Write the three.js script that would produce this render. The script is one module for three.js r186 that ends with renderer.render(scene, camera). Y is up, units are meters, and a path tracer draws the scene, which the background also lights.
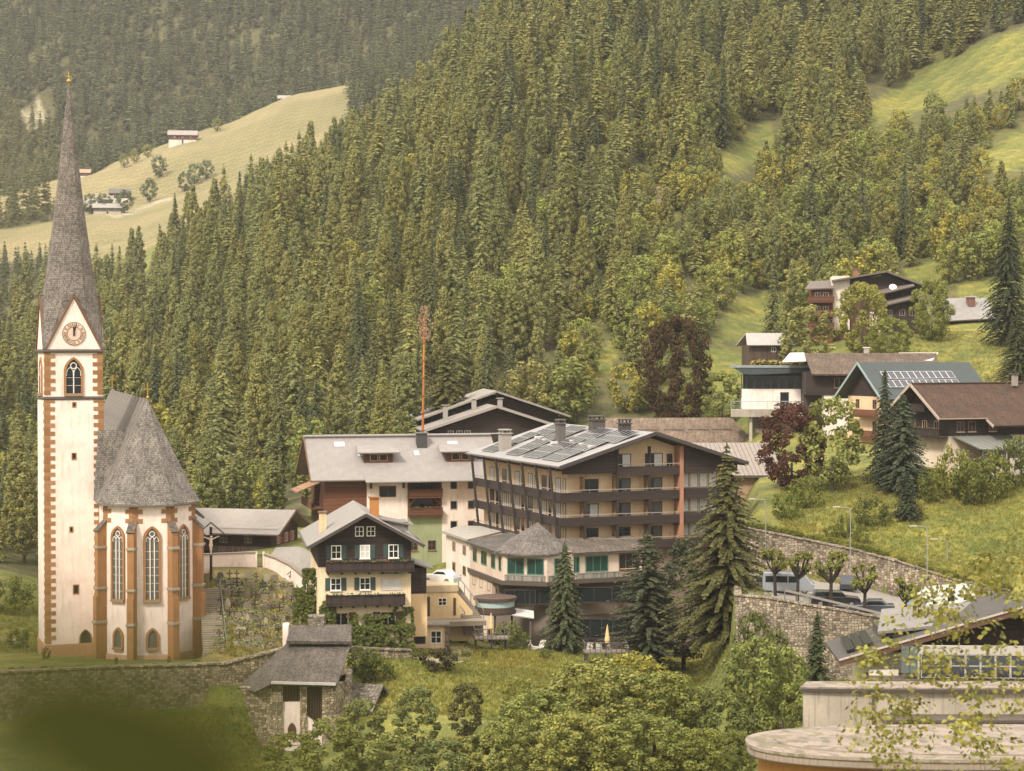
import * as THREE from 'three';
import { mergeGeometries } from 'three/addons/utils/BufferGeometryUtils.js';
import { FontLoader } from 'three/addons/loaders/FontLoader.js';
import { TextGeometry } from 'three/addons/geometries/TextGeometry.js';

// ---------------------------------------------------------------- camera, sky, sun, exposure
const W = 1024, H = 771, F = 1911, HORIZON = 350, CY = 36;
const scene = new THREE.Scene();
const camera = new THREE.PerspectiveCamera(2 * Math.atan(H / 2 / F) * 180 / Math.PI, W / H, 0.1, 6000);
const PITCH = Math.atan((H / 2 - HORIZON) / F);
camera.position.set(0, CY, 0);
camera.rotation.set(-PITCH, 0, 0);
camera.focus = 215;
camera.userData.fStop = 0.8;
const renderer = new THREE.WebGLRenderer({ antialias: true });
renderer.setSize(W, H);
renderer.toneMapping = THREE.LinearToneMapping;
renderer.toneMappingExposure = 2.42;
renderer.shadowMap.enabled = true;
{ // an even, warm overcast sky, brighter overhead
  const w = 128, h = 64, d = new Float32Array(w * h * 4);
  for (let j = 0; j < h; j++) for (let i = 0; i < w; i++) {
    const el = Math.sin(((j + .5) / h - .5) * Math.PI), k = (j * w + i) * 4;
    const l = el > 0 ? 0.62 * (1 + 1.6 * el) / 1.6 + 0.12 : 0.16;
    d[k] = l * 1.0; d[k + 1] = l * 0.957; d[k + 2] = l * 0.915; d[k + 3] = 1;
  }
  const sky = new THREE.DataTexture(d, w, h, THREE.RGBAFormat, THREE.FloatType);
  sky.mapping = THREE.EquirectangularReflectionMapping; sky.magFilter = THREE.LinearFilter; sky.needsUpdate = true;
  scene.background = sky; scene.environment = sky;
}
const sun = new THREE.DirectionalLight(new THREE.Color(1, .935, .86), 2.1);
sun.name = 'sun'; sun.position.set(-280, 540, 170); sun.target.position.set(0, 0, -260);
sun.castShadow = true; sun.shadow.radius = 20; sun.shadow.mapSize.set(4096, 4096);
Object.assign(sun.shadow.camera, { left: -420, right: 420, top: 420, bottom: -420, near: 10, far: 1800 });
scene.add(sun, sun.target);
scene.fog = new THREE.FogExp2(0xece8e0, 0.00008);

// ---------------------------------------------------------------- helpers
const V = (x, y, z) => new THREE.Vector3(x, y, z), R = a => a * Math.PI / 180, { sin, cos, abs, min, max, floor, PI, hypot } = Math;
const lerp = (a, b, t) => a + (b - a) * t, clamp = (x, a = 0, b = 1) => min(b, max(a, x)), smooth = (a, b, x) => { const t = clamp((x - a) / (b - a)); return t * t * (3 - 2 * t); };
function rng(s) { return () => { s |= 0; s = s + 0x6D2B79F5 | 0; let t = Math.imul(s ^ s >>> 15, 1 | s); t = t + Math.imul(t ^ t >>> 7, 61 | t) ^ t; return ((t ^ t >>> 14) >>> 0) / 4294967296; }; }
const hash = (x, y, s = 0) => { let h = Math.imul(x | 0, 374761393) + Math.imul(y | 0, 668265263) + Math.imul(s | 0, 974634731) | 0; h = Math.imul(h ^ h >>> 13, 1274126177); return ((h ^ h >>> 16) >>> 0) / 4294967296; };
function noise(x, y, s = 0, p = 0) { // value noise, tileable with period p
  const xi = floor(x), yi = floor(y), m = p ? v => ((v % p) + p) % p : v => v, fx = x - xi, fy = y - yi;
  const u = fx * fx * (3 - 2 * fx), v = fy * fy * (3 - 2 * fy), X = m(xi), X1 = m(xi + 1), Y = m(yi), Y1 = m(yi + 1);
  return lerp(lerp(hash(X, Y, s), hash(X1, Y, s), u), lerp(hash(X, Y1, s), hash(X1, Y1, s), u), v);
}
const fbm = (x, y, s = 0, p = 0, o = 4) => { let a = 0, k = .5, t = 0; for (let i = 0; i < o; i++) { a += k * noise(x, y, s + i * 17, p); t += k; x *= 2; y *= 2; p *= 2; k *= .5; } return a / t; };
// a pixel of the photograph and a distance along the view axis, as a point in the valley
function pix(px, py, d) {
  const vx = (px - W / 2) / F, vy = -(py - H / 2) / F, c = cos(PITCH), s = sin(PITCH), z = -vy * s - c, k = d / -z;
  return V(vx * k, CY + (vy * c - s) * k, -d);
}
function toPix(x, y, z) { const c = cos(PITCH), s = sin(PITCH), dy = y - CY, depth = -z * c - dy * s; return [W / 2 + F * x / depth, H / 2 - F * (dy * c + -z * s) / depth]; }
const inPoly = (x, y, P) => { let c = false; for (let i = 0, j = P.length - 1; i < P.length; j = i++) { const [a, b] = P[i], [e, f] = P[j]; if ((b > y) !== (f > y) && x < (e - a) * (y - b) / (f - b) + a) c = !c; } return c; };

// ---------------------------------------------------------------- names, things, parts
const taken = {};
function numbered(n) { const k = taken[n] = (taken[n] ?? -1) + 1; return k ? `${n}_${String(k).padStart(3, '0')}` : n; }
function tag(o, label, category, group, kind) { if (label) o.userData.label = label; if (category) o.userData.category = category; if (group) o.userData.group = group; if (kind) o.userData.kind = kind; return o; }
function thing(name, label, category, pos, yaw = 0, group) { const g = new THREE.Group(); g.name = numbered(name); scene.add(g); g.position.copy(pos.isVector3 ? pos : V(...pos)); g.rotation.y = yaw; return tag(g, label, category, group); }
function copyOf(o, label, group) { const c = o.clone(); c.name = numbered(o.name.replace(/_\d{3}$/, '')); c.userData = { ...o.userData }; if (label) c.userData.label = label; if (group) c.userData.group = group; scene.add(c); return c; }

// ---------------------------------------------------------------- geometry (positions only; fin() gives flat normals and uv in metres)
function G(tris) { const g = new THREE.BufferGeometry(); g.setAttribute('position', new THREE.Float32BufferAttribute(tris, 3)); return g; }
function box(x0, x1, y0, y1, z0, z1) { const g = new THREE.BoxGeometry(x1 - x0, y1 - y0, z1 - z0).toNonIndexed(); g.translate((x0 + x1) / 2, (y0 + y1) / 2, (z0 + z1) / 2); return G(Array.from(g.attributes.position.array)); }
const bare = g => { const n = g.index ? g.toNonIndexed() : g; return G(Array.from(n.attributes.position.array)); };
function poly(...P) { const o = []; for (let i = 1; i < P.length - 1; i++) o.push(...P[0], ...P[i], ...P[i + 1]); return G(o); }
function prism(P, z0, z1) { // polygon in x,y pushed along z
  const s = new THREE.Shape(P.map(p => new THREE.Vector2(...p))), g = new THREE.ExtrudeGeometry(s, { depth: z1 - z0, bevelEnabled: false, steps: 1 }); g.translate(0, 0, z0); return bare(g);
}
function ringPrism(P, Q, z0, z1) { const s = new THREE.Shape(P.map(p => new THREE.Vector2(...p))); s.holes.push(new THREE.Path(Q.map(p => new THREE.Vector2(...p)))); const g = new THREE.ExtrudeGeometry(s, { depth: z1 - z0, bevelEnabled: false }); g.translate(0, 0, z0); return bare(g); }
function plan(P, y0, y1) { // polygon in x,z pushed along y
  const s = new THREE.Shape(P.map(p => new THREE.Vector2(p[0], -p[1]))), g = new THREE.ExtrudeGeometry(s, { depth: y1 - y0, bevelEnabled: false, steps: 1 }); g.rotateX(-PI / 2); g.translate(0, y0, 0); return bare(g);
}
function slab(P, t) { // a plane polygon with thickness t below it
  const [a, b, c] = P.map(p => V(...p)), n = V().crossVectors(b.clone().sub(a), c.clone().sub(a)).normalize(); if (n.y < 0) n.negate();
  const Q = P.map(p => [p[0] - n.x * t, p[1] - n.y * t, p[2] - n.z * t]), g = [poly(...P), poly(...Q.slice().reverse())];
  P.forEach((p, i) => { const j = (i + 1) % P.length; g.push(poly(p, Q[i], Q[j], P[j])); });
  return M(g);
}
const tube = (a, b, r, n = 6, r2 = r) => { const A = V(...a), B = V(...b), L = A.distanceTo(B), g = new THREE.CylinderGeometry(r2, r, L, n, 1); g.translate(0, L / 2, 0); g.applyQuaternion(new THREE.Quaternion().setFromUnitVectors(V(0, 1, 0), B.sub(A).normalize())); g.translate(...a); return bare(g); };
const bar = (a, b, w, h) => { const A = V(...a), B = V(...b), L = A.distanceTo(B), g = new THREE.BoxGeometry(w, h, L); const m = new THREE.Matrix4().lookAt(A, B, abs(B.y - A.y) > .95 * L ? V(0, 0, 1) : V(0, 1, 0)); g.applyMatrix4(m); g.translate((A.x + B.x) / 2, (A.y + B.y) / 2, (A.z + B.z) / 2); return bare(g); };
function cyl(r0, r1, y0, y1, n = 16) { const g = new THREE.CylinderGeometry(r1, r0, y1 - y0, n); g.translate(0, (y0 + y1) / 2, 0); return bare(g); }
const at = (g, x, y, z, ry = 0, rx = 0, rz = 0) => { g = g.clone(); if (rx) g.rotateX(rx); if (rz) g.rotateZ(rz); if (ry) g.rotateY(ry); g.translate(x, y, z); return g; };
function M(list) { const L = [].concat(list).flat(Infinity); let n = 0; for (const g of L) n += g.attributes.position.array.length; const a = new Float32Array(n); n = 0; for (const g of L) { a.set(g.attributes.position.array, n); n += g.attributes.position.array.length; } const g = new THREE.BufferGeometry(); g.setAttribute('position', new THREE.BufferAttribute(a, 3)); return g; }
function fin(list) {
  const g = M(list), p = g.attributes.position, uv = new Float32Array(p.count * 2), a = V(), b = V(), c = V(), n = V(), t = V(), s = V();
  for (let i = 0; i < p.count; i += 3) {
    a.fromBufferAttribute(p, i); b.fromBufferAttribute(p, i + 1); c.fromBufferAttribute(p, i + 2);
    n.crossVectors(s.copy(b).sub(a), t.copy(c).sub(a)).normalize();
    if (abs(n.y) > .97) t.set(1, 0, 0); else t.set(n.z, 0, -n.x).normalize();
    s.crossVectors(n, t);
    [a, b, c].forEach((q, k) => { uv[(i + k) * 2] = q.dot(t); uv[(i + k) * 2 + 1] = q.dot(s); });
  }
  g.setAttribute('uv', new THREE.BufferAttribute(uv, 2)); g.computeVertexNormals(); return g;
}
function part(parent, name, geos, mat, label, pos, ry) { const m = new THREE.Mesh(geos.isBufferGeometry && geos.attributes.uv ? geos : fin(geos), mat); m.name = parent === scene ? numbered(name) : name; m.castShadow = m.receiveShadow = true; if (label) m.userData.label = label; if (pos) m.position.set(...pos); if (ry) m.rotation.y = ry; parent.add(m); return m; }
const cache = {}; const once = (k, f) => cache[k] ??= f();

// ---------------------------------------------------------------- textures and materials
function tex(n, metres, fn, srgb = true) {
  const d = new Uint8Array(n * n * 4);
  for (let j = 0; j < n; j++) for (let i = 0; i < n; i++) { const c = fn(i / n, j / n), k = (j * n + i) * 4; for (let q = 0; q < 3; q++) d[k + q] = clamp(c.length ? c[q] : c) * 255; d[k + 3] = 255; }
  const t = new THREE.DataTexture(d, n, n); t.wrapS = t.wrapT = THREE.RepeatWrapping; t.magFilter = THREE.LinearFilter; t.minFilter = THREE.LinearMipmapLinearFilter; t.generateMipmaps = true; if (srgb) t.colorSpace = THREE.SRGBColorSpace; t.repeat.set(1 / metres, 1 / metres); t.needsUpdate = true; return t;
}
const T = {};
T.plaster = tex(512, 7, (u, v) => { const a = fbm(u * 5, v * 5, 3, 5, 5), b = fbm(u * 40, v * 40, 9, 40, 2), st = fbm(u * 48, v * 3, 21, 48, 3); const k = .86 + .13 * a + .05 * b - .06 * smooth(.56, .8, st) - .03 * smooth(.6, .75, fbm(u * 9, v * 9, 61, 9, 3)); return [k, k * (.985 + .02 * a), k * (.96 + .04 * a)]; });
T.fine = tex(256, 3, (u, v) => .84 + .16 * fbm(u * 12, v * 12, 5, 12, 4));
T.shingle = tex(512, 4, (u, v) => { const rows = 20, y = v * rows, r = floor(y), fy = y - r, x = u * 30 + hash(r, 7) * 3, c = floor(x) % 30, tone = .66 + .34 * hash(c, r, 5), gap = (x - floor(x)) < .08 ? .78 : 1, edge = fy < .16 ? .74 : 1, big = .82 + .3 * (fbm(u * 4, v * 4, 8, 4, 4) - .5); const k = tone * gap * edge * big; return [k, k * .97, k * .92]; });
T.shingleB = tex(512, 4, (u, v) => { const y = v * 20, r = floor(y), fy = y - r, x = u * 30 + hash(r, 7) * 3, c = floor(x) % 30; return (.25 + .5 * (1 - fy) + .25 * hash(c, r, 5)) * ((x - floor(x)) < .08 ? .6 : 1); }, false);
T.metal = tex(512, 4, (u, v) => { const k = .84 + .1 * fbm(u * 6, v * 6, 2, 6, 4) + .06 * fbm(u * 50, v * 4, 4, 50, 2); return [k, k, k * .99]; });
T.boards = tex(512, 4, (u, v) => { const x = u * 26, r = floor(x), fx = x - r; const k = (.7 + .3 * hash(r, 3)) * (fx < .1 ? .6 : 1) * (.85 + .2 * fbm(u * 90, v * 4, 6, 90, 3)); return [k, k * .985, k * .97]; });
T.planks = tex(512, 4, (u, v) => { const x = v * 22, r = floor(x), fx = x - r; const k = (.7 + .3 * hash(r, 9)) * (fx < .1 ? .6 : 1) * (.85 + .2 * fbm(u * 4, v * 90, 6, 90, 3)); return [k, k * .985, k * .97]; });
function stoneCell(u, v, n, s) { const x = u * n, y = v * n * 1.5; let d1 = 9, d2 = 9, id = 0; for (let j = -1; j <= 1; j++) for (let i = -1; i <= 1; i++) { const cx = floor(x) + i, cy = floor(y) + j, hx = ((cx % n) + n) % n, m = n * 1.5, hy = ((cy % m) + m) % m, dx = cx + .15 + .7 * hash(hx, hy, s) - x, dy = cy + .2 + .6 * hash(hx, hy, s + 1) - y, d = dx * dx + dy * dy; if (d < d1) { d2 = d1; d1 = d; id = hash(hx, hy, s + 2); } else if (d < d2) d2 = d; } return [Math.sqrt(d2) - Math.sqrt(d1), id]; }
T.stone = tex(512, 5, (u, v) => { const [e, id] = stoneCell(u, v, 14, 4), m = smooth(.03, .14, e), f = fbm(u * 30, v * 30, 5, 30, 3), big = .78 + .44 * fbm(u * 3, v * 3, 40, 3, 4), k = lerp(.5, .55 + .42 * id, m) * (.8 + .3 * f) * big; return [k, k * (.95 + .03 * id), k * (.86 + .08 * id)]; });
T.stoneB = tex(512, 5, (u, v) => { const [e, id] = stoneCell(u, v, 14, 4); return smooth(.0, .2, e) * (.7 + .3 * id) * (.85 + .15 * fbm(u * 30, v * 30, 5, 30, 3)); }, false);
T.concrete = tex(512, 8, (u, v) => { const a = fbm(u * 4, v * 4, 12, 4, 5), st = fbm(u * 60, v * 2, 22, 60, 3); const k = .74 + .2 * a + .06 * fbm(u * 60, v * 60, 1, 60, 2) - .12 * smooth(.55, .8, st); return [k, k * .985, k * .95]; });
T.grass = tex(512, 9, (u, v) => { const a = fbm(u * 6, v * 6, 31, 6, 5), b = fbm(u * 70, v * 70, 33, 70, 2); const k = .5 + .35 * a + .3 * b; return [k * (1.02 + .25 * (a - .5)), k, k * .9]; });
T.grassB = tex(512, 9, (u, v) => fbm(u * 50, v * 50, 33, 50, 3), false);
T.gravel = tex(512, 6, (u, v) => { const a = fbm(u * 5, v * 5, 51, 5, 5), b = fbm(u * 120, v * 120, 53, 120, 2), m = smooth(.5, .68, fbm(u * 9, v * 9, 57, 9, 4)); const k = .58 + .3 * a + .22 * b - .16 * m; return [k, k * (.98 + .02 * m), k * (.95 - .08 * m)]; });
T.tracks = tex(256, 4, (u, v) => .8 + .2 * fbm(u * 20, v * 20, 35, 20, 4));
const mats = {};
function mat(hex, o = {}) { const k = hex + JSON.stringify(o); if (mats[k]) return mats[k]; const { m, b, bs, r = .9, metal = 0, spec } = o; const q = { color: new THREE.Color(hex), roughness: r, metalness: metal }; if (m) q.map = T[m]; if (b) { q.bumpMap = T[b]; q.bumpScale = bs ?? .03; } q.side = THREE.DoubleSide; return mats[k] = new THREE.MeshStandardMaterial(q); }
const plaster = h => mat(h, { m: 'plaster', r: .95 }), wood = h => mat(h, { m: 'boards', r: .85 }), plank = h => mat(h, { m: 'planks', r: .85 }), shingle = h => mat(h, { m: 'shingle', b: 'shingleB', bs: .05, r: .9 }), sheet = (h, r = .5) => mat(h, { m: 'metal', r: min(.95, r + .3), metal: 0 }), stone = h => mat(h, { m: 'stone', b: 'stoneB', bs: .08, r: .95 }), concrete = h => mat(h, { m: 'concrete', r: .95 }), plain = (h, r = .8) => mat(h, { r });
const GLASS = new THREE.MeshPhysicalMaterial({ color: 0x1b2022, roughness: .12, metalness: 0, specularIntensity: 1 }), GLASS_G = new THREE.MeshPhysicalMaterial({ color: 0x1d3a33, roughness: .12 }), GLASS_L = new THREE.MeshPhysicalMaterial({ color: 0x55524c, roughness: .2 });
const CURTAIN = mat(0xcfc8bc, { m: 'fine', r: .6 });
const PV = new THREE.MeshPhysicalMaterial({ color: 0x23252f, roughness: .22, metalness: .15, clearcoat: .6, clearcoatRoughness: .1 });
// ---------------------------------------------------------------- terrain: for a fan of bearings, the lie of the land along each (distance, height as sighted)
const FAR_L = [[1600, 60], [2000, -60], [2700, -220]], NEAR = [[1, CY - 1.7], [12, CY - 6.5], [40, CY - 19], [80, CY - 33], [110, CY - 38]];
const PROFILE = {
  0: [[150, 800], [172, 745], [179, 718], [180.5, 672], [188, 662], [198, 656], [215, 640], [240, 600], [270, 560], [320, 520], [400, 460], [520, 420], [640, 392], [720, 384], [800, 394], [900, 380], [1000, 318], [1080, 215], [1140, 196], [1250, 210], [1350, 175], ...FAR_L],
  60: [[150, 800], [172, 742], [179, 712], [180.5, 668], [188, 661], [198, 656], [215, 645], [240, 610], [270, 575], [320, 530], [400, 465], [520, 416], [640, 384], [720, 375], [800, 385], [900, 372], [1000, 310], [1080, 205], [1150, 178], [1250, 195], [1350, 165], ...FAR_L],
  130: [[150, 800], [172, 738], [180, 708], [181.5, 665], [190, 660], [215, 650], [240, 615], [270, 590], [300, 560], [400, 470], [520, 402], [640, 358], [720, 346], [800, 354], [900, 352], [1000, 290], [1080, 203], [1150, 170], [1210, 156], [1300, 175], [1400, 140], ...FAR_L],
  199: [[150, 800], [172, 736], [180, 706], [181.5, 664], [190, 661], [205, 655], [212, 600], [222, 570], [250, 548], [300, 514], [400, 434], [520, 360], [640, 304], [740, 284], [820, 284], [900, 292], [1000, 250], [1080, 188], [1150, 153], [1230, 130], [1330, 152], [1450, 112], [1700, 22], [2100, -78], [2700, -220]],
  210: [[150, 800], [168, 760], [178, 706], [181.5, 668], [184, 655], [190, 634], [200, 600], [207, 574], [210, 567], [222, 556], [250, 545], [300, 510], [400, 430], [520, 354], [640, 296], [740, 276], [820, 274], [900, 282], [1000, 245], [1080, 185], [1150, 150], [1230, 126], [1330, 150], [1450, 110], [1700, 20], [2100, -80], [2700, -220]],
  300: [[140, 850], [150, 820], [165, 775], [172, 750], [180, 700], [186, 655], [195, 628], [205, 588], [212, 562], [222, 548], [250, 530], [300, 480], [400, 392], [520, 308], [640, 246], [740, 220], [840, 204], [920, 212], [1000, 190], [1020, 185], [1100, 150], [1180, 112], [1260, 92], [1350, 110], [1450, 85], [1700, 0], [2100, -90], [2700, -220]],
  400: [[140, 840], [150, 810], [160, 775], [170, 722], [180, 684], [186, 664], [190, 655], [200, 651], [206, 636], [214, 604], [222, 592], [235, 592], [250, 588], [258, 560], [275, 515], [300, 470], [400, 365], [520, 265], [640, 200], [740, 168], [840, 152], [940, 146], [1000, 142], [1150, 95], [1300, 75], [1450, 40], [1700, -30], [2100, -110], [2700, -240]],
  500: [[140, 830], [155, 785], [170, 728], [185, 686], [193, 665], [200, 654], [215, 647], [228, 640], [245, 600], [260, 540], [280, 490], [300, 462], [330, 430], [400, 345], [520, 235], [640, 150], [760, 90], [880, 55], [1000, 42], [1100, 50], [1300, 45], [1500, 20], [1700, -30], [2100, -110], [2700, -240]],
  600: [[140, 830], [155, 795], [172, 735], [188, 690], [196, 670], [203, 659], [225, 650], [232, 645], [250, 600], [275, 520], [290, 465], [320, 425], [360, 375], [420, 315], [520, 220], [640, 130], [760, 60], [880, 10], [1000, -30], [1200, -60], [1700, -80], [2100, -140], [2700, -260]],
  700: [[140, 820], [160, 785], [175, 745], [185, 712], [195, 690], [205, 674], [225, 654], [240, 630], [262, 560], [280, 500], [300, 455], [330, 420], [380, 350], [420, 305], [520, 215], [640, 120], [760, 50], [880, 0], [1000, -45], [1700, -160], [2700, -260]],
  760: [[125, 850], [150, 790], [170, 745], [183, 715], [185, 690], [186.5, 604], [192, 590], [208, 566], [212, 562], [213.5, 530], [222, 520], [235, 498], [250, 480], [270, 450], [290, 425], [320, 390], [350, 352], [380, 318], [420, 292], [520, 210], [640, 118], [760, 48], [880, -5], [1000, -50], [1700, -160], [2700, -260]],
  800: [[110, 880], [140, 800], [165, 745], [180, 712], [183.2, 690], [184.2, 607], [190, 598], [207, 572], [211, 568], [212.5, 539], [222, 520], [235, 498], [250, 470], [270, 445], [290, 425], [320, 390], [350, 350], [380, 315], [420, 290], [520, 205], [640, 115], [760, 45], [880, -5], [1000, -50], [1700, -160], [2700, -260]],
  900: [[110, 880], [140, 800], [165, 740], [180, 700], [182.8, 680], [183.8, 623], [192, 609], [200, 600], [204, 596], [205.5, 572], [215, 545], [228, 505], [240, 470], [255, 452], [275, 430], [300, 400], [320, 368], [335, 345], [350, 332], [370, 318], [420, 275], [520, 205], [600, 150], [660, 118], [720, 85], [780, 55], [900, 10], [1000, -20], [1700, -160], [2700, -260]],
  1024: [[110, 880], [140, 800], [165, 740], [180, 690], [183.4, 670], [184.4, 634], [195, 614], [200, 605], [204, 592], [215, 548], [228, 502], [240, 468], [260, 445], [280, 415], [300, 390], [320, 362], [340, 340], [358, 322], [372, 300], [420, 250], [520, 165], [600, 115], [660, 75], [720, 40], [800, 10], [900, -25], [1700, -160], [2700, -260]],
};
const BEARINGS = Object.keys(PROFILE).map(Number).sort((a, b) => a - b);
const steep = (b, d) => { const s = b <= 700 ? 300 : 362; return d <= s ? d : d <= 1000 ? s + (d - s) * (685 - s) / (1000 - s) : d <= 1230 ? lerp(985, 1230, (d - 1000) / 230) : 1230 + (d - 1230) * .5; };
const LINES = BEARINGS.map(b => [...NEAR, ...PROFILE[b].map(([d, py]) => { const q = steep(b, d); return [q, CY - (py - HORIZON) / F * q]; })]);
// the car park is a level shelf between its two walls: [bearing, distance of lower wall, sighted height there, distance of upper wall, height at its foot, height at its top]
const SHELF = [[735, 186.6, 600, 215, 564, 527], [765, 185.2, 602, 213.4, 568, 533], [800, 183.6, 608, 212.2, 574, 540], [854, 183, 617, 208, 584, 551], [895, 182.9, 625, 205.2, 597, 562], [955, 183.2, 632, 204.4, 604, 581], [1010, 183.6, 636, 204, 608, 592]];
const sighted = (py, d) => CY - (py - HORIZON) / F * d;
function shelf(b, d, y) {
  if (b < SHELF[0][0] || b > 1010) return y; let i = 0; while (i < SHELF.length - 2 && SHELF[i + 1][0] < b) i++; const A = SHELF[i], B = SHELF[i + 1], t = (b - A[0]) / (B[0] - A[0]), q = A.map((v, k) => lerp(v, B[k], t)), lo = q[1], hi = q[3], yl = sighted(q[2], lo), yh = sighted(q[4], hi), yt = sighted(q[5], hi) - .15;
  if (d < lo - 25 || d > hi + 22) return y; if (d < lo) return min(y, lerp(yl - 6.5, y, smooth(lo - 4, lo - 25, d))); if (d <= hi + .3) return lerp(yl, yh, clamp((d - lo) / (hi - lo))); return lerp(yt, max(y, yt), smooth(hi + .4, hi + 22, d));
}
const along = (L, d) => { if (d <= L[0][0]) return L[0][1]; let lo = 0, hi = L.length - 1; if (d >= L[hi][0]) return L[hi][1]; while (hi - lo > 1) { const m = lo + hi >> 1; if (L[m][0] <= d) lo = m; else hi = m; } return lerp(L[lo][1], L[hi][1], (d - L[lo][0]) / (L[hi][0] - L[lo][0])); };
const bearing = (x, z) => clamp(W / 2 + F * x / max(1, -z), -1000, 2000);
function land(x, z) {
  const d = max(1, -z), b = bearing(x, z); let i = 0; while (i < BEARINGS.length - 2 && BEARINGS[i + 1] < b) i++;
  const t = clamp((b - BEARINGS[i]) / (BEARINGS[i + 1] - BEARINGS[i])), s = t * t * (3 - 2 * t);
  const y = lerp(along(LINES[i], d), along(LINES[i + 1], d), lerp(t, s, .5)), a = smooth(240, 420, d);
  const flat = shelf(b, d, y); if (flat !== y && d < 213) return flat;
  return flat + (fbm(x / 5, z / 5, 77) - .5) * .25 + a * ((fbm(x / 55, z / 55, 5, 0, 4) - .5) * 16 + (fbm(x / 14, z / 14, 9) - .5) * 3) * (d > 900 && d < 1250 ? .3 : d >= 1250 ? 1.6 : .6);
}
const ground = (px, d) => { const x = (px - W / 2) / F * d; return V(x, land(x, -d), -d); };
// open ground among the woods
const MEADOWS = [
  [[862, 118], [868, 104], [905, 84], [960, 55], [1024, 26], [1100, -5], [1100, 62], [1024, 80], [960, 97], [905, 117], [872, 126]],
  [[712, 172], [720, 152], [745, 138], [770, 124], [780, 146], [744, 174]], [[972, 160], [1024, 128], [1100, 105], [1100, 165], [1024, 168], [985, 174]],
  [[714, 342], [735, 303], [765, 290], [792, 300], [790, 345]], [[900, 362], [935, 330], [985, 305], [1100, 280], [1100, 430], [1024, 415], [960, 395]], [[890, 275], [935, 258], [955, 282], [905, 290]],
  [[590, 375], [598, 352], [616, 335], [622, 350], [606, 378]], [[648, 190], [664, 184], [668, 202], [650, 204]],
];
const farMeadow = (b, d) => b > -40 && b < 350 && d > 985 + 60 * noise(b / 40, 3, 4) && d < lerp(1170, 1290, clamp(b / 330)) - 10 * noise(b / 12, 1, 2);
function wooded(x, y, z) { // 0 open, 1 wood on the near slope, 2 far wood
  const d = -z, [px, py] = toPix(x, y, z);
  if (d > 700) { if (farMeadow(px, d)) return 0; return (d < 985 && (d > 850 || px > 72) || d < 1060 && px > 60) && px < 420 ? 0 : 2; }
  const edge = px < 60 ? 262 : px < 200 ? 248 : px < 310 ? 262 : px < 420 ? 285 : px < 560 ? 314 : px < 700 ? 312 : px < 800 ? 345 : px < 960 ? 366 : 378;
  if (d < edge) return 0;
  for (const P of MEADOWS) if (inPoly(px, py, P)) return 0;
  return 1;
}
{
  const cols = [], rows = []; for (let b = -900; b <= 1900; b += (b > -60 && b < 1084 ? 5 : 20)) cols.push(b);
  let d = 1.5; while (d < 2700) { rows.push(d); d = d < 140 ? d * 1.05 : d < 262 ? d + .75 : d < 460 ? d + 2.2 : d * 1.011; } rows.push(2700);
  const n = cols.length, p = [], col = [], uv = [], idx = [], c = new THREE.Color();
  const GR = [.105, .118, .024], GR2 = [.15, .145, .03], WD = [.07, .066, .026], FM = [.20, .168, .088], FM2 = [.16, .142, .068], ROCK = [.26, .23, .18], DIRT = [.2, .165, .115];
  for (const d of rows) for (const b of cols) {
    const x = (b - W / 2) / F * d, z = -d, y = land(x, z), w = wooded(x, y, z), k = fbm(x / 9, z / 9, 41), k2 = fbm(x / 30, z / 30, 61), [px, py] = toPix(x, y, z);
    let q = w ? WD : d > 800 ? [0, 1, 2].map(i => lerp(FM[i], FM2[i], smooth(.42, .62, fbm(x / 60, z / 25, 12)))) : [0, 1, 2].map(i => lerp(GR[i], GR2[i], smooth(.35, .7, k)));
    if (w === 1 && d < 1000) q = [0, 1, 2].map(i => lerp(WD[i], i === 1 ? .085 : GR[i] * .8, smooth(.45, .7, k2)));
    if (d > 960 && inPoly(px, py, [[20, 118], [38, 104], [50, 108], [44, 124], [26, 128]])) q = ROCK;
    if (d > 900 && d < 1300 && w === 0 && abs(py - (207 + (px - 145) * .2 - 16 * sin((px - 145) / 26))) < 1.6 && px > 108 && px < 170) q = ROCK;
    if (inPoly(px, py, [[646, 206], [650, 186], [664, 184], [668, 200]])) q = DIRT;
    if (d < 260 && px > 205 && px < 305 && d > 181 && d < 212) q = [0, 1, 2].map(i => lerp([.15, .125, .04][i], [.23, .19, .10][i], smooth(.4, .6, k)));
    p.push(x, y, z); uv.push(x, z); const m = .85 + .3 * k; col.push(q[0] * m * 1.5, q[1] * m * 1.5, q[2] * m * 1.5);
  }
  for (let j = 0; j < rows.length - 1; j++) for (let i = 0; i < n - 1; i++) { const a = j * n + i; idx.push(a, a + 1, a + n, a + 1, a + n + 1, a + n); }
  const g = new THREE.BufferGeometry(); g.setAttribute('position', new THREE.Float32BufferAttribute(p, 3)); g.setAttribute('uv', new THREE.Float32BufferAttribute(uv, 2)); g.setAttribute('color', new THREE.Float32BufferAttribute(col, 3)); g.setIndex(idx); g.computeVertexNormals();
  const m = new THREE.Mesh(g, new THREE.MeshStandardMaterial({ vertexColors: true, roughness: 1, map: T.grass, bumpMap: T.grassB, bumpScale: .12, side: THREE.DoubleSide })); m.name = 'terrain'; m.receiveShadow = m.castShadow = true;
  scene.add(tag(m, 'grassy mountainside rising from the village to wooded slopes', 'terrain', null, 'structure'));
}
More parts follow.
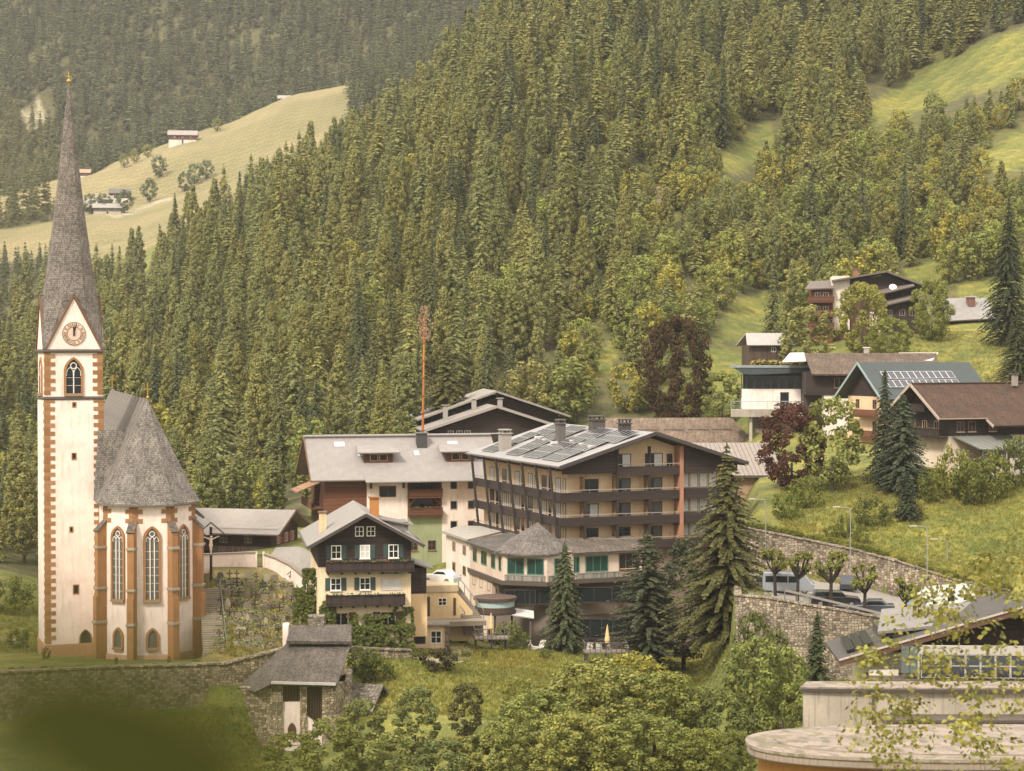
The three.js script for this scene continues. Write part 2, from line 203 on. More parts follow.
// a sheet laid on the land between two lines of (bearing, distance) points
function drape(name, label, category, A, B, mt, lift = .06, nu = 24, nv = 8) {
  const p = [], idx = [], ip = (L, t) => { const k = t * (L.length - 1), i = min(L.length - 2, floor(k)), f = k - i; return [lerp(L[i][0], L[i + 1][0], f), lerp(L[i][1], L[i + 1][1], f)]; };
  for (let j = 0; j <= nv; j++) for (let i = 0; i <= nu; i++) { const a = ip(A, i / nu), b = ip(B, i / nu), px = lerp(a[0], b[0], j / nv), d = lerp(a[1], b[1], j / nv), q = ground(px, d); p.push([q.x, q.y + lift, q.z]); }
  const t = []; for (let j = 0; j < nv; j++) for (let i = 0; i < nu; i++) { const a = j * (nu + 1) + i; t.push(poly(p[a], p[a + 1], p[a + nu + 2], p[a + nu + 1])); }
  return tag(part(scene, name, t, mt), label, category, null, 'structure');
}
const ASPHALT = mat(0x8d857a, { m: 'tracks', r: .95 }), GRAVEL = mat(0xa39684, { m: 'tracks', r: 1 });
drape('car_park', 'pale asphalt car park between two stone walls', 'car park', SHELF.map(s => [s[0] + 4, s[1] + .4]), SHELF.map(s => [s[0] + 4, s[3] - .1]), ASPHALT, .05, 60, 20);
drape('lane', 'pale lane climbing behind the cemetery wall to the wooden houses', 'lane', [[268, 214], [290, 211], [305, 207], [318, 204]], [[276, 224], [298, 222], [316, 219], [334, 214]], ASPHALT, .12);
drape('garden_path', 'narrow gravel path beside the church tower', 'path', [[-20, 214], [12, 211], [30, 203]], [[-20, 218], [14, 215], [36, 207]], GRAVEL, .1);
drape('yard', 'pale paved yard in front of the small shop', 'yard', [[392, 190], [420, 188], [452, 189], [470, 194]], [[396, 200], [420, 200], [452, 203], [476, 206]], GRAVEL, .12);
// ---------------------------------------------------------------- building kit
const LEADED = mat(0x5f5a52, { m: 'fine', r: .55 }), OCHRE = plaster(0x9c7048), WHITE = plaster(0xeddacd), DARKTRIM = plain(0x5d5348), BROWNTRIM = plain(0x6b4a2e);
function archPts(w, h, n = 7) { const hs = h - w * .866, P = [[-w / 2, 0], [w / 2, 0]]; for (let i = 0; i <= n; i++) { const a = i / n * PI / 3; P.push([-w / 2 + w * cos(a), hs + w * sin(a)]); } for (let i = n - 1; i >= 0; i--) { const a = i / n * PI / 3; P.push([w / 2 - w * cos(a), hs + w * sin(a)]); } return P; }
const grow = (P, e, base = 0) => { const cx = 0, ys = P.map(p => p[1]), cy = (max(...ys) + min(...ys)) / 2, hx = max(...P.map(p => p[0])), hy = (max(...ys) - min(...ys)) / 2; return P.map(([x, y]) => [x * (1 + e / hx), y === 0 ? -base : cy + (y - cy) * (1 + e / hy)]); };
// rectangular window: frame (the part) with panes, bars, sill and shutters under it; x is its middle, y its sill
function win(parent, x, y, z, w, h, ry = 0, o = {}) {
  const { f = 0xe8e0d4, cols = 2, rows = 1, glass = GLASS, shut, sill, fw = .08, name = 'window', proud = .05 } = o;
  const k = [w, h, cols, rows, fw, proud].map(v => (+v).toFixed(2)).join();
  const fg = once('wf' + k, () => { const L = [box(-w / 2, w / 2, 0, fw, -.03, proud), box(-w / 2, w / 2, h - fw, h, -.03, proud), box(-w / 2, -w / 2 + fw, fw, h - fw, -.03, proud), box(w / 2 - fw, w / 2, fw, h - fw, -.03, proud)]; for (let i = 1; i < cols; i++) { const q = -w / 2 + w * i / cols; L.push(box(q - fw * .4, q + fw * .4, fw, h - fw, .0, proud * .8)); } for (let j = 1; j < rows; j++) L.push(box(-w / 2 + fw, w / 2 - fw, h * j / rows - fw * .3, h * j / rows + fw * .3, .0, proud * .7)); return fin(L); });
  const m = part(parent, name, fg, plain(f, .6), null, [x, y, z], ry);
  for (let i = 0; i < cols; i++) { const pw = w / cols; part(m, 'pane', once('wp' + k, () => fin([box(-pw / 2 + fw * .4, pw / 2 - fw * .4, fw, h - fw, .004, .018)])), Array.isArray(glass) ? glass[floor(hash(floor(x * 31 + y * 17), i + floor(z * 13), 3) * glass.length)] : glass, null, [-w / 2 + pw * (i + .5), 0, 0]); }
  if (sill) part(m, 'sill', once('ws' + k, () => fin([box(-w / 2 - .08, w / 2 + .08, -.09, -.002, -.02, .14)])), plain(sill));
  if (shut) for (const s of [-1, 1]) part(m, 'shutter', once('wh' + k, () => fin([box(-w * .24, w * .24, 0, h, .0, .05), ...[0, 1, 2, 3, 4, 5].map(i => box(-w * .19, w * .19, h * (.06 + i * .155), h * (.15 + i * .155), .05, .065))])), plain(shut, .7), null, [s * (w / 2 + w * .26), 0, .01]);
  return m;
}
// pitched roof over x0..x1, z0..z1 with the ridge along z (gable to the front) or along x
function gableRoof(x0, x1, z0, z1, ye, yr, t = .28, axis = 'z') { const xm = (x0 + x1) / 2, zm = (z0 + z1) / 2; return axis === 'z' ? [slab([[x0, ye, z1], [x0, ye, z0], [xm, yr, z0], [xm, yr, z1]], t), slab([[xm, yr, z1], [xm, yr, z0], [x1, ye, z0], [x1, ye, z1]], t)] : [slab([[x0, ye, z1], [x1, ye, z1], [x1, yr, zm], [x0, yr, zm]], t), slab([[x0, yr, zm], [x1, yr, zm], [x1, ye, z0], [x0, ye, z0]], t)]; }
// balcony: floor with parapet boards round three sides; group of part + sub-parts
function balcony(parent, x0, x1, y, z0, z1, mt, o = {}) {
  const { h = 1, ry = 0, pos = [0, 0, 0], flowers, rail } = o;
  const m = part(parent, 'balcony', [box(x0, x1, y - .16, y, z0, z1)], o.floor || mt, null, pos, ry);
  part(m, 'parapet', [box(x0, x1, y + .06, y + h - .12, z1 - .06, z1), box(x0, x0 + .06, y + .06, y + h - .12, z0, z1 - .06), box(x1 - .06, x1, y + .06, y + h - .12, z0, z1 - .06)], mt);
  part(m, 'handrail', [box(x0 - .05, x1 + .05, y + h - .11, y + h, z1 - .1, z1 + .05)], o.railMat || mt);
  if (flowers) part(m, 'flower_box', flowerBox(x0, x1, y + h, z1, flowers), FLOWERS, null).userData.kind = 'stuff';
  return m;
}
const FLOWERS = new THREE.MeshStandardMaterial({ vertexColors: true, roughness: .9, side: THREE.DoubleSide });
function leafCloud(list) { // list of {p, n, s, c}: small leaf faces
  const pos = new Float32Array(list.length * 12), col = new Float32Array(list.length * 12), nor = new Float32Array(list.length * 12), idx = new Uint32Array(list.length * 6), t = V(), b = V();
  list.forEach((l, i) => { const n = l.n; if (l.t) t.copy(l.t); else { t.set(n.y, n.z, n.x).cross(n); } t.normalize(); b.crossVectors(n, t).normalize(); const s = l.s, w = s * (l.w ?? .5);
    const q = [[l.p.x - t.x * s * .5, l.p.y - t.y * s * .5, l.p.z - t.z * s * .5], [l.p.x + b.x * w, l.p.y + b.y * w, l.p.z + b.z * w], [l.p.x + t.x * s * .5, l.p.y + t.y * s * .5, l.p.z + t.z * s * .5], [l.p.x - b.x * w, l.p.y - b.y * w, l.p.z - b.z * w]];
    q.forEach((v, k) => { pos.set(v, i * 12 + k * 3); col.set(l.c, i * 12 + k * 3); nor.set([n.x, n.y, n.z], i * 12 + k * 3); }); idx.set([0, 2, 1, 0, 3, 2].map(v => v + i * 4), i * 6); });
  const g = new THREE.BufferGeometry(); g.setAttribute('position', new THREE.BufferAttribute(pos, 3)); g.setAttribute('normal', new THREE.BufferAttribute(nor, 3)); g.setAttribute('color', new THREE.BufferAttribute(col, 3)); g.setAttribute('uv', new THREE.BufferAttribute(new Float32Array(list.length * 8), 2)); g.setIndex(new THREE.BufferAttribute(idx, 1)); return g;
}
function flowerBox(x0, x1, y, z, color) { const r = rng(floor(x0 * 31 + y * 7 + 900)), L = []; for (let i = 0; i < (x1 - x0) * 16; i++) { const fl = r() < .22; L.push({ p: V(lerp(x0, x1, r()), y - .05 + r() * .22, z + .02 + r() * .2), n: V(r() - .5, r(), r()).normalize(), s: .16, c: fl ? color : [.04, .08, .02] }); } return leafCloud(L); }
const RED = [.25, .05, .04], PINK = [.28, .09, .09];
// a wall seen from outside, running from A on the left to B on the right (x, z): its turn and the point s metres along it
function onWall(A, B) { const dx = B[0] - A[0], dz = B[1] - A[1], L = hypot(dx, dz); return { L, ry: Math.atan2(-dz, dx), p: (s, out = 0) => [A[0] + dx / L * s - dz / L * out, A[1] + dz / L * s + dx / L * out] }; }

// ---------------------------------------------------------------- the church
{
  const base = pix(152.5, 660, 190), yaw = R(16), a = 4.52, c = 1.873, O = V(base.x - sin(yaw) * a, base.y, base.z - cos(yaw) * a);
  const ch = thing('church', 'tall white church with ochre corner stones and pointed shingled spire', 'church', O, yaw);
  const roofM = shingle(0x9c958e), spireM = shingle(0x9f968e), HE = 15.6;
  part(ch, 'choir_wall', [plan([[-a, -50], [-a, c], [-c, a], [c, a], [a, c], [a, -50]], -3, HE)], WHITE);
  part(ch, 'plinth', [plan([[-a - .12, -10], [-a - .12, c + .05], [-c - .05, a + .12], [c + .05, a + .12], [a + .12, c + .05], [a + .12, -10]], -3.2, .5)], plaster(0xc9a183));
  { const e = 1.13, P = [[-a * e, -50.4], [-a * e, c * e], [-c * e, a * e], [c * e, a * e], [a * e, c * e], [a * e, -50.4]], A = [0, 25.9, .3], B = [0, 25.9, -50.4], y = HE - .05, q = P.map(p => [p[0], y, p[1]]);
    // a slight kick at the eaves: the hip faces in two slopes
    const mid = P.map((p, i) => { const t = .2, apex = i === 0 || i === 5 ? B : A; return [lerp(p[0], apex[0], t) , lerp(y, apex[1], t) - .35, lerp(p[1], apex[2], t)]; });
    const g = []; for (let i = 0; i < 5; i++) { g.push(poly(q[i], q[i + 1], mid[i + 1], mid[i])); g.push(i === 0 ? poly(mid[0], mid[1], A, B) : i === 4 ? poly(mid[4], mid[5], B, A) : poly(mid[i], mid[i + 1], A)); }
    g.push(poly(...q.map(p => [p[0], p[1] - .12, p[2]]).reverse()), poly(q[0], mid[0], B), poly(mid[5], q[5], B)); for (let i = 0; i < 6; i++) { const j = (i + 1) % 6, d = ([x, yy, z]) => [x, yy - .12, z]; g.push(poly(q[i], d(q[i]), d(q[j]), q[j])); }
    const rf = part(ch, 'choir_roof', g, roofM);
    part(rf, 'ridge_cross', [box(-.05, .05, 25.9, 27.6, .25, .35), box(-.4, .4, 26.9, 27.0, .25, .35), at(bare(new THREE.SphereGeometry(.16, 8, 6)), 0, 26.1, .3)], mat(0xb58a3a, { r: .4, metal: .6 }));
    part(rf, 'ridge_cross', [box(-.05, .05, 25.8, 27.8, -48.05, -47.95), box(-.45, .45, 27.1, 27.2, -48.05, -47.95)], mat(0xb58a3a, { r: .4, metal: .6 }));
    part(rf, 'gutter', P.slice(1, 5).map((p, i) => bar([p[0], y - .14, p[1]], [P[i + 2]?.[0] ?? p[0], y - .14, P[i + 2]?.[1] ?? p[1] - 6], .14, .12)), DARKTRIM);
  }
  // the lower link roof between tower and choir
  part(ch, 'link_roof', [slab([[-5.2, 15.5, -3.2], [-3.0, 15.5, -3.2], [-2.0, 22.6, -4.6], [-4.6, 22.6, -4.6]], .2)], roofM);
  // choir windows and buttresses
  const frame = (deg, r) => [sin(R(deg)) * r, cos(R(deg)) * r];
  function gothic(parent, w, h, x, y, z, ry, mull, surround = OCHRE) {
    const P = archPts(w, h), k = [w, h, mull].join(), m = part(parent, 'window', once('gs' + k, () => fin([ringPrism(grow(P, .24, .2), P, -.05, .16)])), surround, null, [x, y, z], ry);
    part(m, 'pane', once('gg' + k, () => fin([prism(P, -.03, .03)])), LEADED);
    const bars = []; for (let i = 1; i <= mull; i++) { const q = -w / 2 + w * i / (mull + 1); bars.push(box(q - .05, q + .05, 0, h - w * .75, .03, .12)); }
    if (mull) { const hs = h - w * .866; for (let i = 0; i <= mull; i++) { const cw = w / (mull + 1), q = -w / 2 + cw * (i + .5), A = archPts(cw, cw * 1.2, 4); bars.push(at(ringPrism(A, grow(A, -.06), .03, .12), q, hs - cw * .55, 0)); } const ring = new THREE.TorusGeometry(w * .2, .05, 5, 12); bars.push(at(bare(ring), 0, hs + w * .42, .07)); for (let y2 = .8; y2 < hs - .6; y2 += .8) bars.push(box(-w / 2, w / 2, y2 - .015, y2 + .015, .03, .05)); }
    if (bars.length) part(m, 'tracery', once('gt' + k, () => fin(bars)), plain(0xd8cdbf));
    part(m, 'sill', once('gl' + k, () => fin([box(-w / 2 - .2, w / 2 + .2, -.3, -.05, -.04, .3)])), plain(0x8b7257));
    return m;
  }
  for (const deg of [-45, 0, 45]) { const [x, z] = frame(deg, a + .012); gothic(ch, 1.28, 7.1, x, 6.05, z, R(deg), 2); if (deg < 45) gothic(ch, .85, 1.75, x, 1.25, z, R(deg), 0); }
  for (const deg of [-67.5, -22.5, 22.5, 67.5]) {
    const [x, z] = frame(deg, 4.89), b = part(ch, 'buttress', once('but', () => fin([box(-.34, .34, -3, 6.3, -.3, 1.05), box(-.34, .34, 6.3, 12.9, -.3, .85), prism([[-.0, 0], [1.15, 0], [0, 1.0]], -.34, .34).rotateY(-PI / 2).translate(0, 12.9, -.3)])), OCHRE, null, [x, 0, z], R(deg));
    for (const [y, zz] of [[3.6, 1.05], [7.0, .85], [11.1, .85]]) part(b, 'string_course', once('sc' + zz, () => fin([box(-.42, .42, 0, .22, -.3, zz + .14), box(-.38, .38, -.1, 0, -.3, zz + .07)])), plain(0x978976), null, [0, y, 0]);
    part(b, 'buttress_cap', once('bc', () => fin([slab([[-.42, 12.85, 1.0], [.42, 12.85, 1.0], [.42, 14.1, -.32], [-.42, 14.1, -.32]], .14)])), shingle(0x8f857a));
    for (const k of [0, 1, 2, 3]) for (const s of [-1, 1]) part(ch, 'quoin', once('cq' + k % 2, () => fin([box(-.0, k % 2 ? .95 : .5, 0, .44, -.04, .05)])), OCHRE, null, [x + s * 0, HE - .55 - k * .46, z], R(deg) + (s > 0 ? R(22.5) : R(-22.5) + PI));
  }
  // sacristy roof peeping out on the far side
  part(ch, 'sacristy_wall', [box(4.4, 5.3, -3, 13.5, -8, -3)], WHITE); part(ch, 'sacristy_roof', [slab([[4.3, 15.2, -1.8], [4.3, 15.2, -8.4], [6.0, 13.6, -8.4], [6.0, 13.6, -1.8]], .25)], roofM);
  // tower, turned a little from the choir
  const kids0 = ch.children.length;
  const tw = part(ch, 'tower_wall', [box(-9.52, -3.6, -4, 26.1, -10.5, -4.6), box(-9.46, -3.66, 26.1, 30.9, -10.44, -4.66)], WHITE), tx = -6.56, tz = -4.6, hf = 2.96;
  for (const [y, e] of [[25.9, .14], [30.75, .2]]) part(tw, 'cornice', [box(-9.52 - e, -3.6 + e, y, y + .22, -10.5 - e, -4.6 + e), box(-9.52 - e * .5, -3.6 + e * .5, y - .12, y, -10.5 - e * .5, -4.6 + e * .5)], DARKTRIM);
  part(tw, 'plinth', [box(-9.64, -3.5, -4, .6, -10.6, -4.48)], plaster(0xb98f6d));
  { const rnd = rng(5); const TINT = [0x9c7048, 0x946840, 0xa47a54].map(h => plaster(h));
    for (const [sx, y0, y1] of [[-1, .7, 30.6], [1, .7, 30.6]]) { let y = y0, k = 0; while (y < y1) { const long = k % 2, hgt = .42, w = long ? 1.0 : .52, q = part(tw, 'quoin', once('tq' + long + sx, () => fin(sx < 0 ? [box(0, w, 0, .41, -.5, .05), box(-.05, 0, 0, .41, long ? -.55 : -1.0, .05)] : [box(-w, 0, 0, .41, -.5, .05), box(0, .05, 0, .41, -.8, .05)])), TINT[floor(rnd() * 3)], null, [tx + sx * (y > 26 ? hf - .06 : hf), y, tz - (y > 26 ? .06 : 0)]); y += hgt; k++; if (y > 25.5 && y < 26.3) y = 26.3; } } }
  gothic(tw, 1.5, 3.5, tx - .05, 26.45, tz - .06, 0, 1).children[0].material = GLASS;
  gothic(tw, 1.5, 3.5, tx - hf + .06, 26.45, tz - 3, -PI / 2, 1);
  for (const [dx, y, w, h] of [[.0, 25.0, .42, .55], [-.05, 19.6, .5, .72], [-.35, 12.1, .4, .62], [.1, 5.7, .62, 1.0]]) win(tw, tx + dx, y, tz, w, h, 0, { f: 0x8d5f34, cols: 1, fw: .1, name: 'slit_window' });
  { const d = part(tw, 'door', [prism(archPts(1.0, 2.0), -.02, .05)], wood(0x3a2c22), null, [tx + 1.05, -.1, tz]); part(d, 'door_surround', [ringPrism(grow(archPts(1.0, 2.0), .14, 0), archPts(1.0, 2.0), -.02, .1)], plain(0x6e5a40)); part(d, 'handle', [box(.28, .33, .85, 1.05, .05, .1)], plain(0x222222)); }
  // spire
  { const prof = [[30.95, 2.9], [33.2, 2.86], [36.2, 2.74], [38.2, 2.42], [40.6, 2.06], [44.2, 1.62], [48, 1.18], [51.5, .8], [55, .45], [57.6, .17], [58.6, .1]], ring = ([y, r], i) => { const P = []; for (let k = 0; k < 8; k++) { const an = R(22.5 + 45 * k), sq = clamp(1 - (y - 30.95) / 4.4), ox = sin(an) * r / cos(R(22.5)), oz = cos(an) * r / cos(R(22.5)); const cx = Math.sign(ox) * 2.92, cz = Math.sign(oz) * 2.92; P.push([tx + lerp(ox, cx, sq * .985), y, tz - 2.95 + lerp(oz, cz, sq * .985)]); } return P; };
    const g = []; prof.forEach((p, i) => { if (!i) return; const A = ring(prof[i - 1]), B = ring(p); for (let k = 0; k < 8; k++) { const j = (k + 1) % 8; g.push(poly(A[k], A[j], B[j], B[k])); } }); g.push(poly(...ring(prof[0]).reverse()));
    const sp = part(ch, 'spire', g, spireM), gold = mat(0xb8964a, { r: .35, metal: .7 });
    part(sp, 'finial', [tube([tx, 58.5, tz - 2.95], [tx, 59.9, tz - 2.95], .06), at(bare(new THREE.SphereGeometry(.22, 10, 8)), tx, 58.9, tz - 2.95), box(tx - .32, tx + .32, 59.35, 59.45, tz - 3, tz - 2.9)], gold);
    for (const [rot, front] of [[0, 1], [-PI / 2, 0], [PI / 2, 0], [PI, 0]]) {
      const gp = part(sp, 'gable_roof', once('gabroof', () => fin([slab([[-2.95, .1, 3.12], [-2.95, .1, .6], [0, 5.75, .6], [0, 5.75, 3.12]], .16), slab([[0, 5.75, 3.12], [0, 5.75, .6], [2.95, .1, .6], [2.95, .1, 3.12]], .16)])), spireM, null, [tx, 30.95, tz - 2.95], rot);
      const gw = part(ch, 'gable_wall', once('gabwall', () => fin([prism([[-2.72, 0], [2.72, 0], [0, 5.25]], 2.6, 3.0)])), WHITE, null, [tx, 30.98, tz - 2.95], rot);
      part(gw, 'gable_trim', once('gabtrim', () => fin([bar([-2.85, .02, 3.06], [0, 5.6, 3.06], .16, .18), bar([2.85, .02, 3.06], [0, 5.6, 3.06], .16, .18)])), BROWNTRIM);
      if (front) {
        const ck = part(ch, 'clock', [at(cyl(1.2, 1.2, 0, .05, 32), 0, 0, 0, 0, PI / 2)], plaster(0xdcc0ac), 'round clock face with roman numerals', [tx, 30.98 + 1.62, tz + .06]);
        const font = await new FontLoader().loadAsync('fonts/droid/droid_serif_bold.typeface.json'), N = ['XII', 'I', 'II', 'III', 'IIII', 'V', 'VI', 'VII', 'VIII', 'IX', 'X', 'XI'], L = [];
        N.forEach((s, i) => { const t = new TextGeometry(s, { font, size: .26, depth: .02, curveSegments: 2 }); t.computeBoundingBox(); const b = t.boundingBox; t.translate(-(b.min.x + b.max.x) / 2, .78, .05); t.rotateZ(-i * PI / 6); L.push(bare(t)); });
        part(ck, 'numerals', L, plain(0x6a4a30)); part(ck, 'dial_ring', [1.16, .7].map(r => at(bare(new THREE.TorusGeometry(r, .035, 6, 40)), 0, 0, .05)), plain(0x7a5738));
        part(ck, 'clock_hand', [box(-.05, .05, -.25, 1.0, .08, .1)].map(q => q.rotateZ(-R(14))), plain(0x2a211b)); part(ck, 'clock_hand', [box(-.09, .09, -.2, .68, .1, .125)].map(q => q.rotateZ(R(2))), plain(0x2a211b));
      }
    } }
  for (const m of ch.children.slice(kids0)) { const C = V(tx, 0, tz - 2.95), d = R(5), q = m.position.clone().sub(C).applyAxisAngle(V(0, 1, 0), d).add(C); m.position.copy(q).add(V(-.72, 0, 0)); m.rotation.y += d; }
}
// ---------------------------------------------------------------- hotel
const DKWOOD = wood(0x3b2c24), DKPLANK = plank(0x3d2e26), MIDWOOD = plank(0x7b4c2f), CREAM = plaster(0xd6b893), BEIGE = plaster(0xcfb9a6), GREYROOF = sheet(0x8f8781, .55), SLATE = shingle(0x7d7771);
{
  const base = pix(651, 640, 226), h = thing('hotel', 'large hotel with rows of dark balconies under a pale roof of solar panels', 'hotel', base, R(21));
  const x0 = -11.5, x1 = 11.5, L = -30, lv = [11.2, 14.1, 17.0, 19.9], eave = 20.9, ridge = 24.7, wz = -1.5;
  part(h, 'wall', [box(x0 + 1.4, x1, -6, 20.6, L, wz)], CREAM);
  part(h, 'gable_wall', [prism([[x0 + .3, 20.2], [x1 - .3, 20.2], [x1 - .6, 20.75], [0, 24.2], [x0 + .6, 20.75]], L, wz + .02), ], DKPLANK);
  for (const g of [prism([[x0 + .2, 19.9], [-4.4, 19.9], [-4.4, 22.9], [x0 + .2, 20.75]], -.35, -.1), prism([[4.2, 19.8], [x1, 19.8], [x1, 20.7], [4.2, 23]], wz + .05, -.1), box(4.2, x1, 10.6, 11.9, wz + .05, -.12), box(4.2, x1, 13.7, 14.9, wz + .05, -.12), box(4.2, x1, 16.6, 17.8, wz + .05, -.12)]) part(h, 'cladding', [g], DKPLANK);
  part(h, 'gable_panel', [prism([[-4.3, 20.2], [3.7, 20.2], [3.7, 22.9], [0, 24.1], [-4.3, 22.6]], wz + .03, wz + .1)], CREAM);
  part(h, 'base_wall', [box(x0 + 1, x1, -6, 11, wz - .5, wz + .6)], plaster(0x8a7768));
  part(h, 'pillar', [box(3.72, 4.22, 10.8, 23, wz + .05, .1)], plaster(0xa8775c), 'reddish plastered pillar');
  for (const x of [-8.5, -4.35, -.2]) part(h, 'post', [box(x - .14, x + .14, 10.5, x < -5 ? 18 : 23, -.28, .04)], DKWOOD);
  // front balconies and their doors
  lv.forEach((y, i) => {
    const xa = i === 3 ? -4.3 : x0, b = part(h, 'balcony', [box(xa, 3.7, y - .2, y, wz, .0)], DKPLANK);
    part(b, 'parapet', [box(xa, 3.7, y - .3, y + .75, -.02, .09)], DKPLANK); part(b, 'handrail', [box(xa, 3.7, y + .98, y + 1.06, -.02, .06), ...Array.from({ length: 14 }, (_, k) => { const q = lerp(xa + .1, 3.6, k / 13); return box(q - .02, q + .02, y + .75, y + .98, .0, .04); })], plain(0x8f8577));
    if (i !== 3) { const sb = part(h, 'balcony', [box(x0, x0 + 1.45, y - .2, y, L, wz)], DKPLANK); part(sb, 'parapet', [box(x0 - .08, x0, y - .3, y + .75, L, -.02)], DKPLANK); part(sb, 'handrail', [box(x0 - .06, x0 + .02, y + .98, y + 1.06, L, -.02)], plain(0x8f8577)); }
  });
  const open = i => ({ f: 0x3a2f28, cols: 2, fw: .1, glass: [GLASS_L, GLASS, CURTAIN, GLASS] });
  let k = 0; lv.forEach((y, i) => { for (const [c, w] of [[-7.3, 2.3], [-3.15, 2.3], [1.0, 2.3]]) if (i < 3 || c > -5) { win(h, c, y + .1, wz + (i === 3 ? .11 : 0), w, 2.1, 0, { ...open(k++), name: 'balcony_door' }); } if (i === 3) win(h, 3.05, y + .1, wz + .11, .75, 2.0, 0, { f: 0x3a2f28, cols: 1, name: 'balcony_door' });
    if (i < 3) for (const q of [5.1, 6.35, 7.6, 8.85]) win(h, q, y + .85, wz, 1.1, 1.75, 0, { f: 0x5a4a3e, cols: 1, glass: CURTAIN, fw: .06 }); });
  // balcony dividers
  for (const x of [-8.5, -4.35, -.2]) part(h, 'divider', lv.slice(0, 3).map(y => box(x - .05, x + .05, y, y + 2.5, wz, -.3)), plank(0xb08a5e));
  // side towards the church: leaning struts, windows in pairs
  for (let i = 0; i < 7; i++) { const z = -1.2 - i * 4.5; part(h, 'strut', [bar([x0 - .75, 20.75, z - .6], [x0 - .12, 11, z + .5], .26, .26)], plain(0x2c2420)); }
  for (let i = 0; i < 3; i++) for (let j = 0; j < 6; j++) { const z = -3.9 - j * 4.5; win(h, x0 + 1.4, lv[i] + .1, z - .4, 1.5, 2.15, -PI / 2, { f: 0x3a2f28, cols: 2, glass: (i + j) % 3 ? CURTAIN : GLASS_L, name: 'balcony_door' }); win(h, x0 + 1.4, lv[i] + .1, z + 1.5, .8, 2.15, -PI / 2, { f: 0x3a2f28, cols: 1, glass: j % 2 ? GLASS : CURTAIN, name: 'balcony_door' }); }
  // roof
  const roofM = sheet(0x928d8a, .3), rf = part(h, 'roof', gableRoof(-12.2, 12.2, L - 1, 1.3, eave, ridge, .3), roofM);
  part(rf, 'bargeboard', [bar([-12.25, eave - .12, 1.36], [0, ridge - .12, 1.36], .1, .42), bar([12.25, eave - .12, 1.36], [0, ridge - .12, 1.36], .1, .42)], plain(0x3a332e));
  part(rf, 'gutter', [bar([-12.3, eave - .06, 1.3], [-12.3, eave - .06, L - 1], .2, .16)], plain(0x6a625b));
  part(rf, 'soffit', [slab([[-12.1, eave - .36, 1.2], [-12.1, eave - .36, L - .9], [0, ridge - .36, L - .9], [0, ridge - .36, 1.2]], .05), slab([[0, ridge - .36, 1.2], [0, ridge - .36, L - .9], [12.1, eave - .36, L - .9], [12.1, eave - .36, 1.2]], .05)], plank(0x4a3626));
  const sl = Math.atan2(ridge - eave, 12.2), onL = (u, z, up = .12) => [-12.2 + u * cos(sl) - up * sin(sl), eave + u * sin(sl) + up * cos(sl), z];
  // tilted solar panels in rows, each one its own
  for (const [u0, z0, nu, nz] of [[1.2, -1.8, 2, 5], [1.2, -8.2, 2, 5], [1.2, -15, 2, 4], [1.2, -23.8, 2, 4], [8.2, -.6, 2, 6], [8.2, -8, 2, 5], [8.2, -16.2, 2, 5], [8.2, -22.6, 2, 4], [4.72, -2.2, 2, 5], [4.72, -8.6, 2, 4], [4.72, -16.4, 2, 4], [4.72, -24, 2, 3]])
    for (let i = 0; i < nu; i++) for (let j = 0; j < nz; j++) { const c = onL(u0 + i * 1.75 + .8, z0 - j * 1.08 - .5, 0.2 + i * .12); const m = part(h, 'solar_panel', once('pvh', () => fin([box(-.84, .84, -.02, .02, -.52, .52)])), PV, null, c); m.rotation.z = sl + .07; part(m, 'panel_frame', once('pvhf', () => fin([box(-.86, -.82, -.05, .03, -.54, .54), box(.82, .86, -.05, .03, -.54, .54), box(-.82, .82, -.05, .03, -.54, -.5), box(-.82, .82, -.05, .03, .5, .54)])), plain(0x9a9690, .4)); }
  for (const [u, z, w, hh, mt] of [[2.6, -23.2, 1.3, 2.0, plaster(0x9c948b)], [7.0, -14.8, 1.0, 2.2, plain(0x5a534d)], [11.9, -5.8, 1.2, 1.0, plain(0x3c3733)], [11.8, -14, 1.6, 1.2, plain(0x4a423c)]]) { const c = onL(u, z, 0), m = part(h, 'chimney', [box(c[0] - w / 2, c[0] + w / 2, c[1] - .8, c[1] + hh, z - w / 2, z + w / 2)], mt); part(m, 'chimney_cap', [box(c[0] - w / 2 - .15, c[0] + w / 2 + .15, c[1] + hh, c[1] + hh + .14, z - w / 2 - .15, z + w / 2 + .15), ...[[-1, -1], [1, -1], [1, 1], [-1, 1]].map(([a, b]) => box(c[0] + a * w * .4 - .08, c[0] + a * w * .4 + .08, c[1] + hh + .14, c[1] + hh + .45, z + b * w * .4 - .08, z + b * w * .4 + .08)), box(c[0] - w * .55, c[0] + w * .55, c[1] + hh + .45, c[1] + hh + .6, z - w * .55, z + w * .55)], mt); }
  for (let i = 0; i < 6; i++) { const c = onL(6.2 + (i % 3) * .5, -3 - i * 3.9, 0); part(rf, 'roof_hatch', [box(c[0] - .5, c[0] + .5, c[1], c[1] + .3, c[2] - .35, c[2] + .35)], sheet(0xcdc6be, .3)); }
}
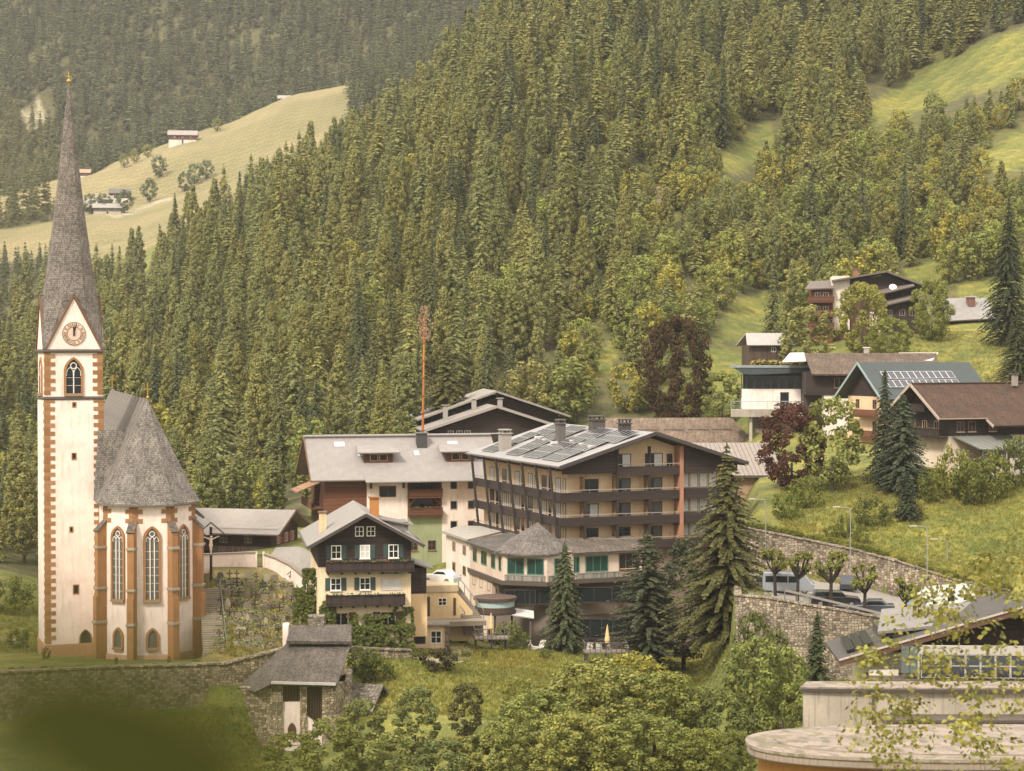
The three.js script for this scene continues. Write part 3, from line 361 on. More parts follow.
// restaurant wing below the hotel: the angled pavilion and its lower floors
{
  const P = [[446, 241], [470, 230.5], [503, 218], [547, 216.5], [575, 219], [642, 222.5], [642, 236], [520, 246], [460, 248]].map(([px, d]) => { const q = pix(px, 560, d); return [q.x, q.z]; });
  const c = [P[2][0] + 2, P[2][1] - 4], by = CY - 34.3, w = thing('restaurant_wing', 'polygonal restaurant wing with green framed windows and shingled pyramid roof', 'building', [c[0], by, c[1]]);
  const Q = P.map(p => [p[0] - c[0], p[1] - c[1]]), Y = py => CY - (py - HORIZON) / F * 219 - by;
  part(w, 'upper_wall', [plan(Q.slice(1), Y(580), Y(551))], BEIGE);
  part(w, 'white_wall', [plan([Q[0], onWall(Q[0], Q[1]).p(onWall(Q[0], Q[1]).L + .05), Q[7], Q[8]], -5, 11.2)], plaster(0xe0d0c4));
  const inset = Q.map((q, i) => i >= 2 && i <= 5 ? [q[0] + .2, q[1] - 1.6] : q);
  part(w, 'lower_wall', [plan([Q[1], onWall(Q[1], Q[2]).p(8.5), [inset[2][0] + 1, inset[2][1] - 1], ...inset.slice(3, 6), Q[6], Q[7]], -5, Y(580))], plaster(0x75675d));
  part(w, 'side_wall', [plan([Q[1], onWall(Q[1], Q[2]).p(9), onWall(Q[1], Q[2]).p(9, -1.5), onWall(Q[1], Q[2]).p(0, -1.5)], -5, Y(580))].map(g => g.translate(...(() => { const o = onWall(Q[1], Q[2]); const n = o.p(0, .06), z = o.p(0); return [n[0] - z[0], 0, n[1] - z[1]]; })())), BEIGE);
  part(w, 'floor_slab', [plan(Q.slice(1).map((q, i) => i < 5 ? [q[0] + (i < 2 ? -.25 : 0), q[1] + .3] : q), Y(584), Y(580))], plain(0x4b3f37));
  part(w, 'flat_roof', [plan([[Q[0][0] - .5, Q[0][1] + .3], [Q[1][0] - .3, Q[1][1] + .8], [Q[7][0], Q[7][1]], [Q[8][0], Q[8][1]]], 11.2, 11.5)], sheet(0xa39b90, .6));
  // lean-to roof along the left wing and the front
  const lean = (a, b, e, y0, y1, run) => { const o = onWall(a, b), A = o.p(-e, .7), B = o.p(o.L + e, .7), C = o.p(o.L + e, -run), D = o.p(-e, -run); return slab([[A[0], y0, A[1]], [B[0], y0, B[1]], [C[0], y1, C[1]], [D[0], y1, D[1]]], .25); };
  part(w, 'side_roof', [lean(Q[1], Q[2], -.2, Y(551), Y(543), 5)], SLATE);
  part(w, 'front_roof', [lean(Q[4], Q[5], .5, Y(552.5), Y(541.5), 3.6)], shingle(0x8d8176));
  { const cx = (Q[2][0] + Q[3][0]) / 2 + .9, cz = (Q[2][1] + Q[3][1]) / 2 - 3.2, ap = [cx + .6, Y(524), cz - .6], n = 8, g = []; const E = Array.from({ length: n }, (_, i) => { const a = R(22.5 + 45 * i); return [cx + sin(a) * 4.8, Y(552), cz + cos(a) * 4.7]; }); for (let i = 0; i < n; i++) g.push(poly(E[i], E[(i + 1) % n], ap)); g.push(poly(...E.slice().reverse()), poly(...E.map(p => [p[0], p[1] - .2, p[2]]).reverse())); for (let i = 0; i < n; i++) { const a = E[i], b = E[(i + 1) % n]; g.push(poly(a, [a[0], a[1] - .2, a[2]], [b[0], b[1] - .2, b[2]], b)); } part(w, 'pyramid_roof', g, shingle(0x8f8883)); }
  const green = { f: 0x41705f, cols: 2, fw: .1, glass: GLASS_G }, put = (i, s, y0, y1, ww, o) => { const e = onWall(Q[i], Q[i + 1]), q = e.p(s, .02); return win(w, q[0], Y(y0), q[1], ww, Y(y1) - Y(y0), e.ry, o); };
  const wallL = i => onWall(Q[i], Q[i + 1]).L;
  for (const [s, ww] of [[.16, 1.5], [.44, 2.1], [.72, 1.5], [.92, .9]]) put(1, s * wallL(1), 571, 557, ww, { f: 0x3f7565, cols: ww > 2 ? 2 : 1, fw: .1, glass: GLASS });
  for (const s of [.29, .74]) put(2, s * wallL(2), 573, 557, 2.0, green);
  put(3, .5 * wallL(3), 573, 557, 2.0, green); for (const [s, ww] of [[.32, 2.9]]) put(4, s * wallL(4), 573, 557, ww, { ...green, cols: 3 });
  put(4, .1, 573, 557, .9, green);
  for (const i of [2, 3, 4]) { const e = onWall(Q[i], Q[i + 1]), a = e.p(.2, .06), b = e.p(e.L - .2, .06); const m = part(w, 'balustrade', [bar([a[0], (Y(574) + Y(580)) / 2, a[1]], [b[0], (Y(574) + Y(580)) / 2, b[1]], .06, Y(574) - Y(580) - .1)], wood(0x9b9789)); part(m, 'handrail', [bar([a[0], Y(574), a[1]], [b[0], Y(574), b[1]], .14, .1)], plain(0x8b8577)); }
  { const e = onWall(Q[4], Q[5]), q = e.p(e.L * .8, .03); win(w, q[0], Y(578), q[1], 2.6, Y(556) - Y(578), e.ry, { f: 0x6b5442, cols: 3, name: 'loggia_door' }); const r = part(w, 'loggia_railing', [box(-1.3, 1.3, Y(572), Y(571), .2, .28), box(-1.3, 1.3, Y(575.5), Y(575), .2, .28), box(-1.3, 1.3, Y(579), Y(578), .2, .28)], plain(0xa88a6c), null, [q[0], 0, q[1]], e.ry); }
  for (const s of [.14, .36, .6, .84]) put(1, s * wallL(1), 596, 586, 1.1, { f: 0x6e4c36, cols: 1, fw: .1 });
  for (const [s, y0, y1] of [[.35, 568, 558], [.78, 568, 558], [.35, 590, 580], [.78, 590, 580]]) put(0, s * wallL(0), y0, y1, 1.3, { f: 0x8a6a52, cols: 1, fw: .1 });
  // glazed fronts of the two lower floors
  const lowW = (px, y0, y1, ww, cols, d = 218.6) => { const q = pix(px, 600, d); win(w, q.x - c[0], Y(y0), q.z - c[1], ww, Y(y1) - Y(y0), R(-2), { f: 0x2e2824, cols, fw: .1, glass: GLASS, proud: .12 }); };
  lowW(520, 603, 588, 3.6, 3, 217.2); lowW(540, 603, 588, 2.4, 2, 217.2); lowW(594, 604, 588, 4.2, 2, 219.6); lowW(622, 604, 588, 2.6, 2, 220.9); lowW(596, 640, 620, 4.0, 3, 219.6); lowW(624, 640, 620, 2.8, 2, 220.9); lowW(566, 640, 622, 2.2, 2, 218.4);
  part(w, 'band', [bar([inset[3][0], Y(611), inset[3][1] + .08], [inset[4][0], Y(611), inset[4][1] + .08], .1, 1.6), bar([inset[4][0], Y(611), inset[4][1] + .08], [inset[5][0], Y(611), inset[5][1] + .08], .1, 1.6)], plaster(0x8d7a6c));
  // entrance: curved bay with its glazed band, porch and canopy
  { const q = pix(495, 600, 214.5), m = part(w, 'bay', [at(cyl(2.3, 2.3, Y(606), Y(601), 24), 0, 0, 0), at(cyl(2.45, 2.45, Y(594.5), Y(592), 24), 0, 0, 0)], plain(0x4a372b), null, [q.x - c[0], 0, q.z - c[1]]); part(m, 'bay_glazing', [cyl(2.2, 2.2, Y(601), Y(594.5), 24)], new THREE.MeshPhysicalMaterial({ color: 0x9fb0ab, roughness: .15 })); part(m, 'bay_floor', [cyl(2.4, 2.4, Y(608), Y(606), 24)], plain(0x33302c)); part(m, 'porch_post', [[-1.9, .6], [1.9, .6], [0, 1.9]].map(([x, z]) => box(x - .12, x + .12, -1, Y(608), z - .12, z + .12)), plain(0x3d342d));
    win(w, q.x - c[0] + .3, -.3, q.z - c[1] - 1.6, 2.2, 3.0, 0, { f: 0x6b5442, cols: 2, name: 'entrance_door' }); }
  { const a = pix(508, 614, 213), b = pix(534, 618, 213.5); const m = part(w, 'canopy', [slab([[a.x - c[0], a.y - by, a.z - c[1]], [b.x - c[0], b.y - by, b.z - c[1]], [b.x - c[0], b.y - by + .4, b.z - c[1] - 3], [a.x - c[0], a.y - by + .4, a.z - c[1] - 3]], .12)], sheet(0xc9c3ba, .4)); part(m, 'canopy_post', [box(b.x - c[0] - .5, b.x - c[0] - .3, -1, b.y - by - .1, b.z - c[1] - .4, b.z - c[1] - .2)], plain(0x5a5048)); }
  { const q = pix(476, 634, 213); const s = part(w, 'wood_screen', Array.from({ length: 12 }, (_, i) => box(-.85 + i * .15, -.73 + i * .15, 0, 2.3, 0, .06)), plank(0xb05a2c), 'orange slatted wooden screen', [q.x - c[0], .2, q.z - c[1]], R(25)); }
}
// ---------------------------------------------------------------- dark and cream chalet
{
  const base = pix(365, 640, 190), h = thing('chalet', 'black and cream chalet with two flowered balconies and green shutters', 'house', base, R(9));
  const a = 4.6, D = -15, mk = (n, L) => { L.forEach(f => f()); };
  part(h, 'lower_wall', [box(-a, a, -4, 7.35, D, 0)], plaster(0xe3cda9)); part(h, 'upper_wall', [prism([[-a - .02, 7.35], [a + .02, 7.35], [a + .02, 9.75], [0, 12.35], [-a - .02, 9.75]], D - .02, .03)], DKPLANK);
  const rf = part(h, 'roof', gableRoof(-5.75, 5.75, D - .6, 1.5, 9.55, 12.75, .25), sheet(0x8c857d, .6)); part(rf, 'bargeboard', [bar([-5.8, 9.4, 1.54], [0, 12.6, 1.54], .08, .3), bar([5.8, 9.4, 1.54], [0, 12.6, 1.54], .08, .3)], plain(0x3e352e)); part(rf, 'gutter', [bar([-5.85, 9.5, 1.5], [-5.85, 9.5, D - .6], .16, .14), bar([5.85, 9.5, 1.5], [5.85, 9.5, D - .6], .16, .14)], plain(0x55504a));
  part(rf, 'shed_dormer', [box(2.2, 4.6, 10.6, 11.5, -6, -2.5), slab([[1.8, 11.9, -2.2], [1.8, 11.9, -6.3], [5.2, 11.2, -6.3], [5.2, 11.2, -2.2]], .12)], sheet(0x77706a, .6));
  const ch1 = part(h, 'chimney', [box(-4.3, -3.6, 9.8, 12.4, -4.6, -3.9)], plaster(0xd8b48c)); part(ch1, 'chimney_cap', [box(-4.4, -3.5, 12.4, 12.55, -4.7, -3.8)], DARKTRIM); const ch2 = part(h, 'chimney', [box(.9, 1.8, 11.5, 13.8, -5.2, -4.4)], plaster(0xa8713c)); part(ch2, 'chimney_cap', [box(.75, 1.95, 13.8, 13.95, -5.35, -4.25)], plain(0x7d5630));
  const sh = { shut: 0x33443d, rows: 2, f: 0xece6da, sill: 0xcdbfae };
  for (const x of [-2.85, 0, 2.85]) win(h, x, 8.15, .03, 1.0, 1.35, 0, x === 0 ? { ...sh, glass: CURTAIN } : sh); for (const x of [-2.9, 0]) win(h, x, 5.0, 0, 1.05, 1.25, 0, sh); win(h, 2.65, 4.9, 0, 2.1, 1.25, 0, { cols: 1, glass: CURTAIN, f: 0xb9aa94 });
  part(h, 'awning_box', [box(1.5, 3.8, 6.35, 6.6, .02, .35)], plain(0xb3a48c)); for (const x of [-.55, .6]) win(h, x, 10.35, .04, .85, 1.0, 0, { rows: 2 }); for (const x of [-2.4, 2.3]) win(h, x, 1.4, 0, 1.5, 1.4, 0, { f: 0xcbbba0, shut: 0x5d3b28, rows: 1 });
  for (const z of [-4, -9]) win(h, -a, 4.8, z, 1.0, 1.2, -PI / 2, sh);
  balcony(h, -3.9, a + .2, 7.05, .0, 1.25, DKWOOD, { flowers: RED, h: .95 }); balcony(h, -3.9, 3.9, 3.75, .0, 1.3, DKWOOD, { flowers: PINK, h: .95 });
  for (const [y, x0, x1] of [[6.89, -3.7, 4.4], [3.58, -3.6, 3.6]]) for (let i = 0; i < 7; i++) { const x = lerp(x0, x1, i / 6); part(h, 'corbel', once('corb', () => fin([box(-.09, .09, -.22, 0, 0, 1.0)])), DKWOOD, null, [x, y - .003, .03]); }
  part(h, 'garage_wall', [box(a, a + 1.8, 0, 4.3, -6, -1.5)], plaster(0xd9b98e)); part(h, 'garage_shed', [box(a + .01, a + 1.75, 4.3, 6.9, -6, -1.6)], DKPLANK); part(h, 'garage_roof', [slab([[a, 7.7, -1.1], [a, 7.7, -6.4], [a + 2.4, 6.9, -6.4], [a + 2.4, 6.9, -1.1]], .16)], GREYROOF);
}
// ---------------------------------------------------------------- long house behind it
{
  const base = pix(325, 592, 252), h = thing('guest_house', 'long guest house with grey roof, dormers, brown timber and white walls', 'house', base, R(14)), D = -13, E = 15.2, RG = 20.4;
  part(h, 'timber_wall', [box(0, 5.6, 7.6, E, D, 0)], MIDWOOD); part(h, 'base_wall', [box(0, 5.6, -6, 7.6, D, .02)], WHITE); part(h, 'white_wall', [box(5.6, 11.1, -6, E, D, .02), box(15.8, 24.5, -6, E, D, .0)], WHITE); part(h, 'green_wall', [box(11.1, 15.8, -6, 9.9, D, 0)], plaster(0x9aa07a)); part(h, 'recess_wall', [box(11.1, 15.8, 9.9, E, D, -1.4)], MIDWOOD);
  part(h, 'gable_wall', [prism([[-D, E - .02], [0, E - .02], [-D / 2, RG - .5]].map(([z, y]) => [z, y]), 0, 24).rotateY(PI / 2).translate(0, 0, 0)].map(g => g), MIDWOOD);
  const rf = part(h, 'roof', gableRoof(-2.0, 24, D - 1, 1.2, E - .35, RG, .28, 'x'), GREYROOF), sl = (RG - E + .35) / 7.7, ys = z => E - .35 + (1.2 - z) * sl;
  part(rf, 'lower_eave', [slab([[5.2, E - .65, 1.75], [25, E - .65, 1.75], [25, ys(-.2) + .06, -.2], [5.2, ys(-.2) + .06, -.2]], .14)], GREYROOF); part(rf, 'bargeboard', [bar([-2.04, E - .5, 1.2], [-2.04, RG - .12, -5.9], .08, .34), bar([-2.04, E - .5, D - 1], [-2.04, RG - .12, -5.9], .08, .34)], plain(0x6d4a30)); part(rf, 'ridge_cap', [bar([-2, RG + .06, -5.9], [25, RG + .06, -5.9], .5, .12)], sheet(0xb0a8a0)); part(rf, 'gutter', [bar([-2, E - .4, 1.26], [5.2, E - .4, 1.26], .16, .14), bar([5.2, E - .7, 1.82], [25, E - .7, 1.82], .16, .14)], plain(0x77706a));
  for (const x of [7.2, 18.4]) { const d = part(h, 'dormer', [box(x - 1.6, x + 2.2, ys(-1.6) - .3, ys(-1.6) + 1.45, -5, -1.6)], MIDWOOD); part(d, 'dormer_roof', [slab([[x - 2.7, ys(-1.6) + 1.45, -.7], [x + 3.1, ys(-1.6) + 1.45, -.7], [x + 2.7, ys(-1.6) + 2.3, -4.6], [x - 2.2, ys(-1.6) + 2.3, -4.6]], .14)], GREYROOF); for (const q of [-.35, .95]) { const wn = win(d, x + q, ys(-1.6) + .25, -1.6, 1.1, .95, 0, { f: 0xb08a64, cols: 1 }); } }
  for (const [x, z, w] of [[2, -4.4, 1.4], [4.9, -2.7, .7], [12.6, -2.7, .7], [17.6, -4.3, 1.4]]) part(h, 'skylight', [slab([[x, ys(z) + .12, z], [x + w, ys(z) + .12, z], [x + w, ys(z - .8) + .12, z - .8], [x, ys(z - .8) + .12, z - .8]], .1)], new THREE.MeshPhysicalMaterial({ color: 0xb9b6b2, roughness: .1 }));
  { const x = 13.8, m = part(h, 'chimney', [box(x - .6, x + .8, ys(-4.2) - .5, ys(-4.2) + 1.9, -5, -4)], plain(0x3d3a38)); part(m, 'chimney_cap', [box(x - .75, x + .95, ys(-4.2) + 1.9, ys(-4.2) + 2.05, -5.15, -3.85)], plain(0x6a645e)); }
  for (const y of [12.4, 9.9]) balcony(h, 11.15, 15.75, y, -1.4, .75, MIDWOOD, { flowers: y > 11 ? null : PINK, h: 1.05 }); for (const y of [12.6, 10.1]) win(h, 13.4, y, -1.4, 3, 1.9, 0, { f: 0x5d3c26, cols: 3 });
  for (const s of [11.3, 15.6]) part(h, 'brace', [bar([s, 11.2, .0], [s + (s < 13 ? 1 : -1), 12.3, .5], .14, .14), box(s - .1, s + .1, 9.8, E, -.2, .0)], plank(0x8b5a36));
  win(h, 8.4, 12.4, .02, 2.3, 1.5, 0, { f: 0x5a3a26, cols: 2, fw: .12 }); part(h, 'rafter_end', [box(6, 6.25, E - 1.6, E, .02, .6), box(10.4, 10.65, E - 1.6, E, .02, .6)], MIDWOOD);
  for (const x of [17.4, 19.8, 22.2]) for (const y of [13.3, 10.6, 7.9]) win(h, x, y, 0, .95, 1.15, 0, { f: 0x80705f, cols: 1, fw: .1 });
  for (const [x, y] of [[11.9, 5.2], [14.4, 5.2]]) win(h, x, y, 0, 1.1, 1.3, 0, { f: 0x6b4630, rows: 2, sill: 0x8a6a4a });
  // the gable end towards the church: balconies and white lower storey
  for (const y of [7.7, 11]) { const b = part(h, 'balcony', [box(-1.6, 0, y - .15, y, -11, -1.5)], MIDWOOD); part(b, 'parapet', [box(-1.66, -1.58, y, y + 1, -11, -1.5)], MIDWOOD); }
  part(h, 'end_wall', [box(-.12, -.02, -6, 7.5, D + .2, -.2)], WHITE); for (const z of [-2.6, -5.2, -8]) { win(h, -.13, 4.2, z, .9, 1.3, -PI / 2, { rows: 2 }); win(h, -.02, 11.2, z, 1.0, 1.9, -PI / 2, { f: 0x5a3a26 }); }
  part(h, 'side_awning', [slab([[-3.4, 13.0, -9.5], [-3.4, 13.0, -3.5], [-.1, 14.3, -3.5], [-.1, 14.3, -9.5]], .12)], plank(0xb98f6e));
}
// dark gabled house behind
{
  const base = pix(496, 470, 286), h = thing('timber_house', 'dark timber house with wide low gable behind the grey roof', 'house', base, R(8));
  const y = py => (470 - py) / 6.68; part(h, 'wall', [prism([[-8.6, -6], [8.6, -6], [8.6, y(429)], [0, y(409)], [-8.6, y(429)]], -12, 0)], DKPLANK);
  const rf = part(h, 'roof', gableRoof(-11.2, 11.2, -12, 1.5, y(430), y(405.5), .3), sheet(0x857c74, .6)); part(rf, 'bargeboard', [bar([-11.25, y(430) - .1, 1.55], [0, y(405.5) - .1, 1.55], .1, .4), bar([11.25, y(430) - .1, 1.55], [0, y(405.5) - .1, 1.55], .1, .4)], plain(0x8d837a));
  part(h, 'rear_wall', [prism([[-9, -4], [11, -4], [11, y(417)], [2.4, y(398)], [-9, y(420)]], -26, -12)], DKPLANK); part(h, 'rear_roof', [slab([[-11, y(421), -9.5], [-11, y(421), -27], [1.4, y(392), -27], [1.4, y(392), -9.5]], .3), slab([[1.4, y(392), -9.5], [1.4, y(392), -27], [13, y(418), -27], [13, y(418), -9.5]], .3)], sheet(0x8f867d, .6));
  for (const [x, yy, z] of [[-7.2, y(409), -4], [-2.6, y(403), -6], [1, y(402), -3]]) { const c = part(h, 'chimney', [box(x - .35, x + .35, yy - 2.2, yy + .3, z - .3, z + .3)], plain(0x8d857c)); part(c, 'chimney_cap', [box(x - .55, x + .55, yy + .45, yy + .55, z - .45, z + .45), box(x - .2, x + .2, yy + .3, yy + .45, z - .2, z + .2)], plain(0x8d857c)); }
  for (const x of [-6.8, -5.5, -4.3]) win(h, x, y(437), 0, .9, 1.0, 0, { f: 0xbdb2a2 });
}
// maypole
{ const b = pix(421, 445, 266), m = thing('maypole', 'tall orange maypole with a withered wreath on top, rising behind grey roof', 'pole', [b.x, land(b.x, b.z), b.z]); const top = pix(426, 308, 266).y - m.position.y, dx = .5;
  part(m, 'pole', [tube([0, -.5, 0], [dx, top - 1, 0], .25, 8, .1)], mat(0xc47c3a, { m: 'boards', r: .8 })); const r = rng(3), L = []; for (let i = 0; i < 520; i++) { const t = r(), a = r() * 7, q = (1 - abs(t - .45) * 1.3) * 1.3 * Math.sqrt(r()); L.push({ p: V(dx + sin(a) * q, top - 4.5 + t * 4.8, cos(a) * q), n: V(r() - .5, r() - .5, r() - .5).normalize(), s: .28, w: .25, c: r() < .35 ? [.42, .2, .13] : [.3, .22, .12] }); } part(m, 'wreath', leafCloud(L), FLOWERS); part(m, 'ring', Array.from({ length: 10 }, (_, i) => at(cyl(.4 - i * .02, .4 - i * .02, 0, .16, 8), dx * (i + 2) / 13, top * (i + 2) / 13, 0)), plain(0x8a4420)); }
// hipped house with brown roof behind the hotel, its chimney stack and annex
{
  const base = pix(700, 490, 284), h = thing('inn', 'broad house with pale brown hipped roof behind the hotel', 'house', base, R(6)), y = py => (490 - py) / 6.73, rm = shingle(0xa08b78);
  part(h, 'wall', [box(-14, 8.2, -8, y(449), -14, 0)], plaster(0xb89e86)); part(h, 'roof', [slab([[-15, y(450), 1], [9.2, y(450), 1], [6.2, y(419), -6.5], [-15, y(419), -6.5]], .25), slab([[9.2, y(450), 1], [9.2, y(450), -14], [6.2, y(419), -6.5]], .25), slab([[-15, y(450), -14], [9.2, y(450), -14], [6.2, y(419), -6.5], [-15, y(419), -6.5]], .25)], rm);
  for (const x of [-7, -3.2, .5, 4]) part(h, 'snow_guard', [bar([x - 1.6, y(430), -3.6], [x + 1.6, y(430), -3.6], .12, .12)], plain(0x6d5f52));
  const c = part(h, 'chimney', [box(8.7, 11.2, -6, y(430), -1, 1.4)], plaster(0xd3b9a6), 'large pale plastered chimney stack'); part(c, 'chimney_cap', [box(8.55, 11.35, y(430), y(429), -1.15, 1.55)], plain(0xa3907f));
  for (let i = 0; i < 4; i++) win(h, 2 + i * 1.7, y(463), 0, .9, 1.2, 0, {});
}
{
  const base = pix(755, 522, 252), h = thing('annex', 'low brown annex with ribbed metal roof right of the hotel', 'building', base, R(4)), y = py => (522 - py) / 7.58;
  part(h, 'wall', [box(-6.5, 3.4, -6, y(474), -9, 0)], plaster(0xa98b70)); const rf = part(h, 'roof', [slab([[-7, y(475), .8], [3.9, y(475), .8], [3.9, y(449) + .4, -9.5], [-7, y(449) + .4, -9.5]], .2)], sheet(0x8d8176, .5));
  const s = (y(449) + .4 - y(475)) / 10.3; part(rf, 'roof_seam', Array.from({ length: 19 }, (_, i) => bar([-6.9 + i * .6, y(475) + .04, .8], [-6.9 + i * .6, y(449) + .44, -9.5], .05, .07)), sheet(0x7a6f66, .5)); part(rf, 'roof_edge', [box(-7.05, 3.95, y(475) - .28, y(475) + .02, .76, .86)], plain(0x4c433b));
  part(h, 'band', [box(-6.5, 3.4, y(499), y(497), 0, .08)], plain(0x8a6d55)); part(h, 'handrail', [bar([-4.4, y(489), .25], [-1.6, y(492), .25], .07, .07)], plain(0xd5cbbb));
}
// ---------------------------------------------------------------- houses on the right-hand slope
{ // modern house with terrace
  const base = pix(778, 430, 285), h = thing('modern_house', 'modern white house with green roof, glass band and railed terrace on stilts', 'house', base, R(-6)), y = py => (430 - py) / 6.705, x = px => (px - 778) / 6.7;
  part(h, 'wall', [box(x(742), x(814), y(409), y(389), -9, 0)], plaster(0xe4d8cd)); part(h, 'upper_wall', [box(x(744), x(814), y(389), y(370), -9, -.4)], plain(0x2b3230));
  for (let i = 0; i < 8; i++) win(h, x(750.5 + i * 8), y(388.5), -.4, 1.14, y(376) - y(388.5), 0, { f: 0x5d6763, cols: 1, fw: .05, glass: GLASS, name: 'glass_panel' });
  for (let i = 0; i < 2; i++) win(h, x(742), y(398 - i * 12), -2 - i * .2, 2.6, 1.7, -PI / 2, { f: 0x4a5552, cols: 2 });
  win(h, x(784.3), y(408.5), 0, 1.3, y(392) - y(408.5), 0, { f: 0x5a6360, cols: 1, rows: 2, name: 'terrace_door' }); win(h, x(811), y(408.5), 0, .9, 2.2, 0, { f: 0x4a4540, cols: 1, name: 'terrace_door' });
  const rf = part(h, 'roof', [prism([[x(730.5), y(366)], [x(815), y(368.5)], [x(815), y(372)], [x(752), y(374.5)], [x(744), y(374)]], -11, 1.9)], plain(0x363d3d)); part(rf, 'roof_edge', [box(x(730.3), x(815), y(367.6), y(365), 1.88, 2.0), box(x(730.3) - .02, x(730.3) + .1, y(367.6), y(365), -11, 1.88)], sheet(0x838b89, .35));
  part(rf, 'roof_planting', leafCloud((() => { const r = rng(8), L = []; for (let i = 0; i < 2600; i++) L.push({ p: V(lerp(x(752), x(813), r()), y(365.2) + .1 + r() * .5 * r() + (r() < .2 ? .3 : 0), lerp(-10, 1.4, r())), n: V(r() - .5, .6 + r(), r() - .5).normalize(), s: .5, c: [.16 + .1 * r(), .13 + .06 * r(), .03] }); return L; })()), FLOWERS, 'dry sedum growing on the flat roof');
  const t = part(h, 'terrace', [box(x(731), x(812), y(416), y(409), 0, 4.2)], concrete(0xa59d92)); part(t, 'railing', [box(x(731), x(812), y(401), y(400.4), 4.1, 4.16), ...Array.from({ length: 10 }, (_, i) => { const q = lerp(x(731), x(811), i / 9); return box(q - .03, q + .03, y(409), y(401), 4.1, 4.16); }), box(x(731), x(731) + .05, y(401), y(400.4), 0, 4.1)], plain(0x8a8f8d, .4)); part(t, 'rail_wire', [0, 1, 2].map(i => box(x(731), x(812), y(403 + i * 2) - .015, y(403 + i * 2) + .015, 4.12, 4.14)), plain(0x8a8f8d, .4));
  part(h, 'stilt', [box(x(749), x(752), -4, y(416), 3, 3.5)], concrete(0xb5aca0)); part(h, 'base_wall', [box(x(776), x(808), -4, y(416), -4, 1.5)], concrete(0x9d9486)); part(h, 'undercroft', [box(x(750), x(800), -4, y(409), -8, -4)], concrete(0x8a8175));
}
{ // dark-over-white house
  const base = pix(842, 432, 277), h = thing('hillside_house', 'white house with dark timber upper floor under broad brown roof', 'house', base, R(-3)), y = py => (432 - py) / 6.9, x = px => (px - 842) / 6.88;
  part(h, 'lower_wall', [box(x(824), x(862), -5, y(393), -9, 0)], plaster(0xe3d6ca)); part(h, 'upper_wall', [box(x(806), x(872), y(395), y(372), -10, .15)], DKPLANK); part(h, 'side_wall', [box(x(806), x(824), -5, y(395), -10, -3)], plain(0x3b342e));
  const rf = part(h, 'roof', [slab([[x(811), y(374), 1.6], [x(935), y(374), 1.6], [x(941), y(353), -5], [x(808), y(353), -5]], .25), slab([[x(811), y(374), -11.5], [x(935), y(374), -11.5], [x(941), y(353), -5], [x(808), y(353), -5]], .25)], shingle(0x84705f));
  part(rf, 'pale_roof_panel', [slab([[x(784), y(362), -3], [x(808.4), y(361), -3], [x(808.4), y(352.5), -6], [x(794), y(352.8), -6]], .12), slab([[x(905), y(361), -2.6], [x(934), y(360.5), -2.6], [x(943), y(352.6), -5.2], [x(903), y(352.6), -5.2]], .12)], sheet(0xd0c5bb, .35), 'pale metal end of the roof');
  const c = part(h, 'chimney', [box(x(868), x(873), y(356), y(348), -5.5, -4.9)], plain(0x9a8f84)); part(c, 'chimney_cap', [box(x(867), x(874), y(348), y(347), -5.6, -4.8)], plain(0xcfc6ba));
  win(h, x(839), y(388), .15, 1.5, 1.5, 0, { f: 0x7d6048, sill: 0x5d4636 }); win(h, x(836.5), y(410), 0, 1.1, 1.5, 0, { sill: 0xb9aca0 }); win(h, x(850), y(388), .15, .9, 1.3, 0, { f: 0x4a3a2e });
}
{ // cream house with photovoltaic roof
  const base = pix(885, 462, 262), h = thing('solar_house', 'cream house with solar panels on its blue-green metal roof', 'house', base, R(24)), y = py => (462 - py) / 7.29, D = -9, X1 = 17;
  part(h, 'wall', [box(0, X1, -5, y(397), D, 0)], CREAM); part(h, 'gable_wall', [prism([[0, y(397)], [-D, y(397)], [-D / 2, y(367)]].map(([z, q]) => [z, q]), .02, X1).rotateY(PI / 2)], DKPLANK);
  const ye = y(399), yr = y(362.5), rf = part(h, 'roof', gableRoof(-1.5, X1 + .5, D - 1.3, 1.3, ye, yr, .22, 'x'), sheet(0x414846, .45)), s = (yr - ye) / 5.8, an = Math.atan(s);
  part(rf, 'bargeboard', [bar([-1.54, ye - .1, 1.3], [-1.54, yr - .1, -4.5], .08, .3), bar([-1.54, ye - .1, D - 1.3], [-1.54, yr - .1, -4.5], .08, .3)], sheet(0x93a29f, .4));
  for (let i = 0; i < 11; i++) for (let j = 0; j < 2; j++) { const z = -.9 - j * 1.35, m = part(h, 'solar_panel', once('pvm', () => fin([box(-.52, .52, -.02, .02, -.72, .72)])), PV, null, [1.6 + i * 1.1, ye + (1.3 - z) * s + .18, z]); m.rotation.x = an; part(m, 'panel_frame', once('pvmf', () => fin([box(-.545, -.5, -.03, .035, -.745, .745), box(.5, .545, -.03, .035, -.745, .745), box(-.5, .5, -.03, .035, -.745, -.7), box(-.5, .5, -.03, .035, .7, .745)])), plain(0xc4c0b8, .4)); }
  for (const q of [y(417), y(438)]) { balcony(h, .4, 6, q, 0, 1.2, MIDWOOD, { flowers: RED }); const b = part(h, 'balcony', [box(-1.2, 0, q - .15, q, -6, .0)], MIDWOOD); part(b, 'parapet', [box(-1.26, -1.18, q, q + .95, -6, 0)], MIDWOOD); }
  for (const q of [y(408), y(430), y(452)]) { win(h, 0, q - .2, -2.5, .9, 1.3, -PI / 2, { f: 0x8b6a48 }); win(h, 0, q - .2, -6.6, .9, 1.3, -PI / 2, { f: 0x8b6a48 }); win(h, 3, q - .4, 0, 1.8, 1.8, 0, { f: 0x8b6a48 }); }
}
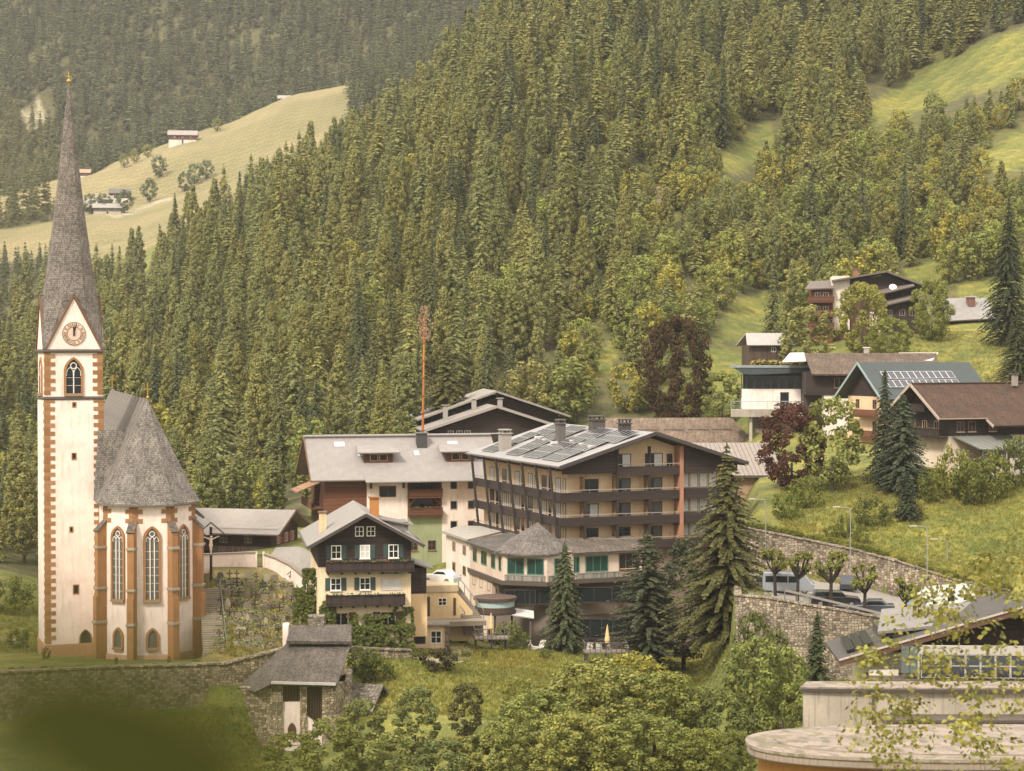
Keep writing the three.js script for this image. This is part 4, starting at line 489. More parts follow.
{ // brown-roofed chalet
  const base = pix(945, 463, 238), h = thing('timber_chalet', 'dark timber chalet with large reddish-brown roof and glazed porch', 'house', base, R(22)), y = py => (463 - py) / 8.03, D = -10, X1 = 20, ye = y(418), yr = y(384);
  part(h, 'lower_wall', [box(.5, X1, -5, y(436), D, 0)], plaster(0xdcc9b2)); part(h, 'upper_wall', [box(.4, X1, y(436), y(414), D, .1)], DKPLANK); part(h, 'gable_wall', [prism([[0, y(414)], [-D, y(414)], [-D / 2, y(389)]], .4, X1).rotateY(PI / 2)], DKPLANK);
  const m = shingle(0x674a34), s = (yr - ye) / 6.4, rf = part(h, 'roof', [slab([[-1.8, ye, 1.4], [5.2, ye, 1.4], [5.2, yr, -5], [-1.8, yr, -5]], .25), slab([[5.2, ye - 1.1 * s * 1.3, 1.4 + 1.45], [X1, ye - 1.1 * s * 1.3, 1.4 + 1.45], [X1, yr, -5], [5.2, yr, -5]], .25), slab([[-1.8, ye, D - 1.4], [X1, ye, D - 1.4], [X1, yr, -5], [-1.8, yr, -5]], .25)], m);
  part(rf, 'bargeboard', [bar([-1.84, ye - .12, 1.4], [-1.84, yr - .12, -5], .08, .36), bar([-1.84, ye - .12, D - 1.4], [-1.84, yr - .12, -5], .08, .36), bar([5.16, ye - 1.45 * s - .1, 2.85], [5.16, ye, 1.0], .07, .3)], plain(0xa49484)); part(rf, 'ridge_cap', [bar([-1.8, yr + .05, -5], [X1, yr + .05, -5], .45, .12)], plain(0x4c382b)); part(rf, 'gutter', [bar([-1.8, ye - .05, 1.46], [5.2, ye - .05, 1.46], .14, .12)], plain(0x98836f));
  const c = part(h, 'chimney', [box(13.2, 13.8, yr - .4, yr + 1, -4.4, -3.8)], plain(0x8a7d72)); part(c, 'chimney_cap', [box(13.05, 13.95, yr + 1.1, yr + 1.2, -4.55, -3.65), box(13.2, 13.8, yr + 1, yr + 1.1, -4.3, -3.9)], plain(0x5b534c)); for (const x of [11.8, 15.2]) part(h, 'vent_pipe', [tube([x, yr - 1.2, -3.4], [x, yr + .3, -3.4], .08)], plain(0x4a433d));
  for (const [x, f] of [[2.2, 0x8d5a3c], [3.9, 0x8d5a3c], [7, 0x8d5a3c]]) win(h, x, y(432), .1, 1.1, 1.3, 0, { f, sill: 0xcdb9a0 }); for (const z of [-2.4, -5, -7.6]) win(h, .4, y(432), z, 1, 1.3, -PI / 2, { f: 0xb08a62 });
  { const b = part(h, 'balcony', [box(-.9, .4, y(437) - .15, y(437), -9.4, 0)], DKWOOD); part(b, 'parapet', [box(-.96, -.88, y(437), y(437) + 1, -9.4, 0)], DKWOOD); part(b, 'flower_box', flowerBox(-9.4, 0, y(437) + 1, 0, RED).rotateY(-PI / 2).translate(-.92, 0, 0), FLOWERS); }
  { const b = part(h, 'attic_balcony', [box(-.7, .4, y(412) - .12, y(412), -6.6, -3.4)], DKWOOD); part(b, 'parapet', [box(-.74, -.68, y(412), y(412) + .9, -6.6, -3.4)], DKWOOD); }
  const p = part(h, 'porch_roof', [slab([[2.2, y(448), 4.4], [10.6, y(449), 4.4], [9.6, y(436), .2], [1.0, y(436), .2]], .1)], sheet(0x74736b, .4)); part(p, 'porch_seam', Array.from({ length: 9 }, (_, i) => bar([2.3 + i, y(448) + .05, 4.4], [1.1 + i, y(436) + .05, .2], .05, .06)), sheet(0x85857c)); part(p, 'porch_post', [2.5, 4.5, 6.5, 8.4, 10.2].map(x => box(x - .09, x + .09, -3, y(448.6), 4, 4.18)), DKWOOD); part(p, 'porch_panel', [box(2.6, 10.2, -3, y(459), 3.95, 4.05)], plaster(0xd9cbb8));
  for (let i = 0; i < 4; i++) win(h, 3.5 + i * 1.95, y(458.5), 4.02, 1.7, y(449.5) - y(458.5), 0, { cols: 1, glass: GLASS_L, f: 0xd9cbb8 });
}
{ // upper chalet
  const base = pix(868, 333, 345), h = thing('upper_chalet', 'rambling brown chalet with stepped dark roofs high above the village', 'house', base, R(-6)), y = py => (333 - py) / 5.54, x = px => (px - 868) / 5.54, rm = sheet(0x6b6058, .6);
  part(h, 'wall', [box(x(815), x(918), -6, y(292), -11, -1)], wood(0x5a3f2e)); part(h, 'white_wall', [box(x(832), x(850), y(330), y(276), -6, -.4), box(x(870), x(902), -5, y(312), -6, .6)], plaster(0xdacbbb));
  part(h, 'gable_wall', [prism([[x(845), y(294)], [x(918), y(294)], [x(918), y(287)], [x(886), y(275)], [x(845), y(280)]], -11, -.8)], DKPLANK);
  part(h, 'roof', [slab([[x(832), y(280), 1], [x(832), y(280), -12], [x(886), y(271), -12], [x(886), y(271), 1]], .3), slab([[x(886), y(271), 1], [x(886), y(271), -12], [x(928), y(287), -12], [x(928), y(287), 1]], .3)], rm);
  part(h, 'lower_roof', [slab([[x(876), y(307), 4.2], [x(922), y(296), 4.2], [x(922), y(292), .2], [x(880), y(301), .2]], .25), slab([[x(872), y(296), 2.6], [x(912), y(286), 2.6], [x(912), y(283), -.5], [x(874), y(291), -.5]], .22)], rm); part(h, 'lower_wall', [box(x(880), x(918), -5, y(303), -1, 2.8)], DKWOOD);
  part(h, 'wing', [box(x(812), x(833), -5, y(288), -8, .6)], MIDWOOD); part(h, 'wing_roof', [slab([[x(805), y(289), 1.6], [x(834), y(288), 1.6], [x(834), y(279), -5], [x(812), y(280), -5]], .22)], rm);
  for (const q of [y(302), y(316), y(328)]) balcony(h, x(808), x(834), q, .6, 1.9, MIDWOOD, {}); for (const [a, b] of [[818, 300], [826, 300], [818, 314], [826, 314], [824, 327], [830, 327]]) win(h, x(a), y(b), .6, 1, 1.4, 0, { f: 0xcbb9a2 }); for (const a of [878, 886, 895]) win(h, x(a), y(328), .6, 1, 1.6, 0, {}); for (const a of [888, 900, 910]) win(h, x(a), y(316), 2.8, 1, 1.1, 0, { f: 0x9a7a5a });
  const c = part(h, 'chimney', [box(x(855), x(860), y(280), y(269), -5, -4.2)], plaster(0x8a5f45)); part(c, 'chimney_cap', [box(x(854), x(861), y(269), y(268), -5.1, -4.1)], DARKTRIM); part(h, 'satellite_dish', [at(bare(new THREE.SphereGeometry(1.0, 12, 8, 0, PI * 2, 0, .8)), x(892), y(287.5) - .4, .4, 0, .9)], plain(0xddd5cb));
}
{ const base = pix(970, 325, 352), h = thing('barn', 'low barn with grey roof and stout chimney at the meadow edge', 'barn', base, R(8)), y = py => (325 - py) / 5.43, x = px => (px - 970) / 5.43;
  part(h, 'wall', [box(x(950), x(992), -5, y(318), -9, 0)], DKPLANK); part(h, 'roof', [slab([[x(943), y(321), 1.2], [x(996), y(318), 1.2], [x(997), y(297), -4.6], [x(950), y(297.5), -4.6]], .25), slab([[x(943), y(321), -10], [x(996), y(318), -10], [x(997), y(297), -4.6], [x(950), y(297.5), -4.6]], .25)], sheet(0x8c8680, .55)); const c = part(h, 'chimney', [box(x(973), x(980), y(306), y(297), -3.4, -2.2)], plain(0x6b4a3a)); part(c, 'chimney_cap', [box(x(972), x(981), y(297), y(295.6), -3.6, -2)], plain(0xa59c92)); win(h, x(958), y(330), 0, 1.2, 1.2, 0, {}); }
{ const base = pix(768, 352, 330), h = thing('shed', 'small shed with pale grey roof among thin spruces', 'shed', base, R(10)); part(h, 'wall', [box(-3.2, 4, -4, 1.2, -5, 0)], wood(0x5d4b3d)); part(h, 'roof', [slab([[-4, 1.2, .8], [4.6, 1.2, .8], [4.3, 3.3, -2.6], [-3.2, 3.3, -2.6]], .2), slab([[-4, 1.2, -6], [4.6, 1.2, -6], [4.3, 3.3, -2.6], [-3.2, 3.3, -2.6]], .2)], sheet(0xa59d97, .5)); win(h, 1, .0, 0, .9, .8, 0, {}); }
// ---------------------------------------------------------------- wooden house above the cemetery
{ const base = pix(271, 554, 226), h = thing('parish_house', 'low brown wooden house with pale grey roof above the cemetery', 'house', base, R(-14)), ye = 2.75, yr = 4.9, X0 = -11.5;
  part(h, 'wall', [box(X0, 0, -3, 2.9, -9, 0)], plank(0x4b3527)); part(h, 'gable_wall', [prism([[0, 2.9], [9, 2.9], [4.5, 4.45]], -X0 * -1, 0).rotateY(PI / 2)], plank(0x5f4030));
  const rf = part(h, 'roof', gableRoof(X0, 1.5, -10.2, 1.3, ye - .3, yr, .22, 'x'), sheet(0x948b82, .6)); part(rf, 'snow_guard', [bar([X0 + 4, ye + .35, .3], [1, ye + .35, .3], .1, .14)], sheet(0xc9c2b8)); part(rf, 'bargeboard', [bar([1.54, ye - .4, 1.3], [1.54, yr - .1, -4.45], .08, .3), bar([1.54, ye - .4, -10.2], [1.54, yr - .1, -4.45], .08, .3)], plain(0x5a3d2c)); part(rf, 'gutter', [bar([X0, ye - .35, 1.36], [1.5, ye - .35, 1.36], .12, .12)], plain(0x6d645c));
  const g = part(h, 'porch_gable', [prism([[-10.6, .4], [-7.4, .4], [-7.4, 2.2], [-9, 4], [-10.6, 2.2]], 0, 1.8)], plank(0x50382a)); part(g, 'porch_roof', [slab([[-11.1, 2.0, 2.4], [-11.1, 2.0, -1], [-9, 4.2, -1], [-9, 4.2, 2.4]], .15), slab([[-9, 4.2, 2.4], [-9, 4.2, -1], [-6.9, 2.0, -1], [-6.9, 2.0, 2.4]], .15)], sheet(0x9a8f84, .5));
  for (const x of [-6, -2.9]) win(h, x, 1.2, 0, 1, 1.1, 0, { f: 0x8a745c, rows: 2 }); balcony(h, -7.2, -.6, .1, 0, 1.0, wood(0x6d5c4c), { h: .8 }); for (const z of [-2.4, -5, -7]) win(h, 0, 1.0, z, .9, 1.1, PI / 2, { f: 0xbfae98, shut: 0x7a3a2a }); part(h, 'door', [box(0, .05, -.4, 1.7, -4.2, -3.3)], wood(0x7a3524)); }
// ---------------------------------------------------------------- stone chapel below the wall
{ const base = pix(310, 742, 171), h = thing('mortuary_chapel', 'stone chapel with stepped slate roof and two tall grated openings', 'chapel', base, R(4)), s = 11.17, y = py => (742 - py) / s, x = px => (px - 310) / s, st = stone(0xcbbba2), sl = shingle(0x7c736a);
  const zF = 0, ye = y(684), yt = y(652);
  part(h, 'stone_wall', [plan([[x(258), -1.2], [x(277), .02], [x(277), -2], [x(345), -2], [x(345), -9.5], [x(258), -9.5]], -4, ye - .1), box(x(300), x(307), -4, ye - .1, -2, .05), box(x(322), x(327.5), -4, ye - .12, -2, .06), plan([[x(325), .04], [x(336), -.1], [x(350), -3.4], [x(350), -9], [x(337), -9]], -4, ye - .1), prism([[x(254), 1.0], [x(277.5), -3], [x(277.5), ye - .15], [x(240), ye - .3]].map(p => p), -1.4, -.6), box(x(277), x(283), -4, ye - .1, -2, .03)], st);
  part(h, 'end_wall', [plan([[x(336.5), -.2], [x(351), -3.6], [x(351), -9.5], [x(336.5), -9.5]], -4, y(686)), prism([[3.6, ye - .15], [9.5, ye - .15], [9.5, yt - .05]], x(336), x(350.5)).rotateY(0)].slice(0, 1), st);
  part(h, 'white_panel', [box(x(283), x(300), -4, y(702), -1.9, -.2), prism([[x(283), y(711)], [x(300), y(716)], [x(300), y(745)], [x(283), y(745)]], -.2, -.12), prism([[x(307), y(716)], [x(322), y(728)], [x(322), -4], [x(307), -4]], -.6, -.1)], WHITE);
  part(h, 'arched_niche', [prism(archPts(.75, 1.3).map(([a, b]) => [a, b]), -.1, -.06)], plain(0x4a2c22), null, [x(292), y(737), .0]);
  for (const [a, b, c, d] of [[283, 300, 685.5, 715], [307, 322, 685.5, 727]]) { const g = part(h, 'opening', [box(x(a), x(b), y(d), y(c), -1.2, -.75)], plain(0x3a1f18)); for (let i = 0; i < 6; i++) part(g, 'grille_bar', [box(lerp(x(a), x(b), (i + .5) / 6) - .03, lerp(x(a), x(b), (i + .5) / 6) + .03, y(d), y(c), -.4, -.32)], plain(0x4a382e)); }
  const rf = part(h, 'roof', [slab([[x(272), y(681.5), .6], [x(337), y(684), .7], [x(351), yt, -5.6], [x(284), yt, -5.6]], .22), slab([[x(236), y(690), -1.6], [x(256), y(690.5), .2], [x(272), y(681.5), .6], [x(284), yt, -5.6]], .2)], sl); part(rf, 'snow_guard', [bar([x(272), y(681.5) + .12, .75], [x(336), y(684) + .12, .75], .2, .22)], sheet(0xb9b2a8, .5));
  part(h, 'upper_roof', [slab([[x(284), y(648), -4.6], [x(351), y(649), -4.6], [x(350), y(637), -8], [x(287), y(637), -8]], .3)], sl); part(h, 'clerestory', [box(x(287), x(349), yt - .8, y(650), -8, -5.4)], plain(0x3f352c)); part(h, 'gable_stub', [box(x(279), x(285), y(660), y(636), -9, -7)], WHITE); part(h, 'chimney', [box(x(305), x(322), y(640), y(628), -9.4, -7.8)], stone(0xa59a8c));
}
// stone annex of the chapel: rough lean-to
{ const q = pix(356, 735, 174), h = thing('stone_shed', 'small weathered stone shed leaning against the chapel', 'shed', [q.x, q.y, q.z], R(-20)); part(h, 'wall', [box(-1.4, 1.5, -3, 2.6, -4, 0)], stone(0xa29a8c)); part(h, 'roof', [slab([[-1.7, 2.3, .4], [1.8, 2.3, .4], [1.4, 4.2, -3], [-1.6, 4.2, -3]], .2), slab([[-1.7, 2.3, -5], [1.8, 2.3, -5], [1.4, 4.2, -3], [-1.6, 4.2, -3]], .2)], stone(0x8d867c)); }
// ---------------------------------------------------------------- small buildings by the yard
{ const base = pix(440, 614, 206), h = thing('garage', 'low yellow garage with parapet terrace beside the stairs', 'garage', base, R(12)); const wy = plaster(0xd0b488); part(h, 'wall', [box(-1.8, 1.9, -3, 2.4, -5, 0), prism([[1.9, -3], [3.6, -3], [3.6, .2], [1.9, 2.2]], -5, -.02)], wy); part(h, 'parapet', [box(-2.1, 2, 2.4, 3.1, -5, .12)], plaster(0xb7a184)); win(h, .25, .9, 0, .95, .85, 0, { rows: 2, f: 0xd8ccb8 }); part(h, 'door', [box(-1.7, -1.1, -.2, 1.9, 0, .05)], plain(0x3d3129)); part(h, 'side_door', [box(1.45, 1.75, -.2, 1.7, 0, .05)], wood(0x7a5a3c)); part(h, 'terrace_slab', [box(-4.6, 4.6, -1.0, -.5, -.4, 2.6)], concrete(0x8d8271)); }
{ const base = pix(427, 645, 200), h = thing('shop', 'tiny cream shop front with two windows under a flat terrace', 'shop', base, R(6)); part(h, 'wall', [box(-2.2, 2.1, -2, 2.0, -3, 0)], plaster(0xd8c09c)); part(h, 'roof', [box(-2.6, 2.4, 2.0, 2.2, -3.4, .5)], concrete(0x857a6c)); win(h, -.75, .15, 0, 1.2, 1.5, 0, { cols: 1, f: 0x3d332b }); win(h, .95, .15, 0, 1.15, 1.35, 0, { f: 0xe4dccf, rows: 2 }); part(h, 'corner_post', [box(1.9, 2.35, -2, 2.0, -.3, .3)], stone(0x9c9080)); }
{ const a = pix(449, 586, 212), b = pix(474, 620, 206), st = thing('stairway', 'long concrete stairway with handrails up to the terrace', 'stairs', [b.x, b.y, b.z], Math.atan2(a.x - b.x, a.z - b.z)); const L = hypot(a.x - b.x, a.z - b.z), Hh = a.y - b.y, n = 20; for (let i = 0; i < n; i++) part(st, 'step', [box(-1.1, 1.1, Hh * i / n - (i ? .5 : 1.5), Hh * (i + 1) / n, L * i / n, L * (i + 1) / n + (i < n - 1 ? 0 : .6))], concrete(0x8a8072)); for (const s of [-1.15, 1.15]) part(st, 'handrail', [bar([s, 1, 0], [s, Hh + 1, L], .06, .06), ...[0, .25, .5, .75, 1].map(t => box(s - .03, s + .03, Hh * t - .2, Hh * t + 1, L * t - .03, L * t + .03))], plain(0x6b655d)); }
// ---------------------------------------------------------------- valley-side building, front right
{ const base = pix(930, 690, 138), h = thing('valley_house', 'broad dark gabled house with solar balustrade beside the pale round roof', 'house', base, R(-3)), s = 13.85, y = py => (690 - py) / s, x = px => (px - 930) / s;
  part(h, 'wall', [box(x(863), x(1150), -8, y(652), -6, 0)], plaster(0xc9c3a8)); part(h, 'gable_wall', [prism([[x(866), y(652)], [x(1170), y(652)], [x(1015), y(611)]], -6, .05)], DKPLANK);
  const rf = part(h, 'roof', [slab([[x(836), y(657), 2], [x(836), y(657), -7], [x(1016), y(603), -7], [x(1016), y(603), 2]], .3), slab([[x(1016), y(603), 2], [x(1016), y(603), -7], [x(1200), y(657), -7], [x(1200), y(657), 2]], .3)], sheet(0x4d4741, .6)); part(rf, 'bargeboard', [bar([x(836), y(659.5), 2.06], [x(1016), y(605.5), 2.06], .1, .45), bar([x(1200), y(659.5), 2.06], [x(1016), y(605.5), 2.06], .1, .45)], plain(0x54392a)); part(rf, 'verge', [bar([x(836), y(656), 2.14], [x(1016), y(602), 2.14], .12, .12)], plain(0xa3958a));
  const d = part(h, 'dormer', [prism([[x(884), y(650)], [x(985), y(620)], [x(985), y(614)], [x(884), y(633)]], -6, -1)], plain(0x4a443c)); part(d, 'dormer_roof', [slab([[x(878), y(632), -.2], [x(990), y(619), -.2], [x(985), y(612), -6], [x(893), y(620), -6]], .2)], sheet(0x7d7771, .5)); part(d, 'vent', [at(cyl(.35, .35, 0, .1, 16), x(899), y(640), -.95, 0, PI / 2)], plain(0x7d766c)); for (const q of [923, 928]) part(d, 'flue', [tube([x(q), y(620), -4], [x(q), y(608), -4], .13, 10)], plain(0x2f2b28));
  for (let i = 0; i < 3; i++) part(rf, 'solar_collector', [slab([[x(846 + i * 9), y(650 - i * 3), .4], [x(854 + i * 9), y(647.4 - i * 3), .4], [x(857 + i * 9), y(646.5 - i * 3), -5.5], [x(849 + i * 9), y(649 - i * 3), -5.5]], .12)], PV);
  part(h, 'terrace', [box(x(866), x(1160), y(686) + .45, y(679) + .45, -1, 3.2)], plain(0x554c44)); part(h, 'white_parapet', [box(x(867), x(896), y(680) + .3, y(670) + .2, 1, 1.3)], plaster(0xd5c9b6)); part(h, 'bracket', [936, 985, 1034].map(q => box(x(q) - .15, x(q) + .15, y(695), y(686), 1, 3)), plain(0x3f3731));
  const b = part(h, 'balustrade', [box(x(912), x(1160), y(654), y(645.5), 2.95, 3.1), ...[912, 941, 970, 999, 1028].map(q => box(x(q) - .06, x(q) + .06, y(679), y(654), 2.95, 3.05))], plain(0xa59d91), null, [0, .5, 0]); for (let i = 0; i < 2; i++) for (let j = 0; j < 2; j++) part(b, 'glass_screen', [box(x(895 + j * 8.4) + .03, x(903.4 + j * 8.4) - .03, y(674 - i * 14) + .05, y(660 - i * 14) - .05, 2.9, 2.95)], new THREE.MeshPhysicalMaterial({ color: 0x59625d, roughness: .1 }));
  for (let i = 0; i < 14; i++) for (let j = 0; j < 2; j++) { const m = part(h, 'solar_panel', once('pvp', () => fin([box(-.46, .46, -.36, .36, -.02, .02)])), PV, null, [x(921 + i * 14.5), y(671.5 - j * 11.6) + .5, 3.1]); m.rotation.x = -.12; part(m, 'panel_frame', once('pvpf', () => fin([box(-.5, -.46, -.4, .4, -.03, .03), box(.46, .5, -.4, .4, -.03, .03), box(-.46, .46, .36, .4, -.03, .03), box(-.46, .46, -.4, -.36, -.03, .03)])), plain(0xaaa398, .5)); }
}
{ const base = pix(900, 771, 118), h = thing('round_hall', 'pale concrete hall with flat curved roof and ochre wall', 'building', base, 0), s = 16.2, y = py => (771 - py) / s, x = px => (px - 900) / s, CR = mat(0x9c8f83, { m: 'gravel', b: 'grassB', bs: .02, r: .95 });
  const el = (cx, cz, ax, az, n = 56) => Array.from({ length: n }, (_, i) => { const a = i / n * PI * 2, c = cos(a), q = sin(a); return [cx + Math.sign(c) * abs(c) ** .8 * ax, cz + Math.sign(q) * abs(q) ** .8 * az]; });
  const P = el(x(985), 0, 14.8, 5.4), r1 = part(h, 'roof', [plan(P, y(744), y(741))], CR); part(r1, 'fascia', [plan(el(x(985), 0, 14.7, 5.3), y(751), y(744))], concrete(0x9a8c7d)); part(r1, 'roof_edge', [plan(el(x(985), 0, 14.75, 5.35), y(752), y(751))], plain(0x4b4138)); part(h, 'roof_step', [plan(el(x(1010), -.3, 14.5, 4.6), y(741), y(739.5))], CR);
  part(h, 'wall', [plan(el(x(985), -.2, 14.0, 4.7), -9, y(752))], plaster(0xa5753d));
  const q = 15.0, X = px => (px - 900) / q, Y = py => y(771) + (771 - py) / q + .0, z0 = -9; const dy = (CY - (1 - HORIZON) * 0) * 0;
  const yy = py => CY - (py - HORIZON) / F * 127 - base.y, xx = px => (px - 512) / F * 127 - base.x;
  part(h, 'drum_wall', [plan([[xx(804), z0], [xx(872), z0 + .2], [xx(1100), z0 + .2], [xx(1100), z0 - 1.8], [xx(808), z0 - 1.8]], -8, yy(691))], concrete(0xb3a999)); const r2 = part(h, 'upper_roof', [plan([[xx(801), z0 + .1], [xx(838), z0 + .35], [xx(875), z0 + .45], [xx(1100), z0 + .5], [xx(1100), z0 - 2.0], [xx(812), z0 - 2.0]], yy(690), yy(687.5))], CR); part(r2, 'roof_edge', [bar([xx(801), yy(690.5), z0 + .15], [xx(875), yy(690.5), z0 + .5], .12, .2), bar([xx(875), yy(690.5), z0 + .5], [xx(1100), yy(690.5), z0 + .55], .12, .2)], plain(0x3f362e)); part(h, 'downpipe', [tube([xx(873), -2, z0 + .45], [xx(873), yy(690), z0 + .45], .09)], plain(0x4b4138));
  part(h, 'stair_block', [plan([[xx(880), z0 + .4], [xx(1100), z0 + .4], [xx(1100), z0 + 2.2], [xx(880), z0 + 2.2]], -8, yy(717))], concrete(0xb8ab9a)); part(h, 'stair_block_roof', [plan([[xx(878), z0 + .3], [xx(1100), z0 + .3], [xx(1100), z0 + 2.4], [xx(878), z0 + 2.4]], yy(717), yy(714.5))], plain(0x4f443a));
  part(h, 'porch', [box(xx(762), xx(806), -8, yy(738), -7.5, -5)], plain(0x6d655b));
}
// ---------------------------------------------------------------- far farmsteads on the sunny spur
const FARM = [[120, 179, 1075, 11, 7, 4.2, 0x4a4038, 0x6a625c], [104, 184, 1062, 9, 6, 3.2, 0x6a5a4c, 0x8d8378], [90, 195, 1050, 9, 6, 3, 0x54483e, 0x9a9188], [183, 142, 1190, 17, 8, 4.5, 0x6b4232, 0x9a8e86], [288, 95, 1250, 12, 6, 3, 0x6a5d50, 0x99918a], [91, 226, 1015, 9, 6, 3.4, 0x6d5645, 0x8d7f72], [80, 158, 1155, 12, 6, 3, 0x8a6248, 0xa0876e], [108, 245, 1003, 14, 6, 3, 0x77706a, 0x9a938b]];
FARM.forEach(([px, py, d, w, dep, hh, wc, rc], i) => { const q = pix(px, py, d); q.y = land(q.x, q.z); const L = ['black timber farmhouse with pale base, uppermost of the cluster by the spire', 'grey-brown barn beside the black farmhouse on the far meadow', 'low shed below the barn on the far meadow', 'long red-brown farmhouse at the wood edge on the far ridge', 'pale hay hut at the top of the far meadow', 'lone brown hut low on the far meadow beside the spire', 'rust-roofed hut directly behind the spire on the far meadow', 'grey hut among dark trees at the foot of far meadow'][i];
  const h = thing('farm_hut', L, 'hut', q, R([12, 15, 10, 6, 4, 20, 5, 8][i])); part(h, 'base_wall', [box(-w / 2, w / 2, -4, hh * .3, -dep / 2, dep / 2)], plaster(i % 3 ? 0xb8ab9c : 0xd8cfc4)); part(h, 'timber_wall', [box(-w / 2 - .1, w / 2 + .1, hh * .3, hh, -dep / 2 - .1, dep / 2 + .1), prism([[-dep / 2, hh], [dep / 2, hh], [0, hh + dep * .32]], -w / 2, w / 2).rotateY(PI / 2)], wood(wc)); part(h, 'roof', gableRoof(-w / 2 - .8, w / 2 + .8, -dep / 2 - 1, dep / 2 + 1, hh - .3, hh + dep * .38, .25, 'x'), sheet(rc, .6)); for (let k = 0; k < 3; k++) win(h, w * (k - 1) * .28, hh * .55, dep / 2 + .1, .9, 1, 0, { cols: 1 }); part(h, 'door', [box(-.5, .5, -1, hh * .42, dep / 2, dep / 2 + .06)], plain(0x40342b)); });
// ---------------------------------------------------------------- walls
function wallLine(name, label, cat, pts, th, mt, o = {}) { // pts: [px, d, topPy, bottomPy]
  const P = pts.map(([px, d, a, b]) => { const t = pix(px, a, d), u = pix(px, b, d); return { x: t.x, z: t.z, t: t.y, b: min(u.y, t.y - .3) - .6 }; }), c = P[0], g = thing(name, label, cat, [c.x, 0, c.z]); const body = [], cap = [];
  for (let i = 0; i < P.length - 1; i++) { const a = P[i], b = P[i + 1], dx = b.x - a.x, dz = b.z - a.z, L = hypot(dx, dz), nx = dz / L * th, nz = -dx / L * th, q = (p, y, k) => [p.x - c.x + nx * k, y, p.z - c.z + nz * k], n = max(1, floor(L / 3));
    for (let j = 0; j < n; j++) { const A = { x: lerp(a.x, b.x, j / n), z: lerp(a.z, b.z, j / n), t: lerp(a.t, b.t, j / n), b: lerp(a.b, b.b, j / n) }, B = { x: lerp(a.x, b.x, (j + 1) / n), z: lerp(a.z, b.z, (j + 1) / n), t: lerp(a.t, b.t, (j + 1) / n), b: lerp(a.b, b.b, (j + 1) / n) };
      body.push(poly(q(A, A.b, 0), q(B, B.b, 0), q(B, B.t, 0), q(A, A.t, 0)), poly(q(B, B.b, 1), q(A, A.b, 1), q(A, A.t, 1), q(B, B.t, 1))); cap.push(slab([q(A, A.t + .14, -.25), q(B, B.t + .14, -.25), q(B, B.t + .14, 1.25), q(A, A.t + .14, 1.25)], .15)); } }
  part(g, 'wall_body', body, mt); part(g, 'coping', cap, o.cap || mt); return g;
}
const ST = stone(0xa3967f), ST2 = stone(0xb8aa98);
wallLine('church_wall', 'long curved stone retaining wall below the church', 'wall', [[-60, 177, 676, 730], [40, 178.5, 671, 722], [120, 179, 667, 716], [180, 179.5, 666, 712], [225, 180, 664, 708], [262, 181, 655, 705], [292, 183, 648, 700]], .7, stone(0xb5a78d));
wallLine('car_park_wall', 'stone retaining wall carrying the car park edge', 'wall', SHELF.map(s => [s[0], s[1] - .35, s[2] - 4, 690]), .5, ST2);
wallLine('wall_return', 'short return of the car park wall beside the tallest spruce', 'wall', [[736.2, 206, 572, 640], [735, 186.3, 596, 690]], .5, ST2);
wallLine('hillside_wall', 'rough stone wall between car park and grassy slope', 'wall', SHELF.map(s => [s[0], s[3] - .25, s[5] - 1, s[4] + 4]), .6, ST2);
wallLine('cemetery_wall', 'low white plastered wall along the top of the cemetery', 'wall', [[203, 210, 555, 568], [230, 210.5, 554, 567], [250, 210.5, 553, 567], [256, 210.5, 553, 567]], .4, WHITE, { cap: plain(0x8d8272) });
wallLine('lane_wall', 'white plastered wall curving down beside the lane', 'wall', [[264, 210.5, 555, 566], [276, 209, 559, 571], [290, 206, 566, 579], [303, 201, 577, 592]], .4, WHITE, { cap: plain(0x7a6d60) });
wallLine('garden_wall', 'low rubble wall below the small shop', 'wall', [[352, 186, 648, 668], [385, 187, 650, 664], [412, 187.6, 651, 660]], .5, ST);
{ const q = pix(260, 567, 210.5), g = thing('cemetery_gate', 'dark iron gate between the white cemetery walls', 'gate', [q.x, q.y - .2, q.z]); part(g, 'gate_post', [box(-.5, -.3, 0, 1.9, -.1, .1)], WHITE); part(g, 'gate_post', [box(.3, .5, 0, 1.9, -.1, .1)], WHITE); part(g, 'gate_leaf', [box(-.3, .3, .2, .26, -.03, .03), box(-.3, .3, 1.5, 1.56, -.03, .03), ...Array.from({ length: 6 }, (_, i) => box(-.27 + i * .1, -.24 + i * .1, .2, 1.65, -.02, .02))], plain(0x2a2723)); }
// steps beside the church
{ const a = pix(215, 655, 184.5), b = pix(209, 590, 201), st = thing('church_steps', 'steep stone steps with railing between church and cemetery', 'stairs', [a.x, a.y, a.z], Math.atan2(b.x - a.x, b.z - a.z)), L = hypot(b.x - a.x, b.z - a.z), Hh = b.y - a.y, n = 30; for (let i = 0; i < n; i++) part(st, 'step', [box(-1.05, 1.05, Hh * i / n - 1.2, Hh * (i + 1) / n + .15, L * i / n, L * (i + 1) / n)], concrete(i % 3 ? 0x8f8472 : 0x857a69)); part(st, 'railing', [bar([-1.15, 1.1, 0], [-1.15, Hh + 1.1, L], .06, .06), ...[0, .2, .4, .6, .8, 1].map(t => box(-1.18, -1.12, Hh * t - 1, Hh * t + 1.1, L * t - .03, L * t + .03))], plain(0x6d675c)); }
